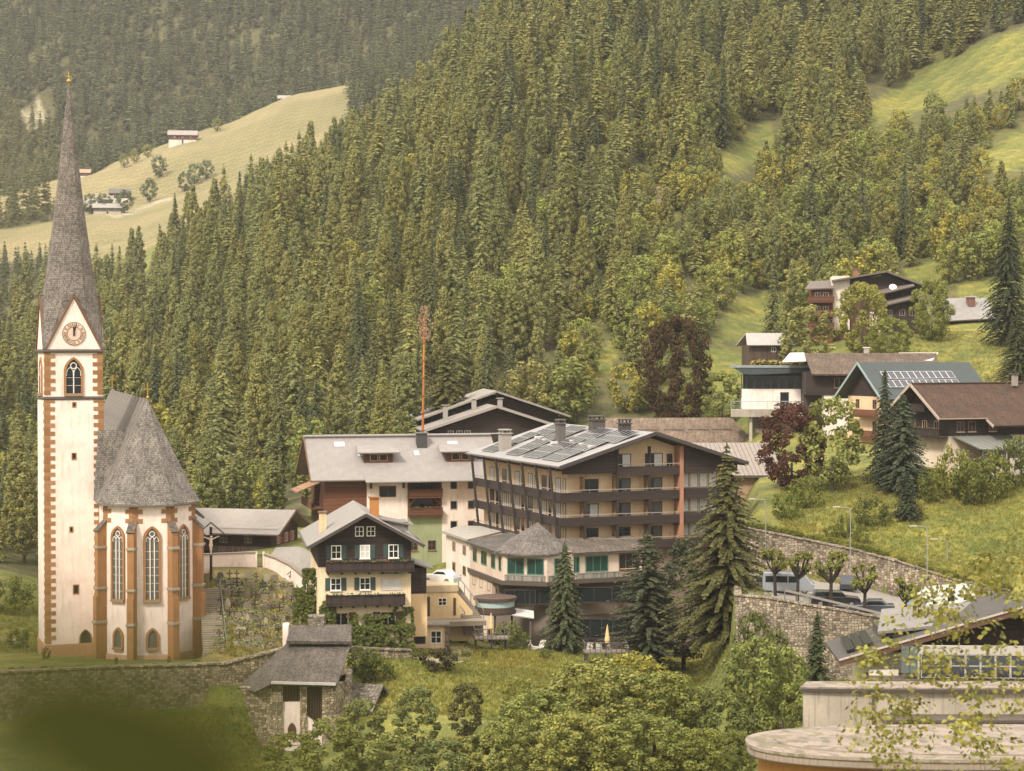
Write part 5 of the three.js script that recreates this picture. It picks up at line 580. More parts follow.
// crucifix shrine by the choir
{ const q = pix(211, 568, 205), g = thing('crucifix', 'tall wooden wayside crucifix with pale carved figure under a little roof', 'crucifix', [q.x, land(q.x, q.z), q.z], R(8)); const H0 = pix(211, 527, 205).y - g.position.y; part(g, 'cross_post', [box(-.14, .14, -.5, H0, -.1, .1), box(-1.1, 1.1, H0 - 1.1, H0 - .86, -.1, .1)], wood(0x4a3426)); part(g, 'roof', [slab([[-1.5, H0 - .75, .5], [-1.5, H0 - .75, -.4], [0, H0 + .55, -.4], [0, H0 + .55, .5]], .08), slab([[0, H0 + .55, .5], [0, H0 + .55, -.4], [1.5, H0 - .75, -.4], [1.5, H0 - .75, .5]], .08)], shingle(0x6d5240));
  const skin = plain(0xd8c4ae); part(g, 'carved_figure', [bare(new THREE.CapsuleGeometry(.16, .5, 4, 10)).translate(0, H0 - 1.55, .22), bare(new THREE.SphereGeometry(.13, 10, 8)).translate(.04, H0 - 1.03, .26), tube([-.1, H0 - 1.3, .2], [-.9, H0 - .98, .14], .07, 8, .045), tube([.1, H0 - 1.3, .2], [.9, H0 - .98, .14], .07, 8, .045), tube([-.07, H0 - 1.85, .22], [-.05, H0 - 2.4, .3], .1, 8, .07), tube([.07, H0 - 1.85, .22], [.05, H0 - 2.4, .3], .1, 8, .07), tube([-.05, H0 - 2.4, .3], [-.03, H0 - 3, .18], .07, 8, .045), tube([.05, H0 - 2.4, .3], [.03, H0 - 3, .18], .07, 8, .045), box(-.2, .2, H0 - 2.05, H0 - 1.8, .1, .38)], skin); }
// ---------------------------------------------------------------- graves
{ const r = rng(77), flower = (c) => leafCloud(Array.from({ length: 130 }, () => { const f = r() < .16; return { p: V((r() - .5) * 1.5, .08 + r() * .4, -.1 + r() * 1.9), n: V(r() - .5, r() + .2, r() - .5).normalize(), s: .2, c: f ? c : [.13 + .06 * r(), .14 + .05 * r(), .04] }; }));
  const beds = [[.4, .3, .06], [.38, .35, .32], [.3, .08, .06], [.28, .13, .2], [.12, .13, .04]].map(flower), GR = [0x9a8d78, 0x80735f, 0xa89a84, 0x85735f, 0x5d5448].map(h => mat(h, { m: 'fine', r: .7 })), IRON = plain(0x2c2825), WOODC = wood(0x5a4030);
  const kerb = fin([box(-.65, .65, -.4, .14, .08, 1.5)]), kinds = [
    () => ['upright stone with rounded top', [prism([[-.42, -.3], [.42, -.3], [.42, .8], [.3, 1.0], [0, 1.1], [-.3, 1.0], [-.42, .8]], -.1, .08)], 'headstone'],
    () => ['broad low headstone', [box(-.6, .6, -.3, .62, -.1, .1), box(-.68, .68, -.3, .12, -.14, .14)], 'headstone'],
    () => ['wrought iron cross', [box(-.05, .05, -.3, 1.5, -.04, .04), box(-.45, .45, .95, 1.05, -.04, .04), at(bare(new THREE.TorusGeometry(.24, .03, 5, 14)), 0, 1.0, 0), box(-.2, .2, -.3, .3, -.15, .15)], 'cross'],
    () => ['roofed wooden cross', [box(-.07, .07, -.3, 1.5, -.05, .05), box(-.4, .4, .9, 1.03, -.05, .05), slab([[-.6, 1.15, .15], [-.6, 1.15, -.15], [0, 1.7, -.15], [0, 1.7, .15]], .05), slab([[0, 1.7, .15], [0, 1.7, -.15], [.6, 1.15, -.15], [.6, 1.15, .15]], .05)], 'cross'],
    () => ['tall pointed stone', [prism([[-.32, -.3], [.32, -.3], [.28, 1.0], [0, 1.4], [-.28, 1.0]], -.1, .1)], 'headstone']].map(f => { const [l, g, n] = f(); return { l, g: fin(g), n }; });
  const FL = ['yellow flowers', 'white flowers', 'red flowers', 'pink flowers', 'green plants'], ROWS = [[205.5, 'top row below the white wall'], [203, 'second row from the top wall'], [200.2, 'third row from the top wall'], [197.2, 'middle row of the cemetery'], [194.2, 'third row above the lower wall'], [191.2, 'second row above the lower wall'], [188.2, 'bottom row above the lower wall']];
  ROWS.forEach(([d, rowName], ri) => { const a = 219 + (ri > 4 ? 1 : 0), b = [293, 296, 292, 288, 284, 278, 270][ri], n = floor((b - a) / 8.5); for (let i = 0; i <= n; i++) { if (r() < .1) continue; const px = lerp(a, b, i / n) + (r() - .5) * 2.5, q = ground(px, d + (r() - .5) * .7), ki = floor(r() * 5), k = kinds[ki], mt = ki === 2 ? IRON : ki === 3 ? WOODC : GR[floor(r() * 5)], fi = ri === 0 ? (r() < .75 ? 0 : 1) : floor(r() * 5);
    const g = thing('grave', `grave with ${k.l} and ${FL[fi]}, ${rowName}`, 'grave', q, R(10 + (r() - .5) * 14), 'graves on the cemetery slope'); g.scale.setScalar(.68 + r() * .32); part(g, k.n, k.g, mt); const kb = part(g, 'kerb', kerb, GR[floor(r() * 3)]); part(kb, 'grave_planting', beds[fi], FLOWERS); } }); }
// ---------------------------------------------------------------- vehicles
const TYRE = plain(0x1a1918, .9), RIM = mat(0x9a9894, { r: .35, metal: .7 }), LAMPG = new THREE.MeshPhysicalMaterial({ color: 0xd8d4cc, roughness: .1 }), TAIL = plain(0x7a1512, .3);
const paint = h => once('paint' + h, () => new THREE.MeshPhysicalMaterial({ color: h, roughness: .35, metalness: .2, clearcoat: 1, clearcoatRoughness: .06 }));
function wheels(t, xs, w, r) { for (const x of xs) for (const s of [-1, 1]) { const m = part(t, 'wheel', once('tyre' + r, () => fin([at(cyl(r, r, -.1, .1, 18), 0, 0, 0, 0, PI / 2)])), TYRE, null, [x, r, s * (w / 2 - .1)]); part(m, 'rim', once('rim' + r, () => fin([at(cyl(r * .62, r * .62, -.11, .11, 12), 0, 0, 0, 0, PI / 2)])), RIM); } }
function extr(P, w, bev = .06) { const s = new THREE.Shape(P.map(p => new THREE.Vector2(...p))), g = new THREE.ExtrudeGeometry(s, { depth: w - 2 * bev, bevelEnabled: true, bevelSize: bev, bevelThickness: bev, bevelSegments: 2, steps: 1 }); g.translate(0, 0, -w / 2 + bev); return bare(g); }
function car(px, d, yaw, color, label, o = {}) {
  const q = ground(px, d), t = thing(o.name || 'parked_car', label, 'car', [q.x, q.y + .13, q.z], yaw, 'cars in the car park'), L = o.L || 4.4, w = 1.78;
  part(t, 'body', [extr([[-L / 2, .32], [L / 2 - .05, .3], [L / 2, .62], [L / 2 - .12, .82], [L / 2 - 1.15, .95], [-L / 2 + .1, .98], [-L / 2, .7]], w, .08)], paint(color)); const wag = o.wagon;
  const cab = part(t, 'cabin', [extr(wag ? [[-L / 2 + .12, .94], [L / 2 - 1.2, .92], [L / 2 - 1.9, 1.42], [-L / 2 + .45, 1.46]] : [[-L / 2 + .6, .94], [L / 2 - 1.2, .92], [L / 2 - 1.95, 1.4], [-L / 2 + 1.2, 1.42]], w - .18, .1)], paint(color));
  const gl = wag ? [[-L / 2 + .32, .98], [L / 2 - 1.38, .98], [L / 2 - 1.98, 1.34], [-L / 2 + .55, 1.38]] : [[-L / 2 + .82, .98], [L / 2 - 1.38, .98], [L / 2 - 2.0, 1.33], [-L / 2 + 1.25, 1.35]]; part(cab, 'side_window', [prism(gl, w / 2 - .1, w / 2 - .075)], GLASS); part(cab, 'side_window', [prism(gl, -w / 2 + .075, -w / 2 + .1)], GLASS);
  part(cab, 'windscreen', [slab([[L / 2 - 1.2, 1.0, -.68], [L / 2 - 1.2, 1.0, .68], [L / 2 - 1.78, 1.42, .6], [L / 2 - 1.78, 1.42, -.6]], .02)], GLASS); for (const s of [-1, 1]) { part(t, 'headlight', [box(L / 2 - .12, L / 2 + .03, .62, .76, s * .62 - .16, s * .62 + .16)], LAMPG); part(t, 'tail_light', [box(-L / 2 - .03, -L / 2 + .1, .72, .9, s * .66 - .12, s * .66 + .12)], TAIL); }
  part(t, 'bumper', [box(L / 2 - .05, L / 2 + .05, .3, .48, -.8, .8), box(-L / 2 - .05, -L / 2 + .05, .32, .5, -.8, .8)], plain(0x2b2a29)); wheels(t, [L / 2 - .85, -L / 2 + .8], w, .32); return t;
}
car(836, 187.5, R(-4), 0x15171b, 'black estate car parked second along the car park wall', { wagon: 1, L: 4.7 });
car(872, 185.8, R(172), 0x3b4048, 'dark grey car behind the car park guard rail beside a pollard tree');
car(918, 192, R(60), 0x27405c, 'dark blue car parked beside the motorhome', { wagon: 1, L: 4.2 });
car(849, 202, R(80), 0x22252a, 'small black car tucked against the upper stone wall', { L: 3.8 });
{ const q = pix(441, 582, 211); const c = car(441, 211, R(150), 0xd9d6d0, 'white car parked on the terrace beside the green wall', { L: 4.1 }); c.position.y = q.y - .1; c.userData.group = undefined; delete c.userData.group; }
{ const q = ground(789, 193), t = thing('parked_van', 'silver minibus with dark side windows at the car park end', 'van', [q.x, q.y + .13, q.z], R(-8), 'cars in the car park'); part(t, 'body', [extr([[-2.5, .35], [2.45, .35], [2.5, .9], [2.1, 1.2], [1.5, 2.0], [-2.4, 2.05], [-2.5, 1.6]], 1.95, .1)], paint(0x8d9092)); for (const [a, b] of [[-2.3, -1.3], [-1.2, -.1], [0, 1.0]]) for (const s of [-1, 1]) part(t, 'side_window', [box(a, b, 1.15, 1.78, s * .976 - .01, s * .976 + .015)], GLASS); part(t, 'windscreen', [slab([[2.08, 1.25, -.8], [2.08, 1.25, .8], [1.58, 1.95, .75], [1.58, 1.95, -.75]], .02)], GLASS); for (const s of [-1, 1]) { part(t, 'headlight', [box(2.4, 2.55, .7, .9, s * .75 - .15, s * .75 + .15)], LAMPG); part(t, 'tail_light', [box(-2.56, -2.4, .8, 1.3, s * .85 - .08, s * .85 + .08)], TAIL); } wheels(t, [1.6, -1.5], 1.9, .34); }
{ const q = ground(945, 193.5), t = thing('motorhome', 'white motorhome with overcab parked at the car park corner', 'motorhome', [q.x, q.y + .13, q.z], R(208), 'cars in the car park'); part(t, 'body', [extr([[-3.2, .55], [1.6, .55], [1.6, 1.5], [2.5, 1.9], [2.4, 2.75], [-3.2, 2.85]], 2.25, .08)], paint(0xe4e1da)); part(t, 'cab', [extr([[1.5, .45], [3.1, .4], [3.15, 1.0], [2.4, 1.35], [1.9, 1.9], [1.5, 1.95]], 2.0, .08)], paint(0xdedbd4)); part(t, 'windscreen', [slab([[2.45, 1.4, -.85], [2.45, 1.4, .85], [2.02, 1.9, .8], [2.02, 1.9, -.8]], .02)], GLASS); for (const [a, b, c, d] of [[-2.6, -1.6, 1.5, 2.1], [-.4, .5, 1.5, 2.1], [1.75, 2.3, 1.3, 1.75]]) for (const s of [-1, 1]) part(t, 'side_window', [box(a, b, c, d, s * (a > 1 ? 1.0 : 1.128) - .015, s * (a > 1 ? 1.0 : 1.128) + .015)], GLASS); for (const s of [-1, 1]) part(t, 'stripe', [box(-3.1, 1.5, .95, 1.15, s * 1.13 - .01, s * 1.13 + .01)], plain(0x6a7076)); part(t, 'rear_window', [box(-3.3, -3.24, 1.5, 2.2, -.7, .7)], GLASS); for (const s of [-1, 1]) { part(t, 'headlight', [box(3.02, 3.2, .75, .95, s * .75 - .16, s * .75 + .16)], LAMPG); part(t, 'tail_light', [box(-3.32, -3.2, .8, 1.1, s * .9 - .1, s * .9 + .1)], TAIL); } part(t, 'roof_hatch', [box(-1.8, -1.1, 2.82, 2.95, -.35, .35)], plain(0xcac6be)); wheels(t, [2.3, -1.6], 2.0, .36); }
{ const q = pix(785, 598, 183.6), e = pix(884, 622, 182.7), g = thing('guard_rail', 'metal guard rail along the car park edge above the stone wall', 'railing', [q.x, q.y, q.z]); const d = e.clone().sub(q); part(g, 'rail', [bar([0, .75, 0], [d.x, d.y + .75, d.z], .06, .22)], plain(0x7d756a)); for (let i = 0; i <= 8; i++) { const t = i / 8; part(g, 'post', [box(d.x * t - .05, d.x * t + .05, d.y * t - .3, d.y * t + .65, d.z * t - .2, d.z * t - .1)], plain(0x6b645b)); } }
// ---------------------------------------------------------------- lamps
for (const [px, d, top, dir, label] of [[851, 204.2, 508, -1, 'tall grey street lamp before the upper stone wall, behind the black car'], [928, 200.5, 527, -1, 'tall grey street lamp beside the motorhome'], [766, 211, 500, -1, 'slim street lamp at the car park end beside the annex'], [948, 214, 540, -1, 'short lamp post standing on the grassy slope']]) { const q = ground(px, d), t = thing('street_lamp', label, 'lamp', q, 0, 'street lamps by the car park'), Hh = pix(px, top, d).y - q.y; part(t, 'pole', [tube([0, -.4, 0], [0, Hh - .5, 0], .075, 8, .05), tube([0, Hh - .5, 0], [.12 * dir, Hh, 0], .06, 8, .05)], mat(0x8f8a83, { r: .5, metal: .4 })); const a = part(t, 'arm', [tube([.12 * dir, Hh, 0], [dir * 1.1, Hh + .12, .2], .05, 6, .04)], mat(0x8f8a83, { r: .5, metal: .4 })); part(a, 'lamp_head', [extr([[-.4, -.04], [.4, -.04], [.3, .07], [-.34, .06]], .24, .02).translate(dir * 1.5, Hh + .12, .2)], plain(0x9b958c, .5)); }
// ---------------------------------------------------------------- hotel garden: decks, parasols, loungers, hedge line
function deck(px, d, w, dep, label) { const q = ground(px, d), Hh = 1.5, g = thing('viewing_deck', label, 'deck', [q.x, q.y, q.z], R(4)); q.y += Hh; part(g, 'deck_floor', Array.from({ length: 9 }, (_, i) => box(-w / 2, w / 2, Hh - .12, Hh, -dep / 2 + dep * i / 9 + .01, -dep / 2 + dep * (i + 1) / 9 - .01)), plank(0x8d8172)); part(g, 'railing', [box(-w / 2, w / 2, Hh + .95, Hh + 1.03, dep / 2 - .06, dep / 2 + .02), box(-w / 2, w / 2, Hh + .5, Hh + .54, dep / 2 - .04, dep / 2), ...Array.from({ length: 9 }, (_, i) => { const x = lerp(-w / 2, w / 2, i / 8); return box(x - .04, x + .04, Hh - .1, Hh + .95, dep / 2 - .05, dep / 2 + .01); }), ...[-1, 1].map(s => box(s * w / 2 - .03, s * w / 2 + .03, Hh + .95, Hh + 1.03, -dep / 2, dep / 2))], wood(0x6d6258)); for (const [a, b] of [[-1, 1], [1, 1], [0, 1], [-1, -1], [1, -1]]) part(g, 'post', [box(a * w * .45 - .09, a * w * .45 + .09, -1.5, Hh - .12, b * dep * .42 - .09, b * dep * .42 + .09)], wood(0x4d443b)); return g; }
const d1 = deck(491, 203, 3.6, 2.4, 'small timber viewing deck on posts above the grass bank'), d2 = deck(605, 199, 4.4, 2.2, 'timber viewing deck half hidden by the big bushes');
function parasol(x, y, z, Hh, label, r = .26) { const t = thing('parasol', label, 'parasol', [x, y, z], 0, 'folded cream parasols in the hotel garden'); part(t, 'pole', [tube([0, 0, 0], [0, Hh, 0], .03)], plain(0x8a7458)); part(t, 'folded_canopy', [cyl(r * .9, r * .55, Hh * .3, Hh * .36, 9), cyl(r, r * .95, Hh * .36, Hh * .42, 9), cyl(r * .95, r * .3, Hh * .42, Hh * .86, 9), cyl(r * .3, .02, Hh * .86, Hh, 9)], mat(0xd8b884, { m: 'fine', r: .9 })); part(t, 'base', [cyl(.3, .28, 0, .08, 12)], plain(0x55504a)); }
parasol(d1.position.x, d1.position.y + 1.5, d1.position.z, 2.6, 'folded cream parasol standing on the small viewing deck', .3); { const q = ground(492, 208); parasol(q.x, q.y, q.z, 3.0, 'folded cream parasol on the lawn before the hotel entrance', .3); } parasol(d2.position.x + .3, d2.position.y + 1.5, d2.position.z - .6, 2.7, 'folded cream parasol on the half hidden deck', .3);
{ let first; [[589, 214], [600, 214.4], [615, 214.2], [630, 214.6], [533, 211], [540, 211.2]].forEach(([px, d], i) => { const q = ground(px, d), label = ['pale garden lounger before the left glass door of the hotel', 'second pale garden lounger before the glass doors', 'reclined pale lounger beside the stone pier', 'pale lounger next to the dark pine', 'white lounger left of the slim spruce', 'white lounger against the slim spruce'][i]; let t; if (!first) { t = first = thing('lounger', label, 'lounger', q, 0, 'loungers on the hotel lawn'); part(t, 'seat', [box(-.35, .35, .3, .4, -.3, 1.3)], plain(0xa89e92)); const b = part(t, 'backrest', [box(-.35, .35, 0, .9, -.05, .05)], plain(0xa89e92), null, [0, .36, -.28]); b.rotation.x = -.6; for (const [a, c] of [[-.3, -.2], [.3, -.2], [-.3, 1.2], [.3, 1.2]]) part(t, 'leg', [box(a - .03, a + .03, 0, .3, c - .03, c + .03)], plain(0x55504a)); } else { t = copyOf(first, label); t.position.copy(q); } t.rotation.y = [-.3, .2, 1.2, .4, .9, -.6][i]; }); }
// ---------------------------------------------------------------- trees
const LEAF = (o = {}) => new THREE.MeshPhysicalMaterial({ vertexColors: true, roughness: 1, side: THREE.DoubleSide, specularIntensity: .15, transmission: .32, thickness: 0, ...o });
const tint = (r, g, b) => once(`lf${r},${g},${b}`, () => LEAF({ color: new THREE.Color().setRGB(r, g, b) })), BARK = mat(0x5d5044, { m: 'boards', r: .95 }), BARK2 = mat(0x6b6256, { m: 'boards', r: .95 }), BARKD = mat(0x3f342b, { m: 'boards', r: .95 });
const shade = (r, c, v = .3) => { const k = 1 - v + 2 * v * r(), w = (r() - .5) * .22; return [c[0] * k * (1 + w), c[1] * k, c[2] * k * (1 - w)]; };
const UP = V(0, 1, 0);
function spray(r, L, p, t, s, c, w = .3) { const o = hypot(p.x, p.z) || 1, n = V(p.x / o * .8, .55, p.z / o * .8).add(V((r() - .5) * .9, (r() - .5) * .6, (r() - .5) * .9)); n.addScaledVector(t, -n.dot(t)).normalize(); L.push({ p, n, t, s, w, c }); }
function conifer(seed, o) { // crown of needle sprays on whorled branches, tapered trunk with branch wood
  const r = rng(seed), { H: h = 24, R: rad = 3, from = .1, levels = 26, per = 7, step = .55, size = .9, droop = .25, lift = .15, col = [.09, .1, .03], v = .3, pow = .85, ragged = .35, hang = .6, wood: wd = false } = o, L = [], wood = [tube([0, -1.2, 0], [0, h * .55, 0], h * .016, 7, h * .009), tube([0, h * .55, 0], [0, h * .99, 0], h * .009, 6, .02)], lean = (r() - .5) * .5;
  for (let i = 0; i < levels; i++) {
    const t = (i + r() * .6) / levels, y = lerp(h * from, h * .985, t ** .92), shape = (1 - t) ** pow * (t < .12 ? .7 + t * 2.5 : 1), n = max(3, Math.round(per * (.6 + .5 * (1 - t)))), a0 = r() * 7;
    for (let k = 0; k < n; k++) {
      const a = a0 + k / n * 2 * PI + (r() - .5) * .7, len = max(.25, rad * shape * (1 - ragged + 2 * ragged * r())); if (r() < .06) continue;
      const dx = sin(a), dz = cos(a), P = s => V(dx * len * s, y + len * (lift * s * (1 - t * .3) - droop * s * s), dz * len * s), m = max(2, Math.ceil(len / step));
      if (wd && len > .8) wood.push(tube([0, y, 0], P(.85).toArray(), .05 * (1 - t) + .02, 3, .01));
      for (let q = 0; q < m; q++) { const s = (q + .45 + r() * .4) / m, p = P(s), side = V(-dz, 0, dx), tp = (1.1 - s * .55) * size; const c = () => shade(r, col, v);
        for (const e of [-1, 1]) spray(r, L, p.clone().addScaledVector(side, e * tp * .32).add(V(0, -.05 * r(), 0)), V(dx * .6 + side.x * e * .8, -hang * (.6 + .8 * r()), dz * .6 + side.z * e * .8).normalize(), tp * (.8 + r() * .5), c(), .34);
        if (q === m - 1) spray(r, L, P(1), V(dx, .1 - droop, dz).normalize(), size * .9, c()); else if (r() < .5) spray(r, L, p.clone().add(V(0, .1, 0)), V(dx, -hang * .4, dz).normalize(), size * .8, c(), .34); }
    }
  }
  for (let k = 0; k < 6; k++) spray(r, L, V((r() - .5) * .2, h - k * .22, (r() - .5) * .2), V(r() - .5, 2.2, r() - .5).normalize(), size * .7, shade(r, col, v));
  return { crown: leafCloud(L), trunk: fin(wood) };
}
function broadleaf(seed, o) { // limbs carrying clumps, each clump a shell of leaf faces
  const r = rng(seed), { H: h = 10, R: rad = 3.5, from = .25, clumps = 26, leaves = 110, size = .42, col = [.1, .13, .03], v = .3, cr = .3, trunk = .022, flat = 1, limbs = 9, top = 0 } = o, L = [], wood = [tube([0, -1.2, 0], [0, h * (from + .25), 0], h * trunk, 7, h * trunk * .6)], cy = h * (from + (1 - from) * .5), ry = h * (1 - from) * .5;
  for (let i = 0; i < clumps; i++) {
    const u = 2 * (i + r()) / clumps - 1, a = i * 2.4 + r() * .8, s = .55 + .45 * Math.sqrt(r()), k = Math.sqrt(1 - u * u), c = V(sin(a) * k * rad * s, cy + u * ry * (.75 + .25 * s), cos(a) * k * rad * s), R0 = rad * cr * (.65 + .7 * r()), tone = .8 + .4 * r();
    if (top) { c.x *= 1 - top * (c.y - h * from) / (h * (1 - from)); c.z *= 1 - top * (c.y - h * from) / (h * (1 - from)); }
    if (i < limbs) { const b = [0, h * (from * .7 + .18 * r()), 0], m = [c.x * .5, lerp(b[1], c.y, .62), c.z * .5]; wood.push(tube(b, m, h * trunk * .45, 5, h * trunk * .25), tube(m, c.toArray(), h * trunk * .25, 4, .015)); }
    for (let j = 0; j < leaves; j++) { const d = V(r() - .5, r() - .45, r() - .5).normalize(), q = R0 * (.62 + .42 * r()), p = V(c.x + d.x * q, c.y + d.y * q * .82 * flat, c.z + d.z * q), n = d.clone().multiplyScalar(.8).add(V(r() - .5, r() * .8, r() - .5)).normalize(); const cc = shade(r, col, v); L.push({ p, n, s: size * (.7 + .6 * r()), w: .42, c: cc.map(x => x * tone) }); }
  }
  return { crown: leafCloud(L), trunk: fin(wood) };
}
// model trees
const LA = [.225, .222, .075], SP = [.115, .122, .052], BR = [.235, .23, .058];
const softLarch = (s, lv, sz, n) => broadleaf(s, { H: 24, R: 4.6, clumps: n, leaves: lv, size: sz, col: LA, from: .1, cr: .2, top: .9, v: .35, limbs: 10, trunk: .013, flat: 1.25 });
const larchM = [...[8, 9].map(i => softLarch(i * 23, 70, .66, 66)), ...[1, 2].map(i => conifer(i * 11, { H: 24, R: 5.0, levels: 23, per: 7, step: .95, size: 1.35, droop: .34, lift: .2, col: LA, ragged: .5, pow: .8, from: .12, hang: .8 }))];
const larchN = [...[5, 6, 7].map(i => softLarch(i * 23, 150, .42, 78)), ...[1, 2].map(i => conifer(i * 11 + 50, { H: 24, R: 5.0, levels: 34, per: 8, step: .6, size: .8, droop: .34, lift: .2, col: LA, ragged: .5, pow: .8, from: .12, v: .4, hang: .8 }))];
const spruceN = [1, 2].map(i => conifer(i * 13 + 150, { H: 24, R: 3.8, levels: 40, per: 10, step: .55, size: .7, droop: .4, lift: .1, col: SP, ragged: .28, pow: .9, from: .04, v: .4 }));
const spruceM = [1, 2, 3].map(i => conifer(i * 13 + 100, { H: 24, R: 3.7, levels: 28, per: 7, step: .85, size: 1.2, droop: .4, lift: .1, col: SP, ragged: .28, pow: .95, from: .06 }));
const broadM = [1, 2, 3, 4].map(i => broadleaf(i * 17 + 200, { H: 11, R: 4, clumps: 24, leaves: 60, size: .62, col: BR, from: .12 }));
const farM = [1, 2].map(i => conifer(i * 19 + 300, { H: 24, R: 4.6, levels: 14, per: 7, step: 1.5, size: 2.0, droop: .35, lift: .1, col: SP, ragged: .4, pow: .85, from: .05, hang: .8 }));
function growTree(model, name, label, category, q, s, yaw, mt, bark, group, sy = s) { const t = thing(name, label, category, q, yaw, group); t.scale.set(s, sy, s); if (group) { t.rotation.order = 'YXZ'; t.rotation.x = (hash(floor(q.x * 9), floor(q.z * 9), 1) - .5) * .1; t.rotation.z = (hash(floor(q.x * 9), floor(q.z * 9), 2) - .5) * .1; } for (const [n, g, m] of [['trunk', model.trunk, bark], ['crown', model.crown, mt]]) { const x = new THREE.Mesh(g, m); x.name = n; x.castShadow = x.receiveShadow = true; t.add(x); } return t; }
// ---------------------------------------------------------------- woods on the slopes
{
  const r = rng(4242), near = { larch: [], spruce: [], broad: [] }, far = [];
  const cell = 7.7; for (let z = 246; z < 700; z += cell) for (let x = -.36 * z; x < .36 * z; x += cell) {
    const X = x + (r() - .5) * cell * .95, Z = -(z + (r() - .5) * cell * .95), y = land(X, Z), w = wooded(X, y, Z), k1 = r(), k2 = r(), k3 = r(), k4 = r(); if (w !== 1) continue; const [px, py] = toPix(X, y, Z); if (px < -110 || px > 1134 || py < -70) continue; { if (MEADOWS.some((P, i) => i !== 3 && i !== 4 && [4, 9, 14, 19].some(u => [-2.5, 2.5].some(e => inPoly(...toPix(X + e, y + u, Z), P))))) continue; }
    const clump = fbm(X / 45, Z / 45, 88), right = smooth(560, 700, px) * (1 - smooth(400, 500, -Z)), low = smooth(330, 262, -Z) * (px < 330 ? 1 : .3), scrub = px > 560 && px < 720 && py > 230 && py < 400 ? 1 : 0;
    const pb = clamp(.04 + .62 * right + .6 * low + (clump > .6 ? .12 : 0) + scrub * .3), ps = .2 + (clump < .42 ? .25 : 0);
    if (scrub && k4 < .12) continue;
    const kind = k1 < pb ? 'broad' : k2 < ps ? 'spruce' : 'larch', s = kind === 'broad' ? .45 + .6 * k3 * (scrub ? .6 : 1) : lerp(.44, .56, smooth(280, 480, -Z)) + .38 * k3 * lerp(1, .7, right);
    near[kind].push({ X, y: y - .2, Z, s, k4, px, py, size: s / -Z, sy: s * (.9 + .25 * r()), yaw: r() * 7 });
  }
  for (let z = 250; z < 690; z += 6) for (let x = -.36 * z; x < .36 * z; x += 6) { const X = x + (r() - .5) * 6, Z = -(z + (r() - .5) * 6), y = land(X, Z), k = r(), k3 = r(), k4 = r(), yaw = r() * 7; if (wooded(X, y, Z) !== 1 || k < .25) continue; const [px, py] = toPix(X, y, Z); if (px < -110 || px > 1134 || py < -70 || MEADOWS.some(P => inPoly(...toPix(X, y + 5, Z), P))) continue; const s = .2 + .24 * k3; near.larch.push({ X, y: y - .2, Z, s: s * 1.25, k4, px, py, size: 0, sy: s, yaw }); }
  for (let z = 312; z < 560; z += 6.2) for (let x = .01 * z; x < .34 * z; x += 6.2) { const X = x + (r() - .5) * 6, Z = -(z + (r() - .5) * 6), y = land(X, Z), k = r(), k3 = r(), k4 = r(), yaw = r() * 7; if (wooded(X, y, Z) !== 1) continue; const [px, py] = toPix(X, y, Z), [qx, qy] = toPix(X, y + 5, Z), f = smooth(560, 640, px) * (1 - smooth(430, 560, -Z)) * smooth(.2, .4, fbm(X / 30, Z / 30, 71)); if (k > f * .97 || px > 1134 || MEADOWS.some(P => inPoly(qx, qy, P))) continue; const s = .34 + .45 * k3 * k3 + .14 * r(); near.broad.push({ X, y: y - .3, Z, s, k4, px, py, size: s / -Z, sy: s * (.8 + .4 * r()), yaw }); }
  for (let z = 700; z < 1800; z += 9.5) for (let x = -.34 * z; x < .07 * z; x += 8.5) { const X = x + (r() - .5) * 8, Z = -(z + (r() - .5) * 9), k = r(), y = land(X, Z); if (wooded(X, y, Z) !== 2) continue; const [px, py] = toPix(X, y, Z); if (px < -80 || px > 600 || py < -60 || (fbm(X / 50, Z / 50, 19) < .26 && k < .6)) continue; if (inPoly(px, py, [[14, 126], [22, 106], [52, 100], [52, 122], [34, 132]])) continue; far.push({ X, y: y - .3, Z, s: (.65 + .5 * r()) * (z < 1000 ? .5 : 1), yaw: r() * 7, k4: r() }); }
  const zone = px => px < 62 ? 'left of the church tower' : px < 215 ? 'between church spire and cemetery' : px < 330 ? 'above the parish house' : px < 440 ? 'above the long grey roof' : px < 570 ? 'above the dark gabled house' : px < 720 ? 'above the hotel roof' : px < 860 ? 'above the modern white house' : 'above the upper chalet and barn';
  const SIZE = (t, k) => (k === 'broad' ? t.sy / .7 : t.sy / .8) < .75 ? 'small' : (k === 'broad' ? t.sy / .7 : t.sy / .8) < 1.05 ? 'middling' : 'tall', RANK = Z => -Z < 275 ? 'at the village edge' : -Z < 310 ? 'low down' : -Z < 350 ? 'a little way up' : -Z < 400 ? 'part way up' : 'halfway up';
  const KIND = { larch: ['larch', larchN, larchM, 'feathery larch', [[1, 1, 1], [1.12, 1.06, 1], [.88, .92, .95], [1.04, .98, .85]], BARK2, 270], spruce: ['spruce', spruceN, spruceM, 'dark spruce', [[1, 1, 1], [1.2, 1.15, 1], [.8, .85, .9]], BARK, 130], broad: ['broadleaf_tree', broadM, broadM, 'round green broadleaf tree', [[1, 1, 1], [1.25, 1.12, .9], [.78, .85, .9], [1.0, 1.1, 1.0]], BARK, 230] };
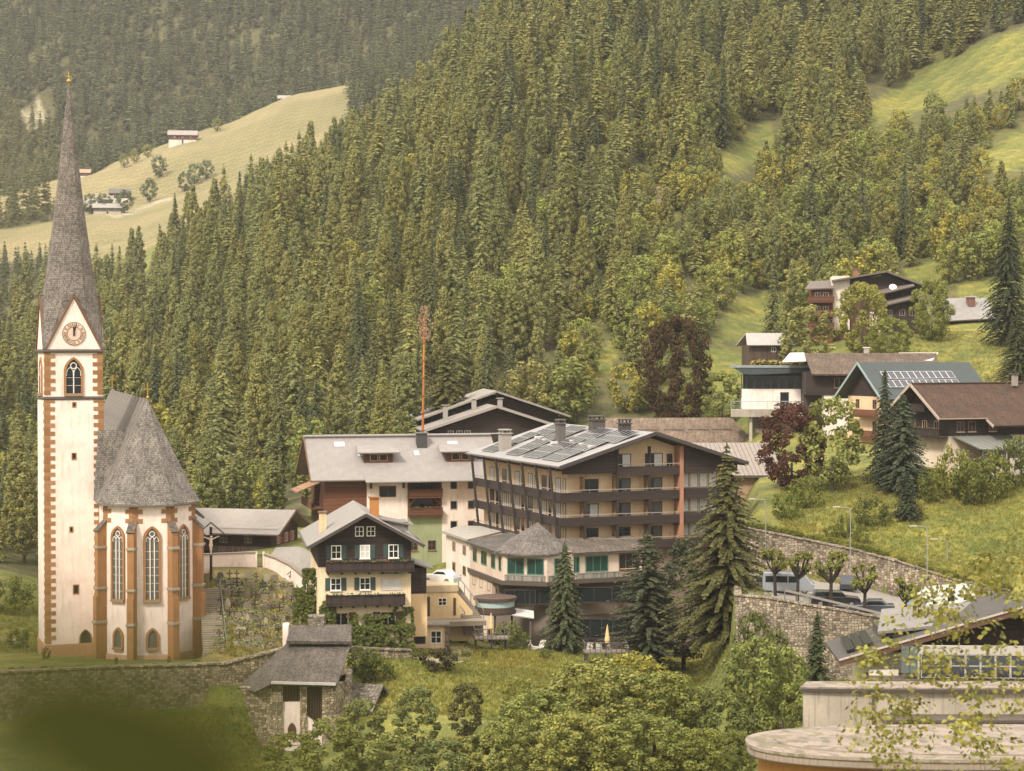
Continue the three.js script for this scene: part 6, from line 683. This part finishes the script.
  for (const k in KIND) { const [name, fine, models, label, tints, bark, cap] = KIND[k], L = near[k].sort((a, b) => (b.px > 2 && b.px < 1022 ? b.size : 0) - (a.px > 2 && a.px < 1022 ? a.size : 0));
    L.slice(0, cap).forEach((t, i) => growTree(fine[i % fine.length], name, `${SIZE(t, k)} ${['', 'yellowish ', 'darker ', 'olive '][floor(t.k4 * tints.length)]}${label} ${zone(t.px)}, ${RANK(t.Z)}`, 'tree', V(t.X, t.y, t.Z), t.s, t.yaw, tint(...tints[floor(t.k4 * tints.length)]), bark, `${name} trees ${zone(t.px)}`, t.sy));
    const rest = L.slice(cap), nm = { larch: 'larch_wood', spruce: 'spruce_wood', broad: 'broadleaf_wood' }[k], g0 = thing(nm, `mass of ${{ larch: 'feathery larches', spruce: 'dark spruces', broad: 'light green broadleaf trees' }[k]} higher up the wooded mountainside`, 'wood', [0, 0, 0]); g0.userData.kind = 'stuff'; if (!rest.length) continue;
    models.forEach((md, j) => { const mine = rest.filter((_, i) => i % models.length === j); for (const [n, g, m] of [['crowns', md.crown, LEAF()], ['trunks', md.trunk, bark]]) { const I = new THREE.InstancedMesh(g, m, mine.length), M4 = new THREE.Matrix4(), Q = new THREE.Quaternion(), c = new THREE.Color(); I.name = n; I.userData.kind = 'stuff'; mine.forEach((t, i) => { I.setMatrixAt(i, M4.compose(V(t.X, t.y, t.Z), Q.setFromAxisAngle(UP, t.yaw), V(t.s, t.sy, t.s))); if (n === 'crowns') { const q = tints[floor(t.k4 * tints.length)]; I.setColorAt(i, c.setRGB(...q)); } }); I.castShadow = I.receiveShadow = true; g0.add(I); } }); }
  const g1 = thing('far_wood', 'bluish conifer wood covering the far mountainside', 'wood', [0, 0, 0]); g1.userData.kind = 'stuff'; farM.forEach((md, j) => { const mine = far.filter((_, i) => i % 2 === j), I = new THREE.InstancedMesh(md.crown, LEAF(), mine.length), M4 = new THREE.Matrix4(), Q = new THREE.Quaternion(), c = new THREE.Color(); I.name = 'crowns'; I.userData.kind = 'stuff'; mine.forEach((t, i) => { I.setMatrixAt(i, M4.compose(V(t.X, t.y, t.Z), Q.setFromAxisAngle(UP, t.yaw), V(t.s, t.s, t.s))); const k = .8 + .5 * t.k4; I.setColorAt(i, c.setRGB(k, k, k)); }); g1.add(I); });
  console.log('trees', near.larch.length, near.spruce.length, near.broad.length, far.length);
}
// far broadleaf bushes dotted on the spur
{ const spots = [[135, 145, 1160], [148, 140, 1170], [125, 152, 1150], [218, 122, 1205], [150, 190, 1060], [195, 178, 1080], [207, 172, 1085], [185, 186, 1070], [160, 165, 1110], [105, 235, 1006], [125, 240, 1004], [90, 238, 1006]]; spots.forEach(([px, py, d], i) => { const q = ground(px, d), dark = i > 3; growTree(broadM[i % 4], 'meadow_bush', dark ? 'dark green bush clump on the far meadow slope' : 'pale green bush at the wood edge of the far meadow', 'bush', q, dark ? .9 + .3 * hash(i, 1) : .75, i, tint(...(dark ? [.5, .6, 1] : [1.1, 1.1, 1.3])), BARK, dark ? 'dark bushes on far meadow' : 'pale bushes on far meadow'); }); }
// ---------------------------------------------------------------- trees one by one
const big = (key, f) => once('m_' + key, f);
const bySpot = (px, d, sink = .1) => { const q = ground(px, d); q.y -= sink; return q; };
const topAt = (px, py, d, q) => pix(px, py, d).y - q.y;
function standTree(md, h0, name, label, px, d, top, mt, bark, wide = 1, yaw = 0, cat = 'tree') { const q = bySpot(px, d), s = topAt(px, top, d, q) / h0; return growTree(md, name, label, cat, q, s * wide, yaw, mt, bark, null, s); }
const SPB = big('spb', () => conifer(901, { H: 24, R: 8.2, levels: 46, per: 14, step: .36, size: .66, hang: .45, droop: .34, lift: .2, col: [.078, .08, .03], ragged: .3, pow: .95, from: .02, wood: true, v: .4 }));
const SPD = big('spd', () => conifer(902, { H: 16, R: 5.2, levels: 42, per: 12, step: .42, size: .7, droop: .3, lift: .2, col: [.085, .095, .042], ragged: .2, pow: .75, from: .0, wood: true, v: .4 }));
const SPT = big('spt', () => conifer(903, { H: 14, R: 3.6, levels: 36, per: 10, step: .45, size: .65, droop: .35, lift: .1, col: [.055, .064, .03], ragged: .22, pow: .9, from: .0, wood: true, v: .35 }));
const SPF = big('spf', () => conifer(905, { H: 17, R: 5.4, levels: 40, per: 13, step: .4, size: .6, droop: .22, lift: .25, hang: .35, col: [.068, .074, .036], ragged: .4, pow: .6, from: .0, wood: true, v: .4 }));
const PIN = big('pin', () => broadleaf(904, { H: 17, R: 4.2, clumps: 60, leaves: 130, size: .34, col: [.07, .075, .04], from: .1, cr: .22, top: .45, v: .4 }));
const BL = [1, 2, 3].map(i => big('bl' + i, () => broadleaf(910 + i, { H: 11, R: 4.6, clumps: 72, leaves: 170, size: .3, col: [.21, .205, .052], from: .06, cr: .19, v: .4 })));
const BLS = [1, 2].map(i => big('bls' + i, () => broadleaf(930 + i, { H: 8, R: 2.6, clumps: 40, leaves: 90, size: .3, col: [.2, .195, .055], from: .12, cr: .26, v: .38 })));
const SHR = [1, 2].map(i => big('shr' + i, () => broadleaf(940 + i, { H: 3, R: 1.9, clumps: 22, leaves: 70, size: .24, col: [.14, .145, .036], from: .0, cr: .32, v: .38 })));
const G1 = [1, 1, 1];
standTree(SPB, 24, 'spruce', 'tallest spruce with spreading tiers before the right end of the hotel', 727, 196, 442, tint(1.2, 1.12, .95), BARKD, 1.0, 1);
standTree(SPD, 16, 'spruce', 'slim dense spruce on the lawn before the restaurant wing', 565, 207, 541, tint(1, 1, 1), BARKD, .72, .6);
standTree(SPF, 17, 'fir', 'full dark fir left of the tallest spruce', 648, 203, 531, tint(1, 1, 1), BARKD, 1.0, .3); standTree(PIN, 17, 'pine', 'dark pine between the bushy pine and tallest spruce', 684, 206, 540, tint(1, 1, .9), BARKD, .95, 2.2);
standTree(SPT, 14, 'spruce', 'small dark spruce before the car park wall', 818, 175, 612, tint(1.1, 1.1, .9), BARKD, 1, 0); 
standTree(BLS[0], 8, 'bushy_tree', 'light green bushy tree below the tallest spruce', 757, 168, 637, tint(.85, .95, .85), BARK, .85, 0); standTree(BLS[1], 8, 'bushy_tree', 'bushy light green tree beside the curved concrete roof', 784, 164, 648, tint(.9, 1, .85), BARK, .8, 1);
standTree(BL[2], 11, 'copper_beech', 'dark purple-brown copper beech behind the hotel roof', 676, 306, 316, tint(.32, .2, .34), BARKD, .66, 1);
standTree(BL[1], 11, 'red_maple', 'dark red maple beside the modern house', 792, 240, 404, tint(.42, .17, .4), BARKD, .95, 2);
standTree(BLS[0], 8, 'birch', 'slender light green tree beside the dark red maple', 833, 236, 398, tint(1.05, 1.1, 1), BARK2, .95, 2.4);
standTree(SPT, 14, 'spruce', 'slim dark spruce in front of the solar roof', 885, 236, 368, tint(1, 1, 1), BARKD, .75, 1); standTree(SPD, 16, 'spruce', 'broad bluish spruce beside the slim one by the timber chalet', 903, 233, 392, tint(.8, .85, 1), BARKD, 1.05, 2); standTree(SPT, 14, 'spruce', 'squat dark spruce alone on the grassy slope', 908, 224, 470, tint(.9, .95, .9), BARKD, 1.5, 1);
standTree(SPT, 14, 'spruce', 'thin dark spruce tip behind the solar roof', 920, 285, 355, tint(1, 1, 1), BARKD, .7, 1);
standTree(SPB, 24, 'spruce', 'dark spruce at the right edge of the upper meadow', 1008, 330, 196, tint(.62, .7, .8), BARKD, .62, 1); standTree(SPB, 24, 'spruce', 'second dark spruce below the one at the right edge', 1018, 300, 306, tint(.75, .8, .8), BARKD, 1, 2);
[[757, 333, 335], [766, 333, 338], [775, 332, 341], [786, 330, 318]].forEach(([px, d, top], i) => standTree(SPT, 14, 'spruce', ['leftmost of three thin spruces by the small shed', 'middle of three thin spruces by the small shed', 'rightmost of three thin spruces by the small shed', 'taller thin spruce right of the three beside the shed'][i], px, d, top, tint(.9, .95, .9), BARKD, .8, i));
standTree(BL[2], 11, 'broadleaf_tree', 'yellow-green tree in front of the upper chalet', 862, 330, 282, tint(1.25, 1.2, 1.05), BARK, .85, 0); standTree(BL[0], 11, 'broadleaf_tree', 'green tree between upper chalet and barn', 932, 334, 280, tint(.95, 1, .9), BARK, .8, 2); standTree(BLS[0], 8, 'broadleaf_tree', 'pale tree left of the upper chalet', 806, 326, 306, tint(1.15, 1.1, 1.2), BARK, 1.2, 1); standTree(BL[1], 11, 'broadleaf_tree', 'low dark green tree below the yellow-green one', 890, 322, 318, tint(.95, 1, .9), BARK, 1.1, 1);
standTree(SPD, 16, 'spruce', 'golden-green spruce rising behind the long grey roof', 447, 300, 341, tint(1.25, 1.05, .75), BARK, .95, 1);
standTree(BLS[1], 8, 'broadleaf_tree', 'yellowish young tree behind the dark gabled house', 530, 312, 363, tint(1.2, 1.1, 1.2), BARK, 1, 1); standTree(BLS[0], 8, 'broadleaf_tree', 'pale young tree beside the copper beech', 556, 314, 372, tint(1, 1, 1.1), BARK, 1, 2);
standTree(BLS[0], 8, 'broadleaf_tree', 'light green bush-like tree just right of the copper beech', 722, 304, 372, tint(1, 1.05, 1), BARK, 1.1, 3);
// foreground growth below the hotel lawn
[[598, 160, 664, 1.25, [1, 1, 1], 'largest rounded light green tree at the foot of the bank'], [540, 158, 690, 1.2, [.85, .92, .9], 'rounded green tree left of the largest one'], [655, 162, 672, 1.2, [.9, .95, .85], 'rounded green tree right of the largest one'], [708, 163, 690, 1.1, [.7, .78, .8], 'dark green tree at the foot of tallest spruce'], [632, 172, 655, 1.1, [1.2, 1.12, .8], 'yellow-green tree top under the half hidden deck'], [575, 150, 712, 1.2, [1.05, 1.05, 1], 'nearest rounded tree at the lower picture edge'], [505, 152, 722, 1.2, [.9, .95, .9], 'rounded tree at the lower edge left of the nearest one'], [640, 150, 715, 1.2, [.8, .86, .8], 'rounded tree at the lower edge right of the nearest one'], [695, 150, 728, 1.2, [.9, .94, .8], 'lower edge tree beneath the dark green one'], [735, 155, 732, 1.1, [.75, .82, .7], 'dense tree beside the concrete porch'], [520, 170, 678, .9, [1, 1, .85], 'light tree top below the restaurant lawn'], [574, 176, 660, .9, [.95, 1, .8], 'tree top directly below the slim spruce']].forEach(([px, d, top, w, t, label], i) => standTree(BL[i % 3], 11, 'broadleaf_tree', label, px, d, top, tint(...t), BARK, w, i));
[[754, 180.5, 612, .55, [.55, .62, .6], 'dark bush against the end of the car park wall'], [776, 178, 630, .55, [.6, .66, .6], 'dark bush at the foot of the car park wall beside small spruce'], [466, 166, 684, .9, [.42, .4, .45], 'dark reddish shrub on the grass bank below the deck'], [415, 162, 688, 1, [.7, .78, .8], 'willowy green tree left of the dark shrub'], [362, 160, 700, 1, [.75, .8, .8], 'green tree right of the stone chapel'], [330, 156, 720, 1.2, [.9, .95, .8], 'leafy bush hiding the foot of the chapel'], [288, 157, 733, 1.3, [1, 1, .9], 'round light bush left below the chapel'], [395, 152, 735, 1.3, [.8, .85, .8], 'bush between the willowy tree and chapel bush'], [478, 152, 735, 1.4, [1, 1, .9], 'light bush at the lower edge below the dark shrub'], [440, 150, 740, 1.4, [.6, .68, .7], 'dark bush at the lower edge between two light bushes']].forEach(([px, d, top, w, t, label], i) => standTree(BLS[i % 2], 8, 'tall_shrub', label, px, d, top, tint(...t), BARK, w, i, 'shrub'));
// shrubs
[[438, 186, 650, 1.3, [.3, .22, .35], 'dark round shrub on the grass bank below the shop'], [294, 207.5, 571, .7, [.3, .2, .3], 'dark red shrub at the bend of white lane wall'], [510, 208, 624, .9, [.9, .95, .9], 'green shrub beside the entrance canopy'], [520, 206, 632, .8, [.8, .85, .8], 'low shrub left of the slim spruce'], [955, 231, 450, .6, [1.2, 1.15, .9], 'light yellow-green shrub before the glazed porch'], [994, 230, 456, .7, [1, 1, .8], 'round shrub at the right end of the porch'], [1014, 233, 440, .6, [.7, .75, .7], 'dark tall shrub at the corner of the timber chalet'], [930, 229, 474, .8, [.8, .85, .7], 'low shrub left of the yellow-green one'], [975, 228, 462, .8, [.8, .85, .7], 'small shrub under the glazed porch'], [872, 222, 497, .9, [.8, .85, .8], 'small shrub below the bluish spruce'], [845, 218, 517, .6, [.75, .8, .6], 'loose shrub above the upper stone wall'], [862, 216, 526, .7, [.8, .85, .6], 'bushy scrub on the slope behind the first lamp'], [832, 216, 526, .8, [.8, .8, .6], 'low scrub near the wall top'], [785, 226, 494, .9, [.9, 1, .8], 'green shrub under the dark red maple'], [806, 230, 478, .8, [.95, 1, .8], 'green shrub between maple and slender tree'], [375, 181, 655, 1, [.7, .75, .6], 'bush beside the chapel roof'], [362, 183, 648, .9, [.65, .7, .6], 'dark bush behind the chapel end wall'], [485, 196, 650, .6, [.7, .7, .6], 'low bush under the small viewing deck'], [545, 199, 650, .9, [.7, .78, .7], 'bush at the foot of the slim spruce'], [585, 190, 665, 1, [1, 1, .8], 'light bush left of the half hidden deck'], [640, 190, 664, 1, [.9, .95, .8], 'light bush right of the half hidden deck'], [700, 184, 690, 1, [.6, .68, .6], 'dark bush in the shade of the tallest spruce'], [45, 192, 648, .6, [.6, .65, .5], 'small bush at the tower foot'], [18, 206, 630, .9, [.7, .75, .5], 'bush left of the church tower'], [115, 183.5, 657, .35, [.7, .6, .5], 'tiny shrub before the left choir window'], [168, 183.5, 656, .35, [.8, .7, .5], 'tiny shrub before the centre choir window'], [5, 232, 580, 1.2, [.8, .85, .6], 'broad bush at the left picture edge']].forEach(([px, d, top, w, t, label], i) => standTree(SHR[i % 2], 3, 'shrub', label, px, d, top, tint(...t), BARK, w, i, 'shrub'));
// pollards in the car park
{ const r = rng(55), L = [], wood = [tube([0, -.5, 0], [0, 2.4, 0], .2, 8, .16)]; for (let i = 0; i < 9; i++) { const a = i * 2.4, sp = .75 + .75 * r(), e = [sin(a) * sp, 3.0 + (i % 3) * .6 + r() * .4, cos(a) * sp], m = [e[0] * .55, 2.7 + (i % 3) * .25, e[2] * .55]; wood.push(tube([0, 2.3, 0], m, .13, 6, .1), tube(m, e, .1, 6, .09), at(bare(new THREE.IcosahedronGeometry(.2, 1)), ...e)); for (let j = 0; j < 100; j++) { const d = V(r() - .5, r() - .3, r() - .5).normalize(), q = .16 + .36 * r(); L.push({ p: V(e[0] + d.x * q, e[1] + d.y * q + .1, e[2] + d.z * q), n: d.clone().add(V(r() - .5, r() * .5, r() - .5)).normalize(), s: .26, w: .45, c: shade(r, [.17, .17, .04], .35) }); } }
  const md = { crown: leafCloud(L), trunk: fin(wood) }; [[776, 190, 552], [798, 187.5, 556], [831, 185.2, 557], [865, 184.2, 570], [906, 184.6, 582]].forEach(([px, d, top], i) => { const q = ground(px, d), h = topAt(px, top, d, q) / 4.6; growTree(md, 'pollard_tree', ['pollarded tree nearest the tallest spruce', 'pollarded tree beside the silver minibus', 'pollarded tree before the black estate car', 'pollarded tree beside the dark grey car', 'low pollarded tree before the dark blue car'][i], 'tree', q, h * .95, i * 1.3, tint(1, 1, 1), BARKD, 'pollarded trees along the car park', h); }); }
// climbing plants on the chalet
function vine(label, pos, yaw, zones) { const r = rng(floor(pos.x * 97)), L = [], st = []; for (const [x0, x1, y0, y1, z0, z1, n] of zones) for (let i = 0; i < n; i++) { const u = r(), v = r(); if (fbm(u * (x1 - x0) * 1.3, v * (y1 - y0) * 1.3, 9) < .38) continue; L.push({ p: V(lerp(x0, x1, u), lerp(y0, y1, v), lerp(z0, z1, r())), n: V((r() - .5) * .8, r() * .6, .6 + r()).normalize(), s: .3, w: .45, c: shade(r, [.09, .1, .025], .45) }); } for (const [x0, x1, y0, y1, z0, z1] of zones) for (let i = 0; i < 4; i++) { const x = lerp(x0, x1, (i + .5) / 4); st.push(tube([x, y0 - 1, z0], [x + .3, y1, z0 + .1], .05, 5, .02)); } const t = thing('climbing_vine', label, 'vine', pos, yaw); part(t, 'stem', st, BARK); const c = new THREE.Mesh(leafCloud(L), tint(1, 1, 1)); c.name = 'foliage'; t.add(c); }
{ const b = pix(365, 640, 190); vine('leafy vine and hedge covering the foot of the black and cream chalet', b, R(15), [[-3.8, 4.8, -1.5, 1.6, .15, 1.6, 5200], [-4.6, -3, 0, 4, .05, .5, 1200], [2.8, 4.8, 1, 3.2, .1, .8, 900], [-2, 2.5, 1, 2.6, .2, 1.2, 1200]]); const c = pix(309, 620, 193); vine('tall ivy bank at the left corner of the chalet', V(c.x, land(c.x, c.z), c.z), R(8), [[-1.6, 1.4, -.5, 4.6, -.8, .4, 3400], [-.6, 1.6, 3, 6.5, -1.2, -.4, 1400]]); }
// grass tufts on the open slopes
{ const r = rng(31), L = []; for (let i = 0; i < 7; i++) { const a = r() * 7, t = V(sin(a) * .5, 1, cos(a) * .5).normalize(), n = V(cos(a), .2, -sin(a)).normalize(); n.addScaledVector(t, -n.dot(t)).normalize(); L.push({ p: t.clone().multiplyScalar(.2).add(V(sin(a) * .1, 0, cos(a) * .1)), n, t, s: .42, w: .12, c: shade(r, [.24, .235, .055], .3) }); } const g = leafCloud(L), spots = []; const zones = [[[360, 562, 172, 206], 9000], [[560, 770, 184, 224], 5000], [[780, 1034, 206, 240], 11000], [[-20, 40, 200, 246], 1500], [[140, 262, 152, 178], 3500], [[206, 300, 184, 206], 2200], [[890, 1034, 300, 345], 3500], [[640, 700, 176, 200], 1200]];
  for (const [[a, b, d0, d1], n] of zones) for (let i = 0; i < n; i++) { const px = lerp(a, b, r()), d = lerp(d0, d1, r()), q = ground(px, d); spots.push([q, .35 + r() * .6, r() * 7, r()]); } const I = new THREE.InstancedMesh(g, LEAF(), spots.length), M4 = new THREE.Matrix4(), Q = new THREE.Quaternion(), c = new THREE.Color(); spots.forEach(([q, s, y, k], i) => { I.setMatrixAt(i, M4.compose(q, Q.setFromAxisAngle(UP, y), V(s, s, s))); const f = fbm(q.x / 7, q.z / 7, 301), m = (.65 + .5 * k) * (.75 + .6 * f), h = fbm(q.x / 11, q.z / 11, 303); I.setColorAt(i, c.setRGB(m * (.8 + .45 * h), m, m * .9)); }); I.name = 'grass'; scene.add(tag(I, 'long meadow grass on the open banks round the village', 'grass', null, 'stuff')); }
// scrub hanging over the wall tops
{ const r = rng(64), spots = [], lines = [[SHELF.map(s => [s[0], s[3] + .5, s[5] - 2]), 150, .3], [[[-30, 179.6, 670], [120, 180.2, 666], [225, 181.2, 663], [290, 184, 648]], 90, .16], [[[360, 187, 652], [412, 188.5, 655], [470, 196, 655]], 40, .22], [[[740, 183.5, 672], [800, 181, 680], [880, 180.5, 684]], 50, .45]]; for (const [L, n, s] of lines) for (let i = 0; i < n; i++) { const k = r() * (L.length - 1), j = floor(k), f = k - j, px = lerp(L[j][0], L[j + 1][0], f), d = lerp(L[j][1], L[j + 1][1], f) + r() * .8; if (fbm(px / 14, d, 5) < .4) continue; const q = pix(px, lerp(L[j][2], L[j + 1][2], f), d); spots.push([V(q.x, min(q.y, land(q.x, q.z) + .5) - .25, q.z), s * (.5 + r()), r() * 7, r()]); } const I = new THREE.InstancedMesh(SHR[0].crown, LEAF(), spots.length), M4 = new THREE.Matrix4(), Q = new THREE.Quaternion(), c = new THREE.Color(); spots.forEach(([q, s, y, k], i) => { I.setMatrixAt(i, M4.compose(q, Q.setFromAxisAngle(UP, y), V(s, s * .8, s))); I.setColorAt(i, c.setRGB(.7 + .5 * k, .75 + .4 * k, .7)); }); I.name = 'undergrowth'; scene.add(tag(I, 'scrubby undergrowth along the stone wall tops', 'undergrowth', null, 'stuff')); }
// tall tree in front on the right, only its thin top in view
{ const md = broadleaf(991, { H: 22, R: 6, clumps: 110, leaves: 90, size: .2, col: [.22, .2, .045], from: .38, cr: .15, v: .35, limbs: 45, trunk: .006 }); standTree(md, 22, 'maple', 'sparse yellow-green tree top in front of the round hall', 1012, 76, 560, tint(1, 1, 1), BARK, 1.0, .4); }
// twigs close to the lens at the lower corner
{ const r = rng(12), t = thing('lens_twig', 'blurred dark leafy twig close to the lens at the lower corner', 'twig', [-.62, CY - 2.0, -.95]), o = t.position, leaf = (q, s, dir, c) => { const p = []; for (let i = 0; i <= 6; i++) { const u = i / 6, w = sin(u * PI) ** .8 * s * .33; p.push([u, w]); } const g = [], D = dir.clone().normalize(), S = V().crossVectors(D, V(0, .3, 1)).normalize(), N = V().crossVectors(S, D); for (let i = 0; i < 6; i++) for (const e of [-1, 1]) { const P = ([u, w], k) => q.clone().sub(o).addScaledVector(D, u * s).addScaledVector(S, w * k * e).addScaledVector(N, w * .4 * k - u * u * s * .15).toArray(); g.push(poly(P(p[i], 0), P(p[i + 1], 0), P(p[i + 1], 1), P(p[i], 1))); } return g; };
  const DK = LEAF({ vertexColors: false, color: new THREE.Color().setRGB(.036, .038, .007), transmission: .2 }), YL = LEAF({ vertexColors: false, color: new THREE.Color().setRGB(.35, .27, .02) }), L = []; for (const [px, py, d, s, ax, ay] of [[-40, 748, .8, .13, 1, .1], [-20, 792, .75, .14, 1, .1], [60, 800, .7, .09, 1, .1], [-60, 702, .95, .11, 1, -.15], [10, 820, .85, .12, 1, .35], [80, 815, .8, .1, 1, .15], [-70, 800, .7, .1, .6, .6], [-50, 700, 1.0, .06, 1, -.3], [60, 785, .9, .1, 1, -.1]]) L.push(...leaf(pix(px, py, d), s, V(ax, ay, (r() - .5) * .3), 0)); part(t, 'leaves', L, DK); const e = pix(-60, 740, .8), f = pix(-25, 180, 1.0); part(t, 'stem', [tube([0, 0, 0], e.clone().sub(o).toArray(), .006, 6, .004), tube(e.clone().sub(o).toArray(), f.clone().sub(o).toArray(), .004, 6, .002)], BARKD); part(t, 'young_leaf', leaf(pix(-30, 182, 1.0), .022, V(1, .25, 0)), YL, 'small yellow leaf'); }
console.log('things', scene.children.length);
renderer.render(scene, camera);
